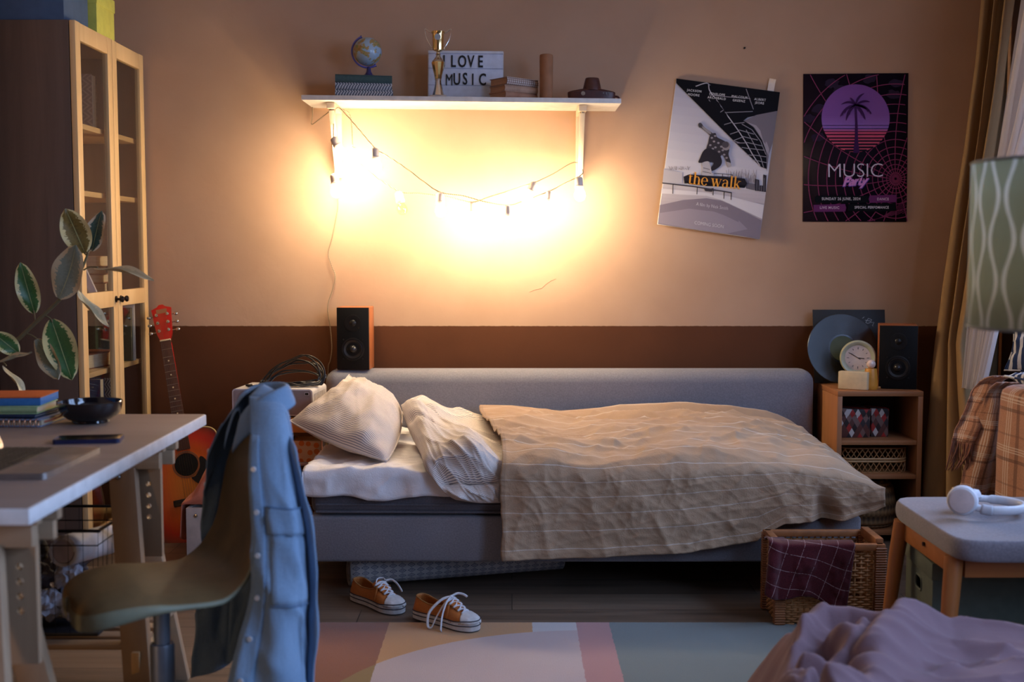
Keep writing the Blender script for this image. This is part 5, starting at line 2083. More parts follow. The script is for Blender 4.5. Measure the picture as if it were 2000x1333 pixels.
def shirt_pt(u, z, off=0.0):
    """u in -1 (far placket) .. 1 (near placket)"""
    w, fr = interp(RW, z), interp(RF, z)
    if u < 0:
        w *= 1 - .13 * exp(-((z - .66) / .10) ** 2)
    a = radians(u * (interp(AN, z) if u > 0 else interp(AF, z)))
    fr = lerp(fr, interp(RB, z), sstep(-.25, .25, cos(a)))
    l, f = w * sin(a), -fr * cos(a)
    k = sstep(.86, .60, z)
    fold = .012 * k * k * (sin(a * 5 + 2.6 * fbm(a * 1.3, z * 2.5, 4.4)) * (.25 + .75 * sstep(.8, .2, z))) + .009 * k * k * crease(a * .25, z, 78, 9, 1.6, 2.5) + .008 * k * k * crease(a * .25, z, 50, 12, 2.4, 7.5) + .010 * k * k * (ridge(a * 2.2 + z * 2.4, z * 2.2 - a, 8.1) - .75) + .007 * k * (ridge(a * 5 - z * 6, z * 4, 3.0) - .72)
    r = V((f, l, 0))
    nrm = V((-cos(a) * w, sin(a) * fr, 0)).normalized()
    back = .012 + .06 * (1 - sstep(.45, .5, z)) * 0
    cx = -.020 - .022 * sstep(.7, .87, z)
    lean = 0.0
    l -= .012 * sstep(.62, .86, z)
    return V((f + cx - back, l, z - .025 * abs(sin(a * .5)) * (1 if z > .8 else 0) * 0)) + nrm * (fold + off)


def hem(u):
    return BOTZ + .05 * (1 - abs(cos(pi * u * .9)))


def shirtf(u, v, off=0.0):
    uu = 2 * u - 1
    z = lerp(TOPZ, hem(uu), v)
    return shirt_pt(uu, z, off) - V((0, 0, .25))


MB().grid(shirtf, 120, 100).build('body', M_denim, shirt, angle=180, solid=.0022, offset=0)
# yoke over the top of the backrest
MB().grid(lambda u, v: shirt_pt((2 * u - 1) * 1.0, TOPZ - .0002).lerp(V((-.060, -.022, TOPZ + .010)), v) + V((0, 0, .010 * sin(pi * v * .5))) - V((0, 0, .25)), 40, 6).build('yoke', M_denim, shirt, angle=180, solid=.0022, offset=0)


# collar: stand and folded leaf around the neck
def collar(u, v):
    uu = 2 * u - 1
    a = radians(uu * 162)
    w, fr = .056, .044
    base = V((-.056 - fr * cos(a) * (1.0), w * sin(a) - .022, TOPZ - .016 - .055 * abs(uu) ** 3))
    nrm = V((-cos(a), sin(a), 0)).normalized()
    up = .036
    if v < .4:
        q = v / .4
        return base + V((0, 0, up * q)) + nrm * (.004 * q) - V((0, 0, .25))
    q = (v - .4) / .6
    drop = lerp(.040, .088, abs(uu) ** 2.2)
    return base + V((0, 0, up - drop * q + .008 * sin(pi * min(1, q * 2)) )) + nrm * (.006 + .020 * sin(q * pi / 2) + .012 * q * abs(uu)) - V((0, 0, .25))


MB().grid(collar, 48, 14).build('collar', M_denim, shirt, angle=180, solid=.002, offset=0)


def patch(name, u0, u1, z0, z1, mat, off=.0035, nu=10, nv=10, skew=0.0, solid=.0015, par=None):
    return MB().grid(lambda u, v: shirt_pt(lerp(u0, u1, u), lerp(z0, z1, v) + skew * u, off) - V((0, 0, .25)), nu, nv).build(name, mat, par or shirt, angle=180, solid=solid, offset=0)


for s in (1, -1):
    patch('placket', s * .985, s * .90, .21, .80, M_denim, .003, 4, 40)
    fl = patch('pocket_flap', s * .52, s * .88, .652, .600, M_denim, .006, 10, 6, .012)
    patch('stitching', s * .52, s * .88, .6535, .6505, M_denimd, .0085, 10, 1, .012, .001, fl)
    pk = patch('pocket', s * .535, s * .865, .595, .462, M_denim, .0035, 10, 10, .012)
    patch('stitching', s * .535, s * .865, .4635, .4605, M_denimd, .0055, 10, 1, .012, .001, pk)
    sm_ = patch('side_seam', s * .40, s * .415, .84, .20, M_denimd, .0012, 1, 50)
    for k in range(6):
        z = .735 - .083 * k
        p_ = shirt_pt(s * .945, z, .0055) - V((0, 0, .25))
        q_ = shirt_pt(s * .945, z, .0085) - V((0, 0, .25))
        MB().cyl(p_, q_, .0058, .0054, 12).build('button', M_btn, shirt)
# sleeves hanging empty behind the side seams
for s in (1, -1):
    pts = [shirt_pt(s * .48, z, .002 + .010 * sstep(.80, .66, z)) + V((0, s * .005 * sin(z * 14), -.25)) for z in (.80, .76, .70, .62, .54, .46, .38, .30, .24)]
    sp = spline(pts, 5)
    rad = [(.028 + .006 * sin(i * .5) + .006 * fbm(i * .3, s, 2)) * sstep(-.5, 6, i) for i in range(len(sp))]
    MB().tube(sp, .03, 16, radii=rad, flat=.22, up=(1, 0, 0), caps=True).build('sleeve', M_denim, shirt, angle=180)

# ================================================================== acoustic guitar
gh = at(364, 908, 4.885)
LEAN, ROLL = radians(16.5), radians(10.0)
guitar = thing('acoustic_guitar', 'red sunburst acoustic guitar leaning against the wall beside the cabinet', 'guitar', gh)
guitar.rotation_euler = (-LEAN, -ROLL, radians(10))      # local x right, z along the neck, -y towards the room
half = [(.0, -.335), (.07, -.332), (.13, -.315), (.175, -.270), (.196, -.205), (.190, -.140), (.165, -.085), (.140, -.045), (.128, -.010), (.128, .022), (.137, .060), (.143, .090), (.138, .118), (.115, .138), (.07, .147), (.02, .148)]
hs = spline2(half, 5)
outline = hs + [(-x, y) for x, y in reversed(hs[1:])]
t = NT('sunburst_top')
x, y, z = t.sep(t.coord('Object'))
zz = t.math('ADD', z, .09)
ra = t.math('MULTIPLY', x, 1 / .215)
rb = t.math('MULTIPLY', zz, 1 / .272)
r = t.math('POWER', t.math('ADD', t.math('POWER', t.math('ABSOLUTE', ra), 2.4), t.math('POWER', t.math('ABSOLUTE', rb), 2.4)), .5)
g = t.noise(t.coord('Object', (90, 90, 2.0)), 1.0, 3)
col = t.ramp(r, [(.12, lin((236, 148, 52))), (.42, lin((232, 108, 34))), (.70, lin((206, 46, 20))), (.95, lin((84, 12, 10)))])
col = t.mix(t.math('MULTIPLY', g, .25), col, lin((120, 48, 18)))
M_burst = t.done(t.bsdf(col, .18, 0, None, .5, 0, .5))
M_cherry = plain('cherry_red_lacquer', (176, 22, 18), .2, coat=.4)
M_cream = plain('cream_binding', (222, 198, 150), .4)
M_rosew = wood('rosewood', (64, 36, 26), (92, 54, 38), 'z', 1.5, .5)
M_fret = plain('fret_nickel', (206, 196, 180), .25, 1.0)
M_string = plain('bronze_string', (96, 78, 60), .4, .8)
M_blackp = plain('black_plastic', (14, 12, 12), .3)
M_side = plain('dark_red_side', (92, 20, 14), .25, coat=.3)
MY = Matrix(((1, 0, 0, 0), (0, 0, 1, 0), (0, 1, 0, 0), (0, 0, 0, 1)))     # (x, y, h) -> (x, h, y)
gm = MB()
gm.m(0).prism([(a * .985, b * .985) for a, b in outline], .004, MY)
gm.m(1).prism(outline, .098, Matrix.Translation((0, .003, 0)) @ MY)
gm.m(2).tube([(a * .99, 0.001, b * .99) for a, b in outline], .0028, 6, closed=True)
body = gm.build('body', [M_burst, M_side, M_cream], guitar, angle=40)
MB().cyl((0, -.0006, 0), (0, .002, 0), .048, .048, 40).build('sound_hole', plain('hole_black', (8, 6, 6), .9), body)
MB().lathe([(.049, 0), (.0565, 0), (.0565, -.0012), (.049, -.0012), (.049, 0)], (0, 0, 0), 44, rotm(-pi / 2)).build('rosette', plain('rosette_brown', (150, 92, 52), .4), body)
pg = spline2([(.056, .018), (.052, -.02), (.03, -.052), (.012, -.06), (.05, -.098), (.085, -.088), (.098, -.05), (.088, -.01), (.07, .02)], 5, True)
MB().prism(pg, .0014, Matrix.Translation((0, -.0016, 0)) @ MY).build('pickguard', M_blackp, body)
bd = MB().span((-.075, -.011, -.165), (.075, 0, -.138), .004)
bd.build('bridge', M_blackp, body)
# neck, fingerboard, frets, head
nk = MB()
nk.add(*(lambda q: (q.v, q.f))(MB().bar((0, .012, .13), (0, .010, .53), .046, .026, .008, up=(0, 1, 0))))
nk.build('neck', M_cherry, guitar)
fb = MB()
fb.prism([(-.027, .062), (.027, .062), (.0215, .532), (-.0215, .532)], .006, Matrix.Translation((0, -.0065, 0)) @ MY)
fo = fb.build('fingerboard', M_rosew, guitar, angle=30)
sc_ = .648
for k in range(1, 19):
    zf = .532 - sc_ * (1 - 2 ** (-k / 12))
    hw = lerp(.0215, .027, (.532 - zf) / .47) - .0008
    MB().cyl((-hw, -.0068, zf), (hw, -.0068, zf), .0011, .0011, 6).build('fret', M_fret, fo)
for k in (3, 5, 7, 9, 12):
    zf = .532 - sc_ * (1 - (2 ** (-k / 12) + 2 ** (-(k - 1) / 12)) / 2)
    MB().cyl((0, -.0065, zf), (0, -.0072, zf), .0032, .0032, 12).build('fret_dot', M_cream, fo)
MB().span((-.022, -.0105, .532), (.022, .004, .538), .001).build('nut', M_cream, guitar)
HM = Matrix.Translation((0, -.003, .536)) @ Matrix.Rotation(radians(-13), 4, 'X')
hd = [(-.021, 0), (.021, 0), (.033, .040), (.036, .075), (.040, .135), (.042, .150), (.018, .160), (.008, .170), (-.008, .170), (-.018, .160), (-.042, .150), (-.040, .135), (-.036, .075), (-.033, .040)]
ho = MB().prism(hd, .015, HM @ MY).build('headstock', M_cherry, guitar, angle=40)
MB().prism(rect(-.022, .128, .022, .148), .0006, HM @ Matrix.Translation((0, -.0007, 0)) @ MY).build('name_plate', plain('bronze_plate', (140, 92, 60), .4), ho)
for s in (-1, 1):
    for k in range(3):
        z = .045 + .038 * k
        x_ = s * (.020 + .0015 * k)
        c0 = HM @ V((x_, 0, z))
        tp = MB()
        tp.lathe([(0, 0), (.0065, 0), (.0065, .003), (.0032, .004), (.0032, .012), (.004, .013), (0, .014)], c0, 14, HM.to_3x3() @ rotm(pi / 2))
        pe = HM @ V((s * .047, .008, z))
        tp.cyl(HM @ V((s * .03, .008, z)), pe, .0022, .0022, 8)
        tp.build('tuning_post', M_fret, ho)
        MB().ball(HM @ V((s * .056, .008, z)), .0095, 14, 8, (1, .5, .8)).build('tuning_peg', M_fret, ho)
for k in range(6):
    x0, x1 = -.0165 + .0066 * k, -.026 + .0104 * k
    z = .045 + .038 * (k if k < 3 else 5 - k)
    tp = HM @ V(((-1 if k < 3 else 1) * .020, -.008, z))
    MB().tube([(x1, -.0125, -.150), (x0, -.0108, .534), tp], 0.0004, 5).build('string', M_string, guitar)

# ================================================================== wire bin with crumpled paper and a paper roll
M_wire = plain('black_wire', (22, 22, 26), .35, .5)
BN = V((-1.172, 3.045, .2296))
bin_ = thing('wire_basket', 'black wire wastepaper basket on the slatted shelf under the desk', 'basket', BN)
bt, bb, bh = .150, .140, .270
MB().tube([(s_[0] * bt, s_[1] * bt * .95, bh) for s_ in circ(0, 0, 1, 1, 4)] if False else [(x * bt, y * bt * .95, bh) for x, y in spline2([(-1, -.85), (-.85, -1), (.85, -1), (1, -.85), (1, .85), (.85, 1), (-.85, 1), (-1, .85)], 3, True)], .0042, 8, closed=True).build('rim', M_wire, bin_)
mb = MB()
for k in range(9):
    a = -1 + 2 * k / 8
    for s in (-1, 1):
        mb.tube([(a * bt, s * bt * .95, bh), (a * bb, s * bb * .95, .004)], .0006, 4)
        mb.tube([(s * bt, a * bt * .95, bh), (s * bb, a * bb * .95, .004)], .0006, 4)
mb.tube([(x * lerp(bb, bt, .6), y * lerp(bb, bt, .6) * .95, bh * .86) for x, y in ((-1, -1), (1, -1), (1, 1), (-1, 1))], .0016, 5, closed=True)
mb.build('wire_mesh', M_wire, bin_)
MB().span((-bb, -bb * .95, 0), (bb, bb * .95, .010), .004).build('base_tray', plain('dark_tray', (34, 36, 42), .5), bin_)
M_crump = plain('crumpled_white_paper', (190, 194, 208), .8)
M_crumpd = plain('crumpled_grey_paper', (112, 112, 122), .8)
rnd = random.Random(11)
cr = [(.075, -.075, .052, .046), (-.005, -.085, .058, .048), (-.085, -.07, .054, .046), (.08, .02, .056, .047), (0, .02, .054, .047), (-.085, .04, .058, .047), (.045, -.05, .122, .046), (-.045, -.045, .126, .045), (.02, .045, .128, .045), (-.07, .06, .135, .043)]
wh = ('near the front right corner of the bin', 'at the front middle of the bin', 'at the front left of the bin', 'behind the front right ball in the bin', 'in the middle of the bin bottom', 'at the back left of the bin', 'on top of the front right balls in the bin', 'on top of the front left balls in the bin', 'in the top layer towards the back of the bin', 'topmost at the back left of the bin')
for k, (x, y, z, r_) in enumerate(cr):
    sd_ = k * 3.7
    m = MB().ball((0, 0, 0), 1.0, 22, 14)
    for i, p in enumerate(m.v):
        q = p.normalized()
        d = 1 + .24 * (ridge(q.x * 1.8 + sd_, q.y * 1.8, q.z * 1.8) - .7) + .22 * noise.cell(V((q.x * 2.4 + sd_, q.y * 2.4, q.z * 2.4))) - .1 + .12 * fbm(q.x * 4, q.y * 4 + sd_, q.z * 4)
        m.v[i] = q * r_ * d * .82
    o = m.build('paper_ball', M_crump if k in (0, 1, 3, 6) else M_crumpd, smooth=False)
    o.location = BN + V((x * .84, y * .84, z + .006))
    tag(o, ('crumpled white paper ball ' if k in (0, 1, 3, 6) else 'crumpled greyish paper ball ') + wh[k], 'paper ball', 'paper balls in the wire basket')
pr = thing('paper_roll', 'roll of white paper lying across the top of the wire basket', 'paper roll', (-1.10, 3.0, .44))
d0, d1 = V((-1.120, 2.925, .442)), V((-1.078, 3.138, .420))
O_ = V(pr.location)
mb = MB()
axd = (d1 - d0).normalized()
e1 = V((0, 0, 1)) - axd * axd.z
e1.normalize()
e2 = axd.cross(e1)
R0 = .040
mb.grid(lambda u, v: d0.lerp(d1, v) - O_ + (e1 * sin(u * 2 * pi * 2.4) + e2 * cos(u * 2 * pi * 2.4)) * (R0 - .010 + .010 * u), 90, 6)
mb.build('sheet', plain('white_paper', (212, 208, 210), .7), pr, angle=180, solid=.0008, offset=0)
MB().cyl(d0 - O_ + axd * .003, d1 - O_ - axd * .003, R0 - .011, R0 - .011, 28).build('core', plain('rose_grey_core', (160, 146, 148), .8), pr)
tag(MB().tube(spline([(-1.262, 2.955, .415), (-1.245, 2.945, .475), (-1.205, 2.955, .472), (-1.190, 2.965, .415)], 6), .030, 14, radii=[.022 + .016 * sin(pi * i / 18) + .005 * sin(i * 2.1) for i in range(19)], flat=.8).build('dark_scarf', fabric('dark_fuzzy_wool', (38, 30, 28), (60, 48, 42), 120, .95, .8, .3)), 'dark fuzzy scarf stuffed into the top of the wire basket', 'scarf')

# ================================================================== white crate with a peach cloth
M_crate = plain('crate_white', (196, 186, 180), .5)
CRX0, CRX1, CRY0, CRY1, CRH = -1.186, -.80, 4.28, 4.60, .256
crate = thing('storage_crate', 'low white crate with a round screw at its corner beside the bed', 'crate', ((CRX0 + CRX1) / 2, (CRY0 + CRY1) / 2, 0))
for a, b in (((CRX0, CRY0, 0), (CRX1, CRY0 + .016, CRH)), ((CRX0, CRY1 - .016, 0), (CRX1, CRY1, CRH)), ((CRX0, CRY0 + .017, 0), (CRX0 + .016, CRY1 - .017, CRH)), ((CRX1 - .016, CRY0 + .017, 0), (CRX1, CRY1 - .017, CRH))):
    MB().span(a, b, .002).build('side_panel', M_crate, crate, True)
MB().span((CRX0 + .017, CRY0 + .017, .0), (CRX1 - .017, CRY1 - .017, .012)).build('bottom_panel', M_crate, crate, True)
for zz in (.045, CRH - .028):
    MB().lathe([(0, 0), (.0075, 0), (.0065, .003), (0, .004)], (CRX0 + .036, CRY0 - .0002, zz), 14, rotm(pi / 2)).xform(root_matrix(crate).inverted()).build('screw', plain('bright_nickel', (200, 196, 190), .2, 1.0), crate)
M_peach = clothmat('peach_cotton', (206, 120, 92), crease=.4, fine=300)


def heap(u, v):
    uu = max(0, (u - .12) / .88)
    x = lerp(CRX0 - .012, CRX1 - .03, uu)
    y = lerp(CRY0 + .02, CRY1 - .04, v)
    k = sin(pi * v) ** .5
    z = CRH + .010 + .185 * max(0, sin(pi * min(1, uu * .80 + .10))) ** 1.1 * k * min(1, .25 + uu * 5)
    z += (.050 * crease(x, y, 30, 6, 2.5, 2.0) + .035 * crease(x, y, -35, 8, 3, 5.0) + .020 * crease(x, y, 75, 12, 4, 8.0) - .020) * k * min(1, uu * 4)
    z = max(z, CRH + .010)
    if u < .12:
        d = 1 - u / .12
        z -= .150 * d * (.8 + .2 * sin(v * 9))
        x -= .006 + .010 * sin(v * 11 + 1) ** 2 * d
    return (x, y, z)


tag(MB().grid(heap, 60, 50).build('peach_cloth', M_peach, angle=180, solid=.004, offset=1), 'rumpled peach-pink cloth heaped on the white crate', 'cloth')

# ================================================================== bedside table, projector, cable
M_honey = wood('honey_wood', (190, 124, 58), (208, 144, 76), 'x', 1, .45)
M_chrome = plain('chrome', (206, 206, 210), .15, 1.0)
TX0, TX1, TY0, TY1, TZ = -1.112, -.73, 4.66, 5.0, .532
tbl = thing('bedside_table', 'small bedside table with a honey-coloured wooden top on chrome legs', 'table', ((TX0 + TX1) / 2, (TY0 + TY1) / 2, 0))
MB().span((TX0, TY0, TZ - .058), (TX1, TY1, TZ), .004).build('table_top', M_honey, tbl, True)
for x in (TX0 + .018, TX1 - .018):
    for y in (TY0 + .018, TY1 - .018):
        MB().cyl((x, y, 0), (x, y, TZ - .056), .008, .008, 12).xform(root_matrix(tbl).inverted()).build('leg', M_chrome, tbl)
MB().span((TX0 + .012, TY0 + .012, .34), (TX1 - .012, TY1 - .012, .352), .002).build('lower_shelf', M_crate, tbl, True)
MB().span((TX0 + .030, TY0 + .030, .15), (TX0 + .034, TY1 - .03, TZ - .060), .001).build('side_panel', M_crate, tbl, True)
# things on its lower shelf
M_dot = NT('orange_dotted_card')
co = M_dot.coord('Object', (30, 30, 30))
vo = M_dot.n('ShaderNodeTexVoronoi')
vo.inputs['Scale'].default_value = 1.0
vo.inputs['Randomness'].default_value = .35
M_dot.t.links.new(co, vo.inputs['Vector'])
M_dot = M_dot.done(M_dot.bsdf(M_dot.mix(M_dot.math('LESS_THAN', vo.outputs[0], .33), lin((212, 190, 150)), lin((206, 120, 50))), .6))
lid_box('gift_box', 'cream box with orange dots on the lower shelf behind the pillow', -.872, -.748, 4.69, 4.81, .3524, .085, M_dot, .02, .001)
wc = thing('wooden_crate', 'tiny slatted wooden crate beside the orange-dotted box', 'crate', (-.935, 4.75, .3524))
for s in (-1, 1):
    for k in range(3):
        MB().span((-.052, s * .048 - .003, .004 + .032 * k), (.052, s * .048 + .003, .028 + .032 * k), .001).build('slat', M_honey, wc)
        MB().span((s * .052 - .003, -.044, .004 + .032 * k), (s * .052 + .003, .044, .028 + .032 * k), .001).build('slat', M_honey, wc)
MB().span((-.05, -.045, 0), (.05, .045, .004)).build('bottom', M_honey, wc)

M_pwhite = plain('projector_white', (214, 208, 206), .35)
M_pgrey = plain('projector_grey_front', (150, 138, 136), .5)
pj = thing('projector', 'white box projector with a grey front on the bedside table', 'projector', (-.938, 4.80, TZ + .0004), radians(-5))
PW, PD, PH = .325, .225, .112
pb = MB()
FR = [(x, z) for x, z in rrect(-PW / 2, .006, PW / 2, PH, .014)]
pb.prism(FR, PD, Matrix(((1, 0, 0, 0), (0, 0, 1, -PD / 2), (0, 1, 0, 0), (0, 0, 0, 1))))
pb.build('housing', M_pwhite, pj, angle=50)
FR2 = [(x, z) for x, z in rrect(-PW / 2 + .005, .011, PW / 2 - .005, PH - .005, .010)]
MB().prism(FR2, .0012, Matrix(((1, 0, 0, 0), (0, 0, -1, -PD / 2), (0, 1, 0, 0), (0, 0, 0, 1)))).build('front_panel', M_pgrey, pj, angle=50)
lo = MB().lathe([(.040, 0), (.044, 0), (.044, .002), (.040, .002), (.038, .001), (0, .001)], (-PW / 2 + .066, -PD / 2 - .0012, .064), 40, rotm(pi / 2)).build('lens_ring', plain('lens_ring_grey', (136, 124, 132), .3), pj)
MB().cyl((-PW / 2 + .066, -PD / 2 - .0012, .064), (-PW / 2 + .066, -PD / 2 - .0030, .064), .018, .016, 24).build('lens', plain('dark_lens', (24, 20, 30), .1), lo)
po = MB().prism(rrect(PW / 2 - .032, PH - .024, PW / 2 - .014, PH - .012, .002), .001, Matrix(((1, 0, 0, 0), (0, 0, -1, -PD / 2 - .0012), (0, 1, 0, 0), (0, 0, 0, 1)))).build('badge_frame', M_pwhite, pj, smooth=False)
MB().prism(rrect(PW / 2 - .030, PH - .0225, PW / 2 - .016, PH - .0135, .001), .0004, Matrix(((1, 0, 0, 0), (0, 0, -1, -PD / 2 - .0023), (0, 1, 0, 0), (0, 0, 0, 1)))).build('badge', M_blackp, po, smooth=False)
mb = MB()
for k in range(16):
    y = -PD / 2 + .02 + .0122 * k
    mb.span((PW / 2 - .001, y, .025), (PW / 2 + .0012, y + .006, PH - .02))
mb.build('vent_ribs', M_pwhite, pj, smooth=False)
MB().lathe([(.055, PH), (.060, PH + .0015), (.065, PH)], (.01, 0, 0), 40).build('top_ring', plain('glossy_ring', (196, 182, 160), .15), pj)
for x in (-.13, .13):
    for y in (-.09, .09):
        MB().cyl((x, y, 0), (x, y, .007), .009, .009, 12).build('foot', M_blackp, pj)
# coiled black cable on the projector
rnd = random.Random(4)
pts = []
base = V((-.885, 4.79, TZ + PH + .0045))
loops = 7
for i in range(loops * 16 + 1):
    a = 2 * pi * i / 16
    k = i / (loops * 16)
    tilt = radians(lerp(8, 62, (sin(k * 9.0) * .5 + .5)))
    R1, R2 = .118 + .010 * sin(k * 23), .055 + .012 * cos(k * 17)
    x, y, z = R1 * cos(a), R2 * sin(a), 0
    up = max(0, sin(a + .3)) * .105 * (.35 + .65 * (sin(k * 9.0) * .5 + .5))
    pts.append(base + V((x + .006 * sin(k * 31), y * cos(tilt) - .01 * k, up + .004 + .003 * (i % 5))))
pts = [base + V((-.165, -.035, .001))] + [base + V((-.145, -.045, .002))] + pts
cb = thing('cable_coil', 'loosely coiled black cable lying on the white projector', 'cable', base)
MB().tube([p - base for p in spline(pts, 4)], .0033, 7).build('cord', plain('black_cable', (18, 16, 16), .35), cb, angle=180)
MB().span((-.182, -.041, -.001), (-.155, -.029, .0075), .002).build('plug', plain('black_cable', (18, 16, 16), .35), cb)


# ================================================================== loudspeakers
M_spk = plain('black_baffle', (13, 11, 11), .6, 0, .2, bump=.04)
M_spkw = wood('speaker_cherry', (150, 82, 44), (176, 104, 60), 'z', 1, .4)
M_cone = plain('speaker_cone', (36, 30, 28), .5, 0, .3)
M_ringd = plain('speaker_ring', (26, 23, 22), .35, 0, .3)


def speaker(name_label, loc, rz, w, h, d, cone_r, tw_r, cz, tz, grp='pair of small loudspeakers'):
    s = thing('loudspeaker', name_label, 'loudspeaker', loc, rz, grp)
    MB().span((-w / 2, -d / 2 + .008, 0), (w / 2, d / 2, h), .002).build('cabinet', M_spkw, s)
    fo_ = MB().span((-w / 2 + .001, -d / 2, .001), (w / 2 - .001, -d / 2 + .0082, h - .001), .0015).build('baffle', M_spk, s)
    R = rotm(pi / 2)
    c = (0, -d / 2, cz)
    wo = MB().lathe([(cone_r * 1.12, 0), (cone_r * 1.12, .002), (cone_r * 1.0, .003), (cone_r * .97, .001), (cone_r * .90, .0035), (cone_r * .82, .001), (cone_r * .42, -.012 + .010), (cone_r * .40, .0005), (cone_r * .38, .003), (cone_r * .25, .010), (cone_r * .10, .013), (0, .0135)], c, 40, R).build('woofer', M_cone, s)
    MB().lathe([(cone_r * .36, .0035), (cone_r * .28, .0095), (cone_r * .14, .0135), (0, .0145)], c, 28, R).build('dust_cap', plain('grey_dust_cap', (44, 40, 42), .25, .3), wo)
    MB().lathe([(cone_r * 1.13, .0005), (cone_r * 1.13, .0035), (cone_r * 1.04, .0042), (cone_r * 1.02, .002)], c, 40, R).build('surround_ring', M_ringd, wo)
    c = (0, -d / 2, tz)
    tw = MB().lathe([(tw_r, 0), (tw_r, .0018), (tw_r * .9, .0024), (tw_r * .40, .0005), (tw_r * .36, .002), (tw_r * .2, .0055), (0, .0065)], c, 36, R).build('tweeter', M_ringd, s)
    for zz, rr_ in ((cz, cone_r * 1.02), (tz, 0)):
        if rr_:
            for a in (45, 135, 225, 315):
                MB().lathe([(0, 0), (.0032, 0), (.003, .0025), (0, .003)], (rr_ * 1.32 * cos(radians(a)), -d / 2, zz + rr_ * 1.32 * sin(radians(a))), 10, R).build('screw', M_ringd, fo_)
    return s


speaker('small black loudspeaker with a wooden side standing on the left end of the headboard', (-.672, 5.112, .6845), radians(-3), .139, .266, .125, .043, .036, .088, .199)
# ================================================================== low bookcase right of the bed
M_case = wood('oak_veneer', (150, 96, 58), (172, 116, 74), 'z', .9, .5)
M_caseh = wood('oak_veneer_shelf', (150, 96, 58), (172, 116, 74), 'x', .9, .5)
KX0, KX1, KY0, KY1, KZ = 1.318, 1.665, 4.80, 5.12, .622
case = thing('open_bookcase', 'small open oak bookcase between the bed and the curtain', 'bookcase', ((KX0 + KX1) / 2, (KY0 + KY1) / 2, 0))
MB().span((KX0, KY0, 0), (KX0 + .020, KY1, KZ - .021), .001).build('side_panel', M_case, case, True)
MB().span((KX1 - .020, KY0, 0), (KX1, KY1, KZ - .021), .001).build('side_panel', M_case, case, True)
MB().span((KX0, KY0 - .001, KZ - .020), (KX1, KY1, KZ), .001).build('top_panel', M_caseh, case, True)
MB().span((KX0 + .021, KY1 - .008, .03), (KX1 - .021, KY1 - .003, KZ - .022)).build('back_panel', wood('bookcase_back', (70, 44, 28), (84, 54, 36), 'z'), case, True)  # darker wood than the sides, deepening the shade inside by colour
KS = (.03, .262, .402)
for z in KS:
    MB().span((KX0 + .0205, KY0 + .004, z), (KX1 - .0205, KY1 - .009, z + .018), .001).build('shelf', M_caseh, case, True)
# argyle boxes on the upper shelf
t = NT('argyle_card')
x, y, z = t.sep(t.coord('Object'))
a = t.math('ADD', t.math('MULTIPLY', t.math('ADD', x, y), 44.0), t.math('MULTIPLY', z, 25.0))
b = t.math('SUBTRACT', t.math('MULTIPLY', t.math('ADD', x, y), 44.0), t.math('MULTIPLY', z, 25.0))
fa, fb_ = t.math('FLOOR', a), t.math('FLOOR', b)
vn = t.n('ShaderNodeTexWhiteNoise', noise_dimensions='2D')
cmb = t.n('ShaderNodeCombineXYZ')
t.t.links.new(fa, cmb.inputs[0])
t.t.links.new(fb_, cmb.inputs[1])
t.t.links.new(cmb.outputs[0], vn.inputs['Vector'])
c = t.ramp(vn.outputs[0], [(0, lin((44, 30, 28))), (.30, lin((92, 50, 42))), (.48, lin((120, 90, 82))), (.62, lin((48, 40, 42))), (.76, lin((170, 44, 38))), (.86, lin((206, 196, 190)))], 'CONSTANT')
M_arg = t.done(t.bsdf(c, .6))
zs = KS[2] + .0184
lid_box('argyle_box', 'argyle-patterned box at the left of the bookcase shelf', 1.350, 1.478, 4.88, 5.04, zs, .118, M_arg, .03, .0015)
lid_box('argyle_box', 'narrower argyle-patterned box beside the other on the bookcase shelf', 1.486, 1.560, 4.90, 5.05, zs, .118, M_arg, .03, .0015)
# woven flat basket with lid
M_rattan = plain('honey_rattan', (172, 122, 74), .55, var=.12, scale=80)
wb = thing('rattan_case', 'flat open-weave rattan case lying on the middle bookcase shelf', 'basket', (1.485, 4.955, KS[1] + .0184))
RW_, RD_, RH_ = .140, .115, .104
o2 = [(x, y) for x, y in rrect(-RW_, -RD_, RW_, RD_, .05, 6)]
n_o = len(o2)


def per(s):
    s = (s % 1.0) * n_o
    i = int(s)
    f = s - i
    a, b = o2[i % n_o], o2[(i + 1) % n_o]
    return V((lerp(a[0], b[0], f), lerp(a[1], b[1], f), 0))


# even arc-length table
tbl, acc = [0.0], 0.0
for i in range(n_o):
    a, b = V((*o2[i], 0)), V((*o2[(i + 1) % n_o], 0))
    acc += (b - a).length
    tbl.append(acc)


def perl(f):
    d = (f % 1.0) * acc
    for i in range(n_o):
        if d <= tbl[i + 1]:
            k = (d - tbl[i]) / max(1e-9, tbl[i + 1] - tbl[i])
            a, b = o2[i], o2[(i + 1) % n_o]
            return V((lerp(a[0], b[0], k), lerp(a[1], b[1], k), 0))
    return V((*o2[0], 0))


def lattice(z0, z1, name, par, nstr=40):
    mb = MB()
    for d in (1, -1):
        for k in range(nstr):
            f = k / nstr
            pts = []
            for q in range(5):
                w = q / 4
                p = perl(f + d * .028 * w)
                c_ = 1 - .10 * (abs(w - .5) * 2) ** 2 if False else 1
                pts.append(V((p.x * c_, p.y * c_, lerp(z0, z1, w))) + p.normalized() * (.0012 * d))
            mb.tube(pts, .0021, 4, caps=False)
    return mb.build(name, M_rattan, par, angle=180)


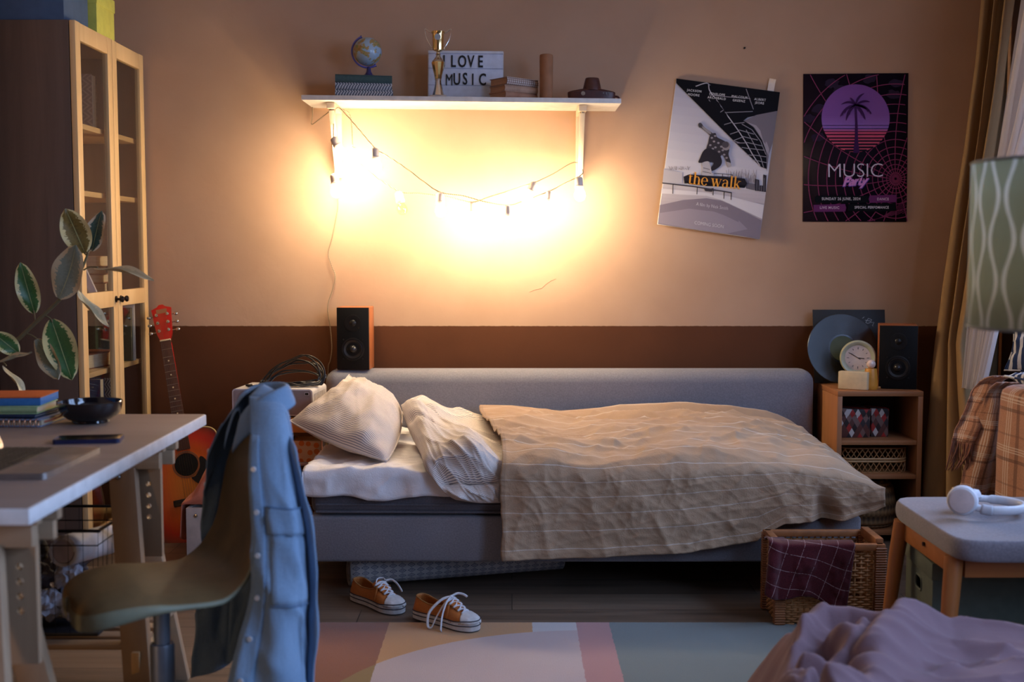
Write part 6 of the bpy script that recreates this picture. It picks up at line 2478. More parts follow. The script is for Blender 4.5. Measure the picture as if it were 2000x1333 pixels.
MB().prism(o2, .004).build('bottom', M_rattan, wb)
lattice(.004, .046, 'lower_weave', wb)
lattice(.060, .100, 'lid_weave', wb)
bnd = MB()
for a, b in ((.043, .051), (.053, .062)):
    bnd.grid(lambda u, v: perl(u) * 1.012 + V((0, 0, lerp(a, b, v))), 60, 1, cu=True)
bnd.build('rim_band', plain('pale_cane', (196, 150, 98), .5), wb, solid=.003, offset=0)
MB().prism([(x * .985, y * .985) for x, y in o2], .003, Matrix.Translation((0, 0, .099))).build('lid_top', M_rattan, wb)
# coarse seagrass basket at the bottom
t = NT('seagrass')
uv = t.sep(t.coord('UV'))
w1 = t.math('SINE', t.math('ADD', t.math('MULTIPLY', uv[0], 260.0), t.math('MULTIPLY', t.math('FLOOR', t.math('MULTIPLY', uv[1], 16.0)), 3.14)))
w2 = t.math('SINE', t.math('MULTIPLY', uv[1], 100.0))
h = t.math('ADD', t.math('MULTIPLY', w1, .5), w2)
c = t.ramp(t.math('ADD', t.math('MULTIPLY', h, .25), .5), [(.2, lin((70, 50, 32))), (.7, lin((140, 106, 68)))])
M_sea = t.done(t.bsdf(c, .8, 0, t.bump(h, .6, .004)))
sb_ = thing('seagrass_basket', 'round seagrass basket on the bottom shelf of the bookcase', 'basket', (1.475, 4.95, KS[0] + .0184))
MB().lathe([(0, 0), (.115, 0), (.130, .02), (.133, .09), (.120, .165), (.095, .19), (.090, .186), (.112, .16), (.124, .09), (.12, .02), (0, .006)], (0, 0, 0), 48).build('weave', M_sea, sb_)
MB().tube([(.095 * cos(2 * pi * k / 32), .095 * sin(2 * pi * k / 32), .19) for k in range(32)], .006, 8, closed=True).build('rim', M_sea, sb_)

# ---- on top of the bookcase
KT = KZ + .0004
# record sleeve leaning on the wall, record in front of it
sl = thing('record_sleeve', 'square black record sleeve leaning against the wall on the bookcase', 'record sleeve', (1.455, 5.100, KT))
LEANR = radians(10)
Rl = rotm(-LEANR, 0, 0)
SH = .318
mb = MB().box((0, 0, SH / 2), (.312, .004, SH), None, .0008)
mb.xform(Rl.to_4x4())
mb.build('cover', plain('black_card', (22, 22, 26), .55), sl)
mk = MB()
mk.raw = None
P3 = [([(-.058 + .3 * 0, 0), (0, 0)], .001)]
mm = MB()
def slp(x, z, l=.0026):
    return Rl @ V((x, -l, z))
for pts in ([(.072, .262), (.084, .280), (.098, .274), (.092, .262), (.080, .258), (.072, .262)], [(.096, .262), (.108, .263), (.100, .248), (.104, .246)], [(.058, .280), (.066, .286)], [(.070, .272), (.094, .268)]):
    vs, fs = stroke(pts, .0016)
    mm.add([slp(x, z) for x, z in vs], fs)
mm.build('line_emblem', plain('silver_ink', (176, 176, 180), .5), sl, smooth=False)
t = NT('vinyl_grooves')
x, y, z = t.sep(t.coord('Object'))
r = t.math('SQRT', t.math('ADD', t.math('MULTIPLY', x, x), t.math('MULTIPLY', z, z)))
g = t.math('SINE', t.math('MULTIPLY', r, 3600.0))
tr_ = t.noise(t.coord('Object', (0.001, 0.001, 0.001)), 1, 1)
nn1 = t.n('ShaderNodeTexNoise', noise_dimensions='1D')
t.t.links.new(r, nn1.inputs['W'])
nn1.inputs['Scale'].default_value = 260
hh = t.math('ADD', t.math('MULTIPLY', g, .35), nn1.outputs[0])
M_vinyl = t.done(t.bsdf(lin((14, 15, 18)), .24, 0, t.bump(hh, .25, .0012), .7))
rec = thing('vinyl_record', 'black vinyl record with a dark green label propped against the sleeve', 'record', (1.408, 5.068, KT + .1512))
rec.rotation_euler = (-LEANR - radians(1.5), 0, radians(2))
MB().lathe([(0, -.001), (.054, -.001), (.0545, -.0015), (.149, -.0014), (.151, -.0003), (.149, .0012), (0, .0012)], (0, 0, 0), 72, rotm(pi / 2)).build('disc', M_vinyl, rec, angle=30)
MB().lathe([(.0032, -.0016), (.054, -.0016), (.054, -.0011), (.0032, -.0011)], (0, 0, 0), 48, rotm(pi / 2) @ rotm(pi, 0, 0)).build('label_disc', plain('olive_label', (74, 82, 52), .6), rec)
MB().lathe([(.055, -.0012), (.062, -.0012), (.062, -.0017), (.055, -.0017), (.055, -.0012)], (0, 0, 0), 48, rotm(pi / 2) @ rotm(pi, 0, 0)).build('dead_wax', plain('smooth_vinyl', (36, 40, 50), .15), rec)
# alarm clock
ck = thing('clock', 'round pale green table clock with a cream dial on the bookcase', 'clock', (1.443, 4.960, KT), rot=(0, 0, radians(-14)))
CKZ = .122
R = rotm(pi / 2)
cc = (0, 0, CKZ)
MB().lathe([(0, -.030), (.058, -.030), (.070, -.018), (.0735, .0), (.0725, .012), (.068, .018), (.062, .016), (.052, .006), (0, .006)], cc, 56, R).build('body', plain('sage_enamel', (176, 178, 152), .35), ck)
dl = MB().cyl((0, -.0062, CKZ), (0, -.0072, CKZ), .0525, .0525, 48).build('dial', plain('dial_cream', (214, 192, 176), .6), ck)
for k in range(12):
    a = 2 * pi * k / 12
    d_ = V((sin(a), 0, cos(a)))
    MB().bar(V((0, -.0076, CKZ)) + d_ * .036, V((0, -.0076, CKZ)) + d_ * (.043 if k % 3 else .045), .0018, .0006, up=(0, 1, 0)).build('hour_mark', M_blackp, dl)
for a, L, w in ((-58, .036, .0026), (95, .026, .003), (-58 + 180, .012, .002)):
    d_ = V((sin(radians(a)), 0, cos(radians(a))))
    MB().bar(V((0, -.0086, CKZ)), V((0, -.0086, CKZ)) + d_ * L, w, .0008, up=(0, 1, 0)).build('hand', M_blackp, dl)
MB().span((-.030, -.022, 0), (.030, .022, .054), .004).build('stand', plain('sage_enamel', (176, 178, 152), .35), ck)
# orange timer lamp
ol = thing('table_lamp', 'small ochre-orange lamp base with a round pale bulb on the bookcase', 'lamp', (1.470, 4.865, KT))
MB().lathe([(0, 0), (.026, 0), (.0285, .003), (.0290, .020), (.0270, .055), (.0235, .082), (.0225, .086), (0, .0865)], (0, 0, 0), 36).build('base', plain('ochre_ceramic', (206, 140, 52), .4), ol)
MB().ball((0, 0, .1045), .0185, 28, 18).build('bulb', plain('pale_pink_globe', (222, 196, 184), .25, coat=.3), ol, angle=180)
# small cream loudspeaker box
tag(MB().span((-.060, -.019, 0), (.060, .019, .074), .004, 3).build('speaker_box', [plain('cream_plastic', (206, 184, 146), .45)]), 'small cream rectangular box set at the left front of the bookcase top', 'box')
o = bpy.data.objects['speaker_box']
o.location, o.rotation_euler = (1.402, 4.868, KT), (0, 0, radians(-31))
tag(MB().span((-.038, -.012, 0), (.038, .012, .009), .001).build('wooden_block', M_honey), 'thin wooden block lying behind the orange lamp', 'block')
o = bpy.data.objects['wooden_block']
o.location = (1.520, 4.905, KT)
speaker('dark loudspeaker beside the clock on the oak bookcase', (1.606, 4.958, KT), radians(-15), .152, .262, .17, .044, .035, .088, .196)

# ================================================================== wicker hamper with a burgundy cloth
M_wick = plain('wicker', (178, 124, 74), .6, var=.15, scale=60)
M_wickd = plain('wicker_frame', (158, 100, 58), .55, var=.12, scale=30)
HX0, HX1, HY0, HY1, HZ = .846, 1.162, 3.705, 3.895, .268
ham = thing('wicker_hamper', 'open wicker hamper on the floor at the foot end of the bed', 'basket', ((HX0 + HX1) / 2, (HY0 + HY1) / 2, 0))
HI = root_matrix(ham).inverted()


def weave(mb, p0, ux, W, H, nst, seed=0, gaps=()):
    """woven wicker panel: upright stakes and horizontal strands; gaps: open bands (x0, x1) in fractions"""
    p0, ux = V(p0), V(ux).normalized()
    nrm = ux.cross(V((0, 0, 1)))
    for k in range(nst + 1):
        q = p0 + ux * (W * k / nst)
        mb.tube([q + V((0, 0, .008)), q + V((0, 0, H))], .0034, 6)
    rows = int(H / .0078)
    for r in range(rows):
        z = .010 + r * .0078
        if z > H - .004:
            break
        ph = r % 2
        runs = [(0, 1)]
        for g0, g1 in gaps:
            if (r // 1) % 2 == 0:
                runs = [q for a, b in runs for q in ((a, min(b, g0)), (max(a, g1), b)) if q[1] > q[0] + 1e-6] if r % 3 == 0 else runs
        for a, b in runs:
            pts = []
            n = max(2, int((b - a) * nst * 2))
            for i in range(n + 1):
                f = a + (b - a) * i / n
                s_ = (1 if (int(round(f * nst)) + ph) % 2 else -1)
                pts.append(p0 + ux * (W * f) + nrm * (s_ * .0036 * (1 if i % 2 == 0 else .0)) + V((0, 0, z)))
            mb.tube(pts, .0036, 5)


for nm, p0, ux, W in (('front_weave', (HX0 + .02, HY0, 0), (1, 0, 0), HX1 - HX0 - .04), ('back_weave', (HX0 + .02, HY1, 0), (1, 0, 0), HX1 - HX0 - .04), ('side_weave', (HX0, HY0 + .02, 0), (0, 1, 0), HY1 - HY0 - .04), ('side_weave', (HX1, HY0 + .02, 0), (0, 1, 0), HY1 - HY0 - .04)):
    mb = MB()
    weave(mb, p0, ux, W, HZ - .022, 14 if 'side' not in nm else 9, gaps=((.1, .3), (.72, .92)))
    mb.xform(HI).build(nm, M_wick, ham, angle=180)
for x in (HX0, HX1):
    for y in (HY0, HY1):
        mb = MB().span((x - .014, y - .012, 0), (x + .014, y + .012, HZ), .003)
        for k in range(32):
            z = .006 + k * .0080
            mb.tube([(x - .0155, y - .0135, z), (x + .0155, y - .0135, z), (x + .0155, y + .0135, z), (x - .0155, y + .0135, z)], .0030, 5, closed=True)
        mb.xform(HI).build('corner_post', M_wickd, ham)
for a, b in (((HX0 - .012, HY0 - .010, HZ - .022), (HX1 + .012, HY0 + .012, HZ)), ((HX0 - .012, HY1 - .012, HZ - .022), (HX1 + .012, HY1 + .010, HZ)), ((HX0 - .012, HY0 + .013, HZ - .020), (HX0 + .012, HY1 - .013, HZ + .002)), ((HX1 - .012, HY0 + .013, HZ - .016), (HX1 + .014, HY1 - .013, HZ + .014))):
    MB().span(a, b, .004).xform(HI).build('top_rail', M_wickd, ham)
MB().span((HX0 + .01, HY0 + .008, .010), (HX1 - .01, HY1 - .008, .020)).xform(HI).build('bottom', M_wick, ham)
# burgundy cloth with a fine white window check
t = NT('burgundy_check')
uv = t.sep(t.coord('UV'))
n = t.noise(t.coord('Object'), 300, 2)
c = t.ramp(n, [(.3, lin((66, 22, 28))), (.7, lin((86, 30, 36)))])
la = t.math('LESS_THAN', t.math('ABSOLUTE', t.math('SUBTRACT', t.math('FRACT', t.math('MULTIPLY', t.math('ADD', uv[0], t.math('MULTIPLY', uv[1], .22)), 5.2)), .5)), .014)
lb_ = t.math('LESS_THAN', t.math('ABSOLUTE', t.math('SUBTRACT', t.math('FRACT', t.math('MULTIPLY', t.math('SUBTRACT', uv[1], t.math('MULTIPLY', uv[0], .25)), 4.4)), .5)), .014)
dash = t.math('GREATER_THAN', n, .42)
c = t.mix(t.math('MULTIPLY', t.math('MAXIMUM', la, lb_), t.math('MULTIPLY', dash, .7)), c, lin((190, 160, 160)))
M_burg = t.done(t.bsdf(c, .92, 0, t.bump(n, .3, .002), .1, .2))


def burg(u, v):
    # v: from inside the hamper over the front rail, down the outside; the hem runs slanted
    x = lerp(HX0 - .040, HX1 - .085, u) - .035 * max(0, v - .3) * u - .02 * max(0, v - .3) * (1 - u)
    if v < .18:
        k = v / .18
        y, z = HY0 + .055 - .035 * k, HZ + .006 - .035 * (1 - k) * sstep(HX0 + .02, HX0 + .06, x)
    elif v < .3:
        k = (v - .18) / .12
        y, z = HY0 + .020 - .040 * sin(k * pi / 2), HZ + .006 - .010 * (1 - cos(k * pi / 2))
    else:
        k = (v - .3) / .7
        L = lerp(.150, .185, u) + .012 * sin(u * 9)
        y, z = HY0 - .020 - .008 * k, HZ - .004 - L * k
        y -= .012 * max(0, sin(u * 15 + 1.2) * .6 + fbm(u * 4, k * 2, 3)) * min(1, k * 2.5)
    if u < .16 and v > .1:
        b = 1 - u / .16
        y -= .010 * sin(b * pi)
        z += .014 * b * (1 - abs(v - .25) * 2) if v < .75 else 0
    return (x, y, z)


tag(MB().grid(burg, 60, 60).build('checked_cloth', M_burg, angle=180, solid=.004, offset=0), 'burgundy cloth with thin white checks hung over the front of the wicker hamper', 'cloth')

# ================================================================== upholstered bench, headphones, storage box
M_bam = wood('bamboo', (150, 90, 44), (172, 108, 58), 'x', 1.2, .45)
M_bamz = wood('bamboo_leg', (150, 90, 44), (172, 108, 58), 'z', 1.2, .45)
M_bench = fabric('blue_grey_felt', (108, 102, 108), (132, 125, 130), 600, .95, .3, .3)
QX0, QX1, QY0, QY1 = 1.125, 1.655, 2.96, 3.52
bench = thing('bench', 'bamboo bench with a padded grey seat in front of the curtain', 'bench', ((QX0 + QX1) / 2, (QY0 + QY1) / 2, 0))
BI = root_matrix(bench).inverted()


def pad(u, v):
    a = 2 * pi * u
    c_, s_ = cos(a), sin(a)
    n_ = 9.0
    r = (abs(c_) ** n_ + abs(s_) ** n_) ** (-1 / n_)
    W, D = (QX1 - QX0) / 2, (QY1 - QY0) / 2
    if v < .2:
        k, z = lerp(0, .965, v / .2), .402
    elif v < .6:
        q = (v - .2) / .4 * pi - pi / 2
        k, z = .965 + .035 * cos(q), .430 + .028 * sin(q)
    else:
        q = (v - .6) / .4
        k, z = lerp(.965, 0, q), .458 + .016 * sin(q * pi / 2)
    x, y = W * c_ * r * (1 - (1 - k) * min(1, D / W * 1.0) if k > .9 else k), D * s_ * r * k
    if v >= .6:
        for bx_, by_ in ((-.10, -.03), (.13, .08)):
            z -= .017 * exp(-(((x - bx_) / .055) ** 2 + ((y - by_) / .045) ** 2))
    return (x, y, z)


MB().grid(pad, 88, 50, cu=True).build('seat_pad', M_bench, bench, angle=180)
for y in (QY0 + .085, QY1 - .075):
    MB().span((QX0 + .046, y - .012, .345), (QX1 - .05, y + .012, .401), .003).xform(BI).build('rail', M_bam, bench)
for x in (QX0 + .032, QX1 - .05):
    MB().span((x - .012, QY0 + .09, .345), (x + .012, QY1 - .08, .401), .003).xform(BI).build('rail', M_bam, bench)
for x, sx_ in ((QX0 + .020, -1), (QX1 - .045, 1)):
    for y, sy in ((QY0 + .080, -1), (QY1 - .070, 1)):
        lg = MB()
        lg.tube([(x, y, .400), (x + sx_ * .010, y + sy * .012, .30), (x + sx_ * .035, y + sy * .035, .0)], .018, 14, radii=[.024, .0225, .015])
        lg.xform(BI)
        lg.build('leg', M_bamz, bench)
MB().cyl((QX0 - .003, QY0 + .055, .11), (QX0 - .003, QY1 - .045, .11), .010, .010, 12).xform(BI).build('stretcher', M_bamz, bench)
MB().cyl((QX0 + .014, QY0 + .3, .378), (QX0 + .0205, QY0 + .3, .378), .006, .006, 12).xform(BI).build('bolt', M_blackp, bench)

# headphones
M_hp = plain('matte_white_plastic', (206, 206, 212), .4)
M_hp2 = plain('soft_grey_pad', (186, 184, 190), .7)
M_cup = plain('blush_cup_face', (206, 186, 182), .45)
HPZ = .4745
hp0 = onz(1925, 1003, HPZ)
hp = thing('headphones', 'white over-ear headphones lying on the grey bench seat', 'headphones', (hp0.x, hp0.y, HPZ))
k_ = hp0.y / FOC


def hpw(px, py, dy=0.0):
    p = at(px, py, hp0.y + dy)
    return V((p.x - hp0.x, dy, p.z - HPZ))


ec = hpw(1880, 985, -.035)
ec.z = .043
Rc = rotm(0, 0, radians(-24)) @ rotm(pi / 2 - .12)
cupo = MB().lathe([(0, .030), (.026, .030), (.037, .024), (.0405, .012), (.040, -.002), (.034, -.010), (0, -.011)], ec, 36, Rc).build('ear_cup', M_hp, hp)
MB().lathe([(.031, .0285), (.032, .0315), (.029, .0325), (0, .0325)], ec, 32, Rc).build('cup_face', M_cup, cupo)
MB().tube([ec + Rc @ V((.030 * cos(2 * pi * i / 28), .030 * sin(2 * pi * i / 28), -.015)) for i in range(28)], .0105, 10, closed=True).build('ear_pad', M_hp2, cupo)
ec2 = ec + V((.045, .085, -.018))
Rc2 = rotm(radians(18), 0, radians(30)) @ rotm(-pi / 2 + .9)
cup2 = MB().lathe([(0, .024), (.026, .024), (.036, .019), (.039, .010), (.038, -.002), (.032, -.008), (0, -.009)], ec2 + V((0, 0, .003)), 36, Rc2).build('ear_cup', M_hp, hp)
band = spline([ec + V((.020, -.020, -.012)), ec + V((.055, -.034, -.020)), ec + V((.105, -.040, -.020)), ec + V((.150, -.022, -.020)), ec + V((.172, .022, -.019)), ec + V((.150, .066, -.017)), ec + V((.105, .088, -.015)), ec + V((.060, .090, -.012))], 8)
MB().tube(band, .010, 12, flat=1.5, radii=[.0065 if i < 10 or i > len(band) - 10 else .0085 for i in range(len(band))], up=(0, 0, 1)).build('headband', M_hp, hp, angle=180)
MB().tube(band[5:11], .0095, 12, flat=1.5, up=(0, 0, 1)).build('slider', M_hp2, hp, angle=180)

# green-grey storage box with a lid under the bench
M_gbox = plain('grey_green_card', (78, 84, 72), .75, bump=.05)
gbx = thing('storage_box', 'grey-green lidded storage box with a hand hole under the bench', 'box', (1.328, 3.355, 0), radians(-4))
g = MB()
bw, bd_, bh_ = .16, .14, .326
holep = rrect(-.030, .225, .030, .258, .016, 5)
outer = []
# front (local -x) face with a hand hole: frame strips round the slot
def face(y0, y1, z0, z1, x):
    return [(x, y0, z0), (x, y1, z0), (x, y1, z1), (x, y0, z1)]


for a, b, c_, d_ in ((-bd_, bd_, 0, .223), (-bd_, bd_, .260, bh_), (-bd_, -.032, .223, .260), (.032, bd_, .223, .260)):
    g.span((-bw, a, c_), (-bw + .004, b, d_))
g.span((bw - .004, -bd_, 0), (bw, bd_, bh_))
g.span((-bw + .004, -bd_, 0), (bw - .004, -bd_ + .004, bh_))
g.span((-bw + .004, bd_ - .004, 0), (bw - .004, bd_, bh_))
g.span((-bw + .004, -bd_ + .004, 0), (bw - .004, bd_ - .004, .004))
g.build('body', M_gbox, gbx, smooth=False)
MB().tube([(-bw - .0005, y, z) for y, z in [(a, b) for a, b in rrect(-.033, .222, .033, .261, .016, 5)]], .003, 6, closed=True).build('hand_hole_rim', M_gbox, gbx)
MB().span((-bw - .004, -bd_ - .004, bh_ - .042), (bw + .004, bd_ + .004, bh_ + .006), .002).build('lid', M_gbox, gbx)

# yellow-cream folder leaning behind the bench
fo = MB().box((0, 0, .18), (.14, .012, .40), None, .002).build('paper_folder', plain('manila', (206, 170, 116), .7))
fo.location, fo.rotation_euler = (1.50, 3.64, .125), (radians(-8), radians(14), radians(-6))
fo.location = (1.335, 3.60, .078)
tag(fo, 'manila folder standing behind the bench, its corner showing past the headphones', 'folder')

# ================================================================== window seat with plaid throw and cushions
SX0, SY0, SY1, SZ = 1.735, 2.72, 4.16, .715
M_seat = plain('window_seat_white', (196, 186, 176), .6)
ws = thing('window_seat', 'low boxed window seat under the far window, covered by a plaid throw', 'window seat', ((SX0 + XR) / 2, (SY0 + SY1) / 2, 0))
WI = root_matrix(ws).inverted()
MB().span((SX0 + .03, SY0 + .03, 0), (XR - .002, SY1 - .03, SZ - .025), .003).xform(WI).build('body', M_seat, ws)
MB().span((SX0 + .01, SY0, SZ - .024), (XR - .002, SY1, SZ), .004).xform(WI).build('seat_board', M_seat, ws)
t = NT('brown_plaid')
uv = t.sep(t.coord('UV'))
n = t.noise(t.coord('Object'), 260, 2, .6)
c = t.ramp(n, [(.3, lin((166, 116, 90))), (.7, lin((192, 140, 110)))])


def plaid(c, k, off, w, col, amt):
    f = t.math('FRACT', t.math('ADD', t.math('MULTIPLY', k[0], k[1]), off))
    m = t.math('LESS_THAN', t.math('ABSOLUTE', t.math('SUBTRACT', f, .5)), w)
    return t.mix(t.math('MULTIPLY', m, amt), c, lin(col))


for ax, kk in ((uv[0], 4.0), (uv[1], 6.0)):
    for off, w, col, amt in ((0, .035, (96, 60, 48), .6), (.16, .012, (222, 206, 190), .55), (.21, .012, (222, 206, 190), .55), (.26, .012, (222, 206, 190), .55), (.5, .02, (110, 70, 56), .4)):
        c = plaid(c, (ax, kk), off, w, col, amt)
M_plaid = t.done(t.bsdf(c, .95, 0, t.bump(n, .35, .003), .1, .3))
M_fringe = fabric('brown_fringe', (118, 74, 56), (156, 106, 82), 300, .95, .3, .2)


def throw_main(u, v):
    # u along y (far end -> near), v from the wall over the top and down the front face
    y = lerp(SY1 - .045, SY0 + .25, u)
    d = v * 1.02
    top = .50
    wob = .010 * fbm(y * 5, d * 4, 2)
    if d < top:
        x, z = XR - .06 - d, SZ + .010 + abs(wob)
        x = lerp(XR - .06, SX0 + .03, d / top)
    else:
        q = d - top
        a = min(1, q / .06)
        x = SX0 + .03 - .052 * sin(a * pi / 2)
        z = SZ + .010 - .030 * (1 - cos(a * pi / 2)) - max(0, q - .05)
        x -= .012 + .016 * (sin(y * 22) * .5 + .5 + wob * 20) * min(1, q / .25)
    return (x, y, z)


th = thing('plaid_throw', 'brown plaid throw with a fringe draped over the window seat', 'throw', (SX0, 3.6, SZ))
TI = root_matrix(th).inverted()
MB().grid(throw_main, 60, 60).xform(TI).build('drape', M_plaid, th, angle=180, solid=.006, offset=0)
rnd = random.Random(8)
fr = MB()
for k in range(150):
    p = V(throw_main(k / 149, 1.0))
    L = rnd.uniform(.06, .09)
    q = [p, p + V((rnd.uniform(-.006, .006), rnd.uniform(-.008, .008), -L * .5)), p + V((rnd.uniform(-.012, .012), rnd.uniform(-.015, .015), -L))]
    fr.tube(spline(q, 3), .0026, 5, radii=[.003, .003, .0026, .0028, .0026, .0026, .0018])
fr.xform(TI).build('fringe', M_fringe, th, angle=180)


# loose far corner of the throw, hanging in two gathered tails past the end of the seat
def tail(cx, y0, w, ztop, zbot, seed):
    def fn(u, v):
        z = lerp(ztop, zbot, v)
        k = sstep(0, .25, v)
        ww = w * lerp(.75, 1.0, v)
        x = cx(v) + (u - .5) * ww
        y = y0 + .030 * sin(u * 8 + seed) * k + .02 * fbm(u * 3, v * 3, seed)
        if v < .12:
            y -= (1 - v / .12) ** 2 * .06
            z = ztop - .02 + .02 * cos((1 - v / .12) * pi / 2) if False else z
        return (x, y, z)
    return fn


for cx, y0, w, zt, zb, sd in ((lambda v: lerp(1.745, 1.655, v ** .8), SY1 + .12, .105, SZ + .030, SZ - .215, 1.0), (lambda v: lerp(1.765, 1.69, v), SY1 + .075, .16, SZ + .012, SZ - .405, 2.0)):
    f_ = tail(cx, y0, w, zt, zb, sd)
    MB().grid(f_, 24, 36, uvf=lambda u, v: (u * .35, v * .6)).xform(TI).build('hanging_corner', M_plaid, th, angle=180, solid=.006, offset=0)
    fr = MB()
    for k in range(46):
        p = V(f_(k / 45, 1.0))
        L = rnd.uniform(.07, .125)
        q = [p, p + V((rnd.uniform(-.012, .008), rnd.uniform(-.008, .008), -L * .5)), p + V((rnd.uniform(-.03, .012), rnd.uniform(-.015, .015), -L))]
        fr.tube(spline(q, 3), .0026, 5, radii=[.0032, .0032, .0028, .003, .0028, .0026, .0018])
    fr.xform(TI).build('fringe', M_fringe, th, angle=180)

# striped cushions
t = NT('navy_stripe')
uv = t.sep(t.coord('UV'))
n = t.noise(t.coord('Object'), 200, 2)
s = t.math('FRACT', t.math('MULTIPLY', uv[1], 11.0))
c = t.mix(t.math('LESS_THAN', s, .58), lin((206, 204, 204)), lin((40, 56, 92)))
M_navy = t.done(t.bsdf(c, .9, 0, t.bump(n, .3, .002), .1, .1))
mb = MB()
cushion(mb, (1.735, 4.13, SZ + .235), (1.708, 4.12, SZ + .062), (1.945, 3.80, SZ + .062), (1.965, 3.83, SZ + .24), .085, 36, .05, 7.0, .008)
tag(mb.build('striped_cushion', M_navy, angle=180), 'navy and white striped cushion upright on the window seat', 'cushion')
mb = MB()
cushion(mb, (1.74, 4.00, SZ + .052), (1.675, 4.035, SZ + .050), (1.715, 3.62, SZ + .050), (1.85, 3.64, SZ + .054), .058, 30, .05, 2.0, .005)
tag(mb.build('striped_cushion', M_navy, angle=180), 'navy and white striped cushion lying flat on the plaid throw', 'cushion')

# ================================================================== curtains
def curtain_mat(name, c, translucent, alpha=None):
    t = NT(name)
    co = t.coord('Object')
    n = t.noise(t.coord('Object', (220, 220, 40)), 1.0, 2, .6)
    cc = t.mix(t.math('MULTIPLY', n, .3), lin(c), lin(tuple(int(q * .8) for q in c)))
    d = t.n('ShaderNodeBsdfDiffuse')
    tl = t.n('ShaderNodeBsdfTranslucent')
    t.set(d, 0, cc)
    t.set(tl, 0, cc)
    m = t.n('ShaderNodeMixShader')
    m.inputs[0].default_value = translucent
    t.t.links.new(d.outputs[0], m.inputs[1])
    t.t.links.new(tl.outputs[0], m.inputs[2])
    out = m.outputs[0]
    if alpha is not None:
        tp = t.n('ShaderNodeBsdfTransparent')
        m2 = t.n('ShaderNodeMixShader')
        m2.inputs[0].default_value = alpha
        t.t.links.new(tp.outputs[0], m2.inputs[1])
        t.t.links.new(out, m2.inputs[2])
        out = m2.outputs[0]
    return t.done(out)


M_drape = curtain_mat('khaki_drape', (150, 120, 86), .04)
M_sheer = curtain_mat('white_sheer', (238, 234, 236), .6, .8)


def fold(u, nf, amp, ph=0.0):
    return amp * sin(2 * pi * nf * u + ph + .6 * sin(2 * pi * u * 1.7))


def drape(u, v):
    # v 0 ceiling rail -> 1 floor; the curtain leans into the room and fans out towards its foot
    z = lerp(2.70, .012, v)
    xa = interp([(0, 1.715), (.2, 1.725), (.83, 1.765), (1.6, 1.855), (2.7, 1.945)], z)
    xb = interp([(0, 1.77), (.2, 1.77), (.55, 1.785), (.83, 1.80), (1.6, 1.89), (2.7, 2.0)], z)
    yb = interp([(0, 4.36), (.2, 4.40), (.55, 4.56), (.83, 4.70), (1.6, 4.70), (2.7, 4.70)], z)
    if u < .16:                                   # the edge turns back to the wall, added to block window light
        k = u / .16
        return (lerp(2.085, xa, k), lerp(5.10, 4.93, k) - .02 * sin(k * pi * 3), z)
    q = (u - .16) / .84
    amp = interp([(0, .050), (.83, .034), (2.7, .030)], z)
    f = fold(q, 3.0, amp, .8) + .010 * fbm(q * 5, z * 1.2, 3)
    return (lerp(xa, xb, q) + f, lerp(4.93, yb, q) + .03 * sin(q * 19 + .5 * z), z)


dr = thing('curtain', 'heavy khaki curtain hanging beside the far window in the right corner', 'curtain', (1.75, 4.7, 0))
MB().grid(drape, 150, 60).xform(root_matrix(dr).inverted()).build('panel', M_drape, dr, angle=180, solid=.004, offset=0)


def sheer(u, v):
    z = lerp(2.70, .66, v)
    # gathered aside against the khaki curtain lower down
    ye = interp([(.66, 4.47), (.95, 4.42), (1.3, 4.27), (1.9, 3.4), (2.7, 2.62)], z)
    xe = interp([(.66, 1.772), (1.0, 1.82), (1.3, 1.88), (1.9, 1.985), (2.7, 2.04)], z)
    xs = interp([(.66, 1.757), (1.0, 1.775), (1.6, 1.862), (2.7, 1.992)], z)
    ys = 4.60
    n = interp([(.74, .012), (1.0, .014), (1.6, .020), (2.7, .024)], z)
    return (lerp(xs, xe, u) + n * sin(u * 2 * pi * 12 + .5 * sin(u * 9)) + .010 * fbm(u * 9, z, 1), lerp(ys, ye, u), z)


sh = thing('sheer_curtain', 'thin white sheer curtain across the far window', 'curtain', (1.9, 4.4, .7))
MB().grid(sheer, 260, 30).xform(root_matrix(sh).inverted()).build('panel', M_sheer, sh, angle=180)
rl = thing('curtain_rail', 'white curtain rail under the ceiling along the window wall', 'rail', (1.995, 3.6, 2.70))
MB().span((-.06, -1.2, .003), (.06, 1.38, .049), .004).build('track', M_white, rl)

# ================================================================== floor lamp at the right edge
LX_, LY_ = 1.035, 2.15
t = NT('wavy_lamp_shade')
uv = t.sep(t.coord('UV'))
uu = t.math('MULTIPLY', uv[0], 34.0)
cell_ = t.math('FLOOR', uu)
par = t.math('SUBTRACT', t.math('MULTIPLY', t.math('MODULO', cell_, 2.0), 2.0), 1.0)
wv = t.math('MULTIPLY', t.math('COSINE', t.math('ADD', t.math('MULTIPLY', uv[1], 2 * pi * 2.0), -.4)), .26)
d = t.math('ABSOLUTE', t.math('SUBTRACT', t.math('SUBTRACT', t.math('FRACT', uu), .5), t.math('MULTIPLY', wv, par)))
m = t.math('LESS_THAN', d, t.math('ADD', .10, t.math('MULTIPLY', t.math('ABSOLUTE', wv), .12)))
n = t.noise(t.coord('UV', (900, 60, 1)), 1.0, 2)
c = t.mix(m, t.mix(t.math('MULTIPLY', n, .5), lin((190, 194, 172)), lin((208, 210, 188))), lin((246, 244, 236)))
df = t.n('ShaderNodeBsdfDiffuse')
tl = t.n('ShaderNodeBsdfTranslucent')
t.set(df, 0, c)
t.set(tl, 0, c)
mx = t.n('ShaderNodeMixShader')
mx.inputs[0].default_value = .5
t.t.links.new(df.outputs[0], mx.inputs[1])
t.t.links.new(tl.outputs[0], mx.inputs[2])
M_shade = t.done(mx.outputs[0])
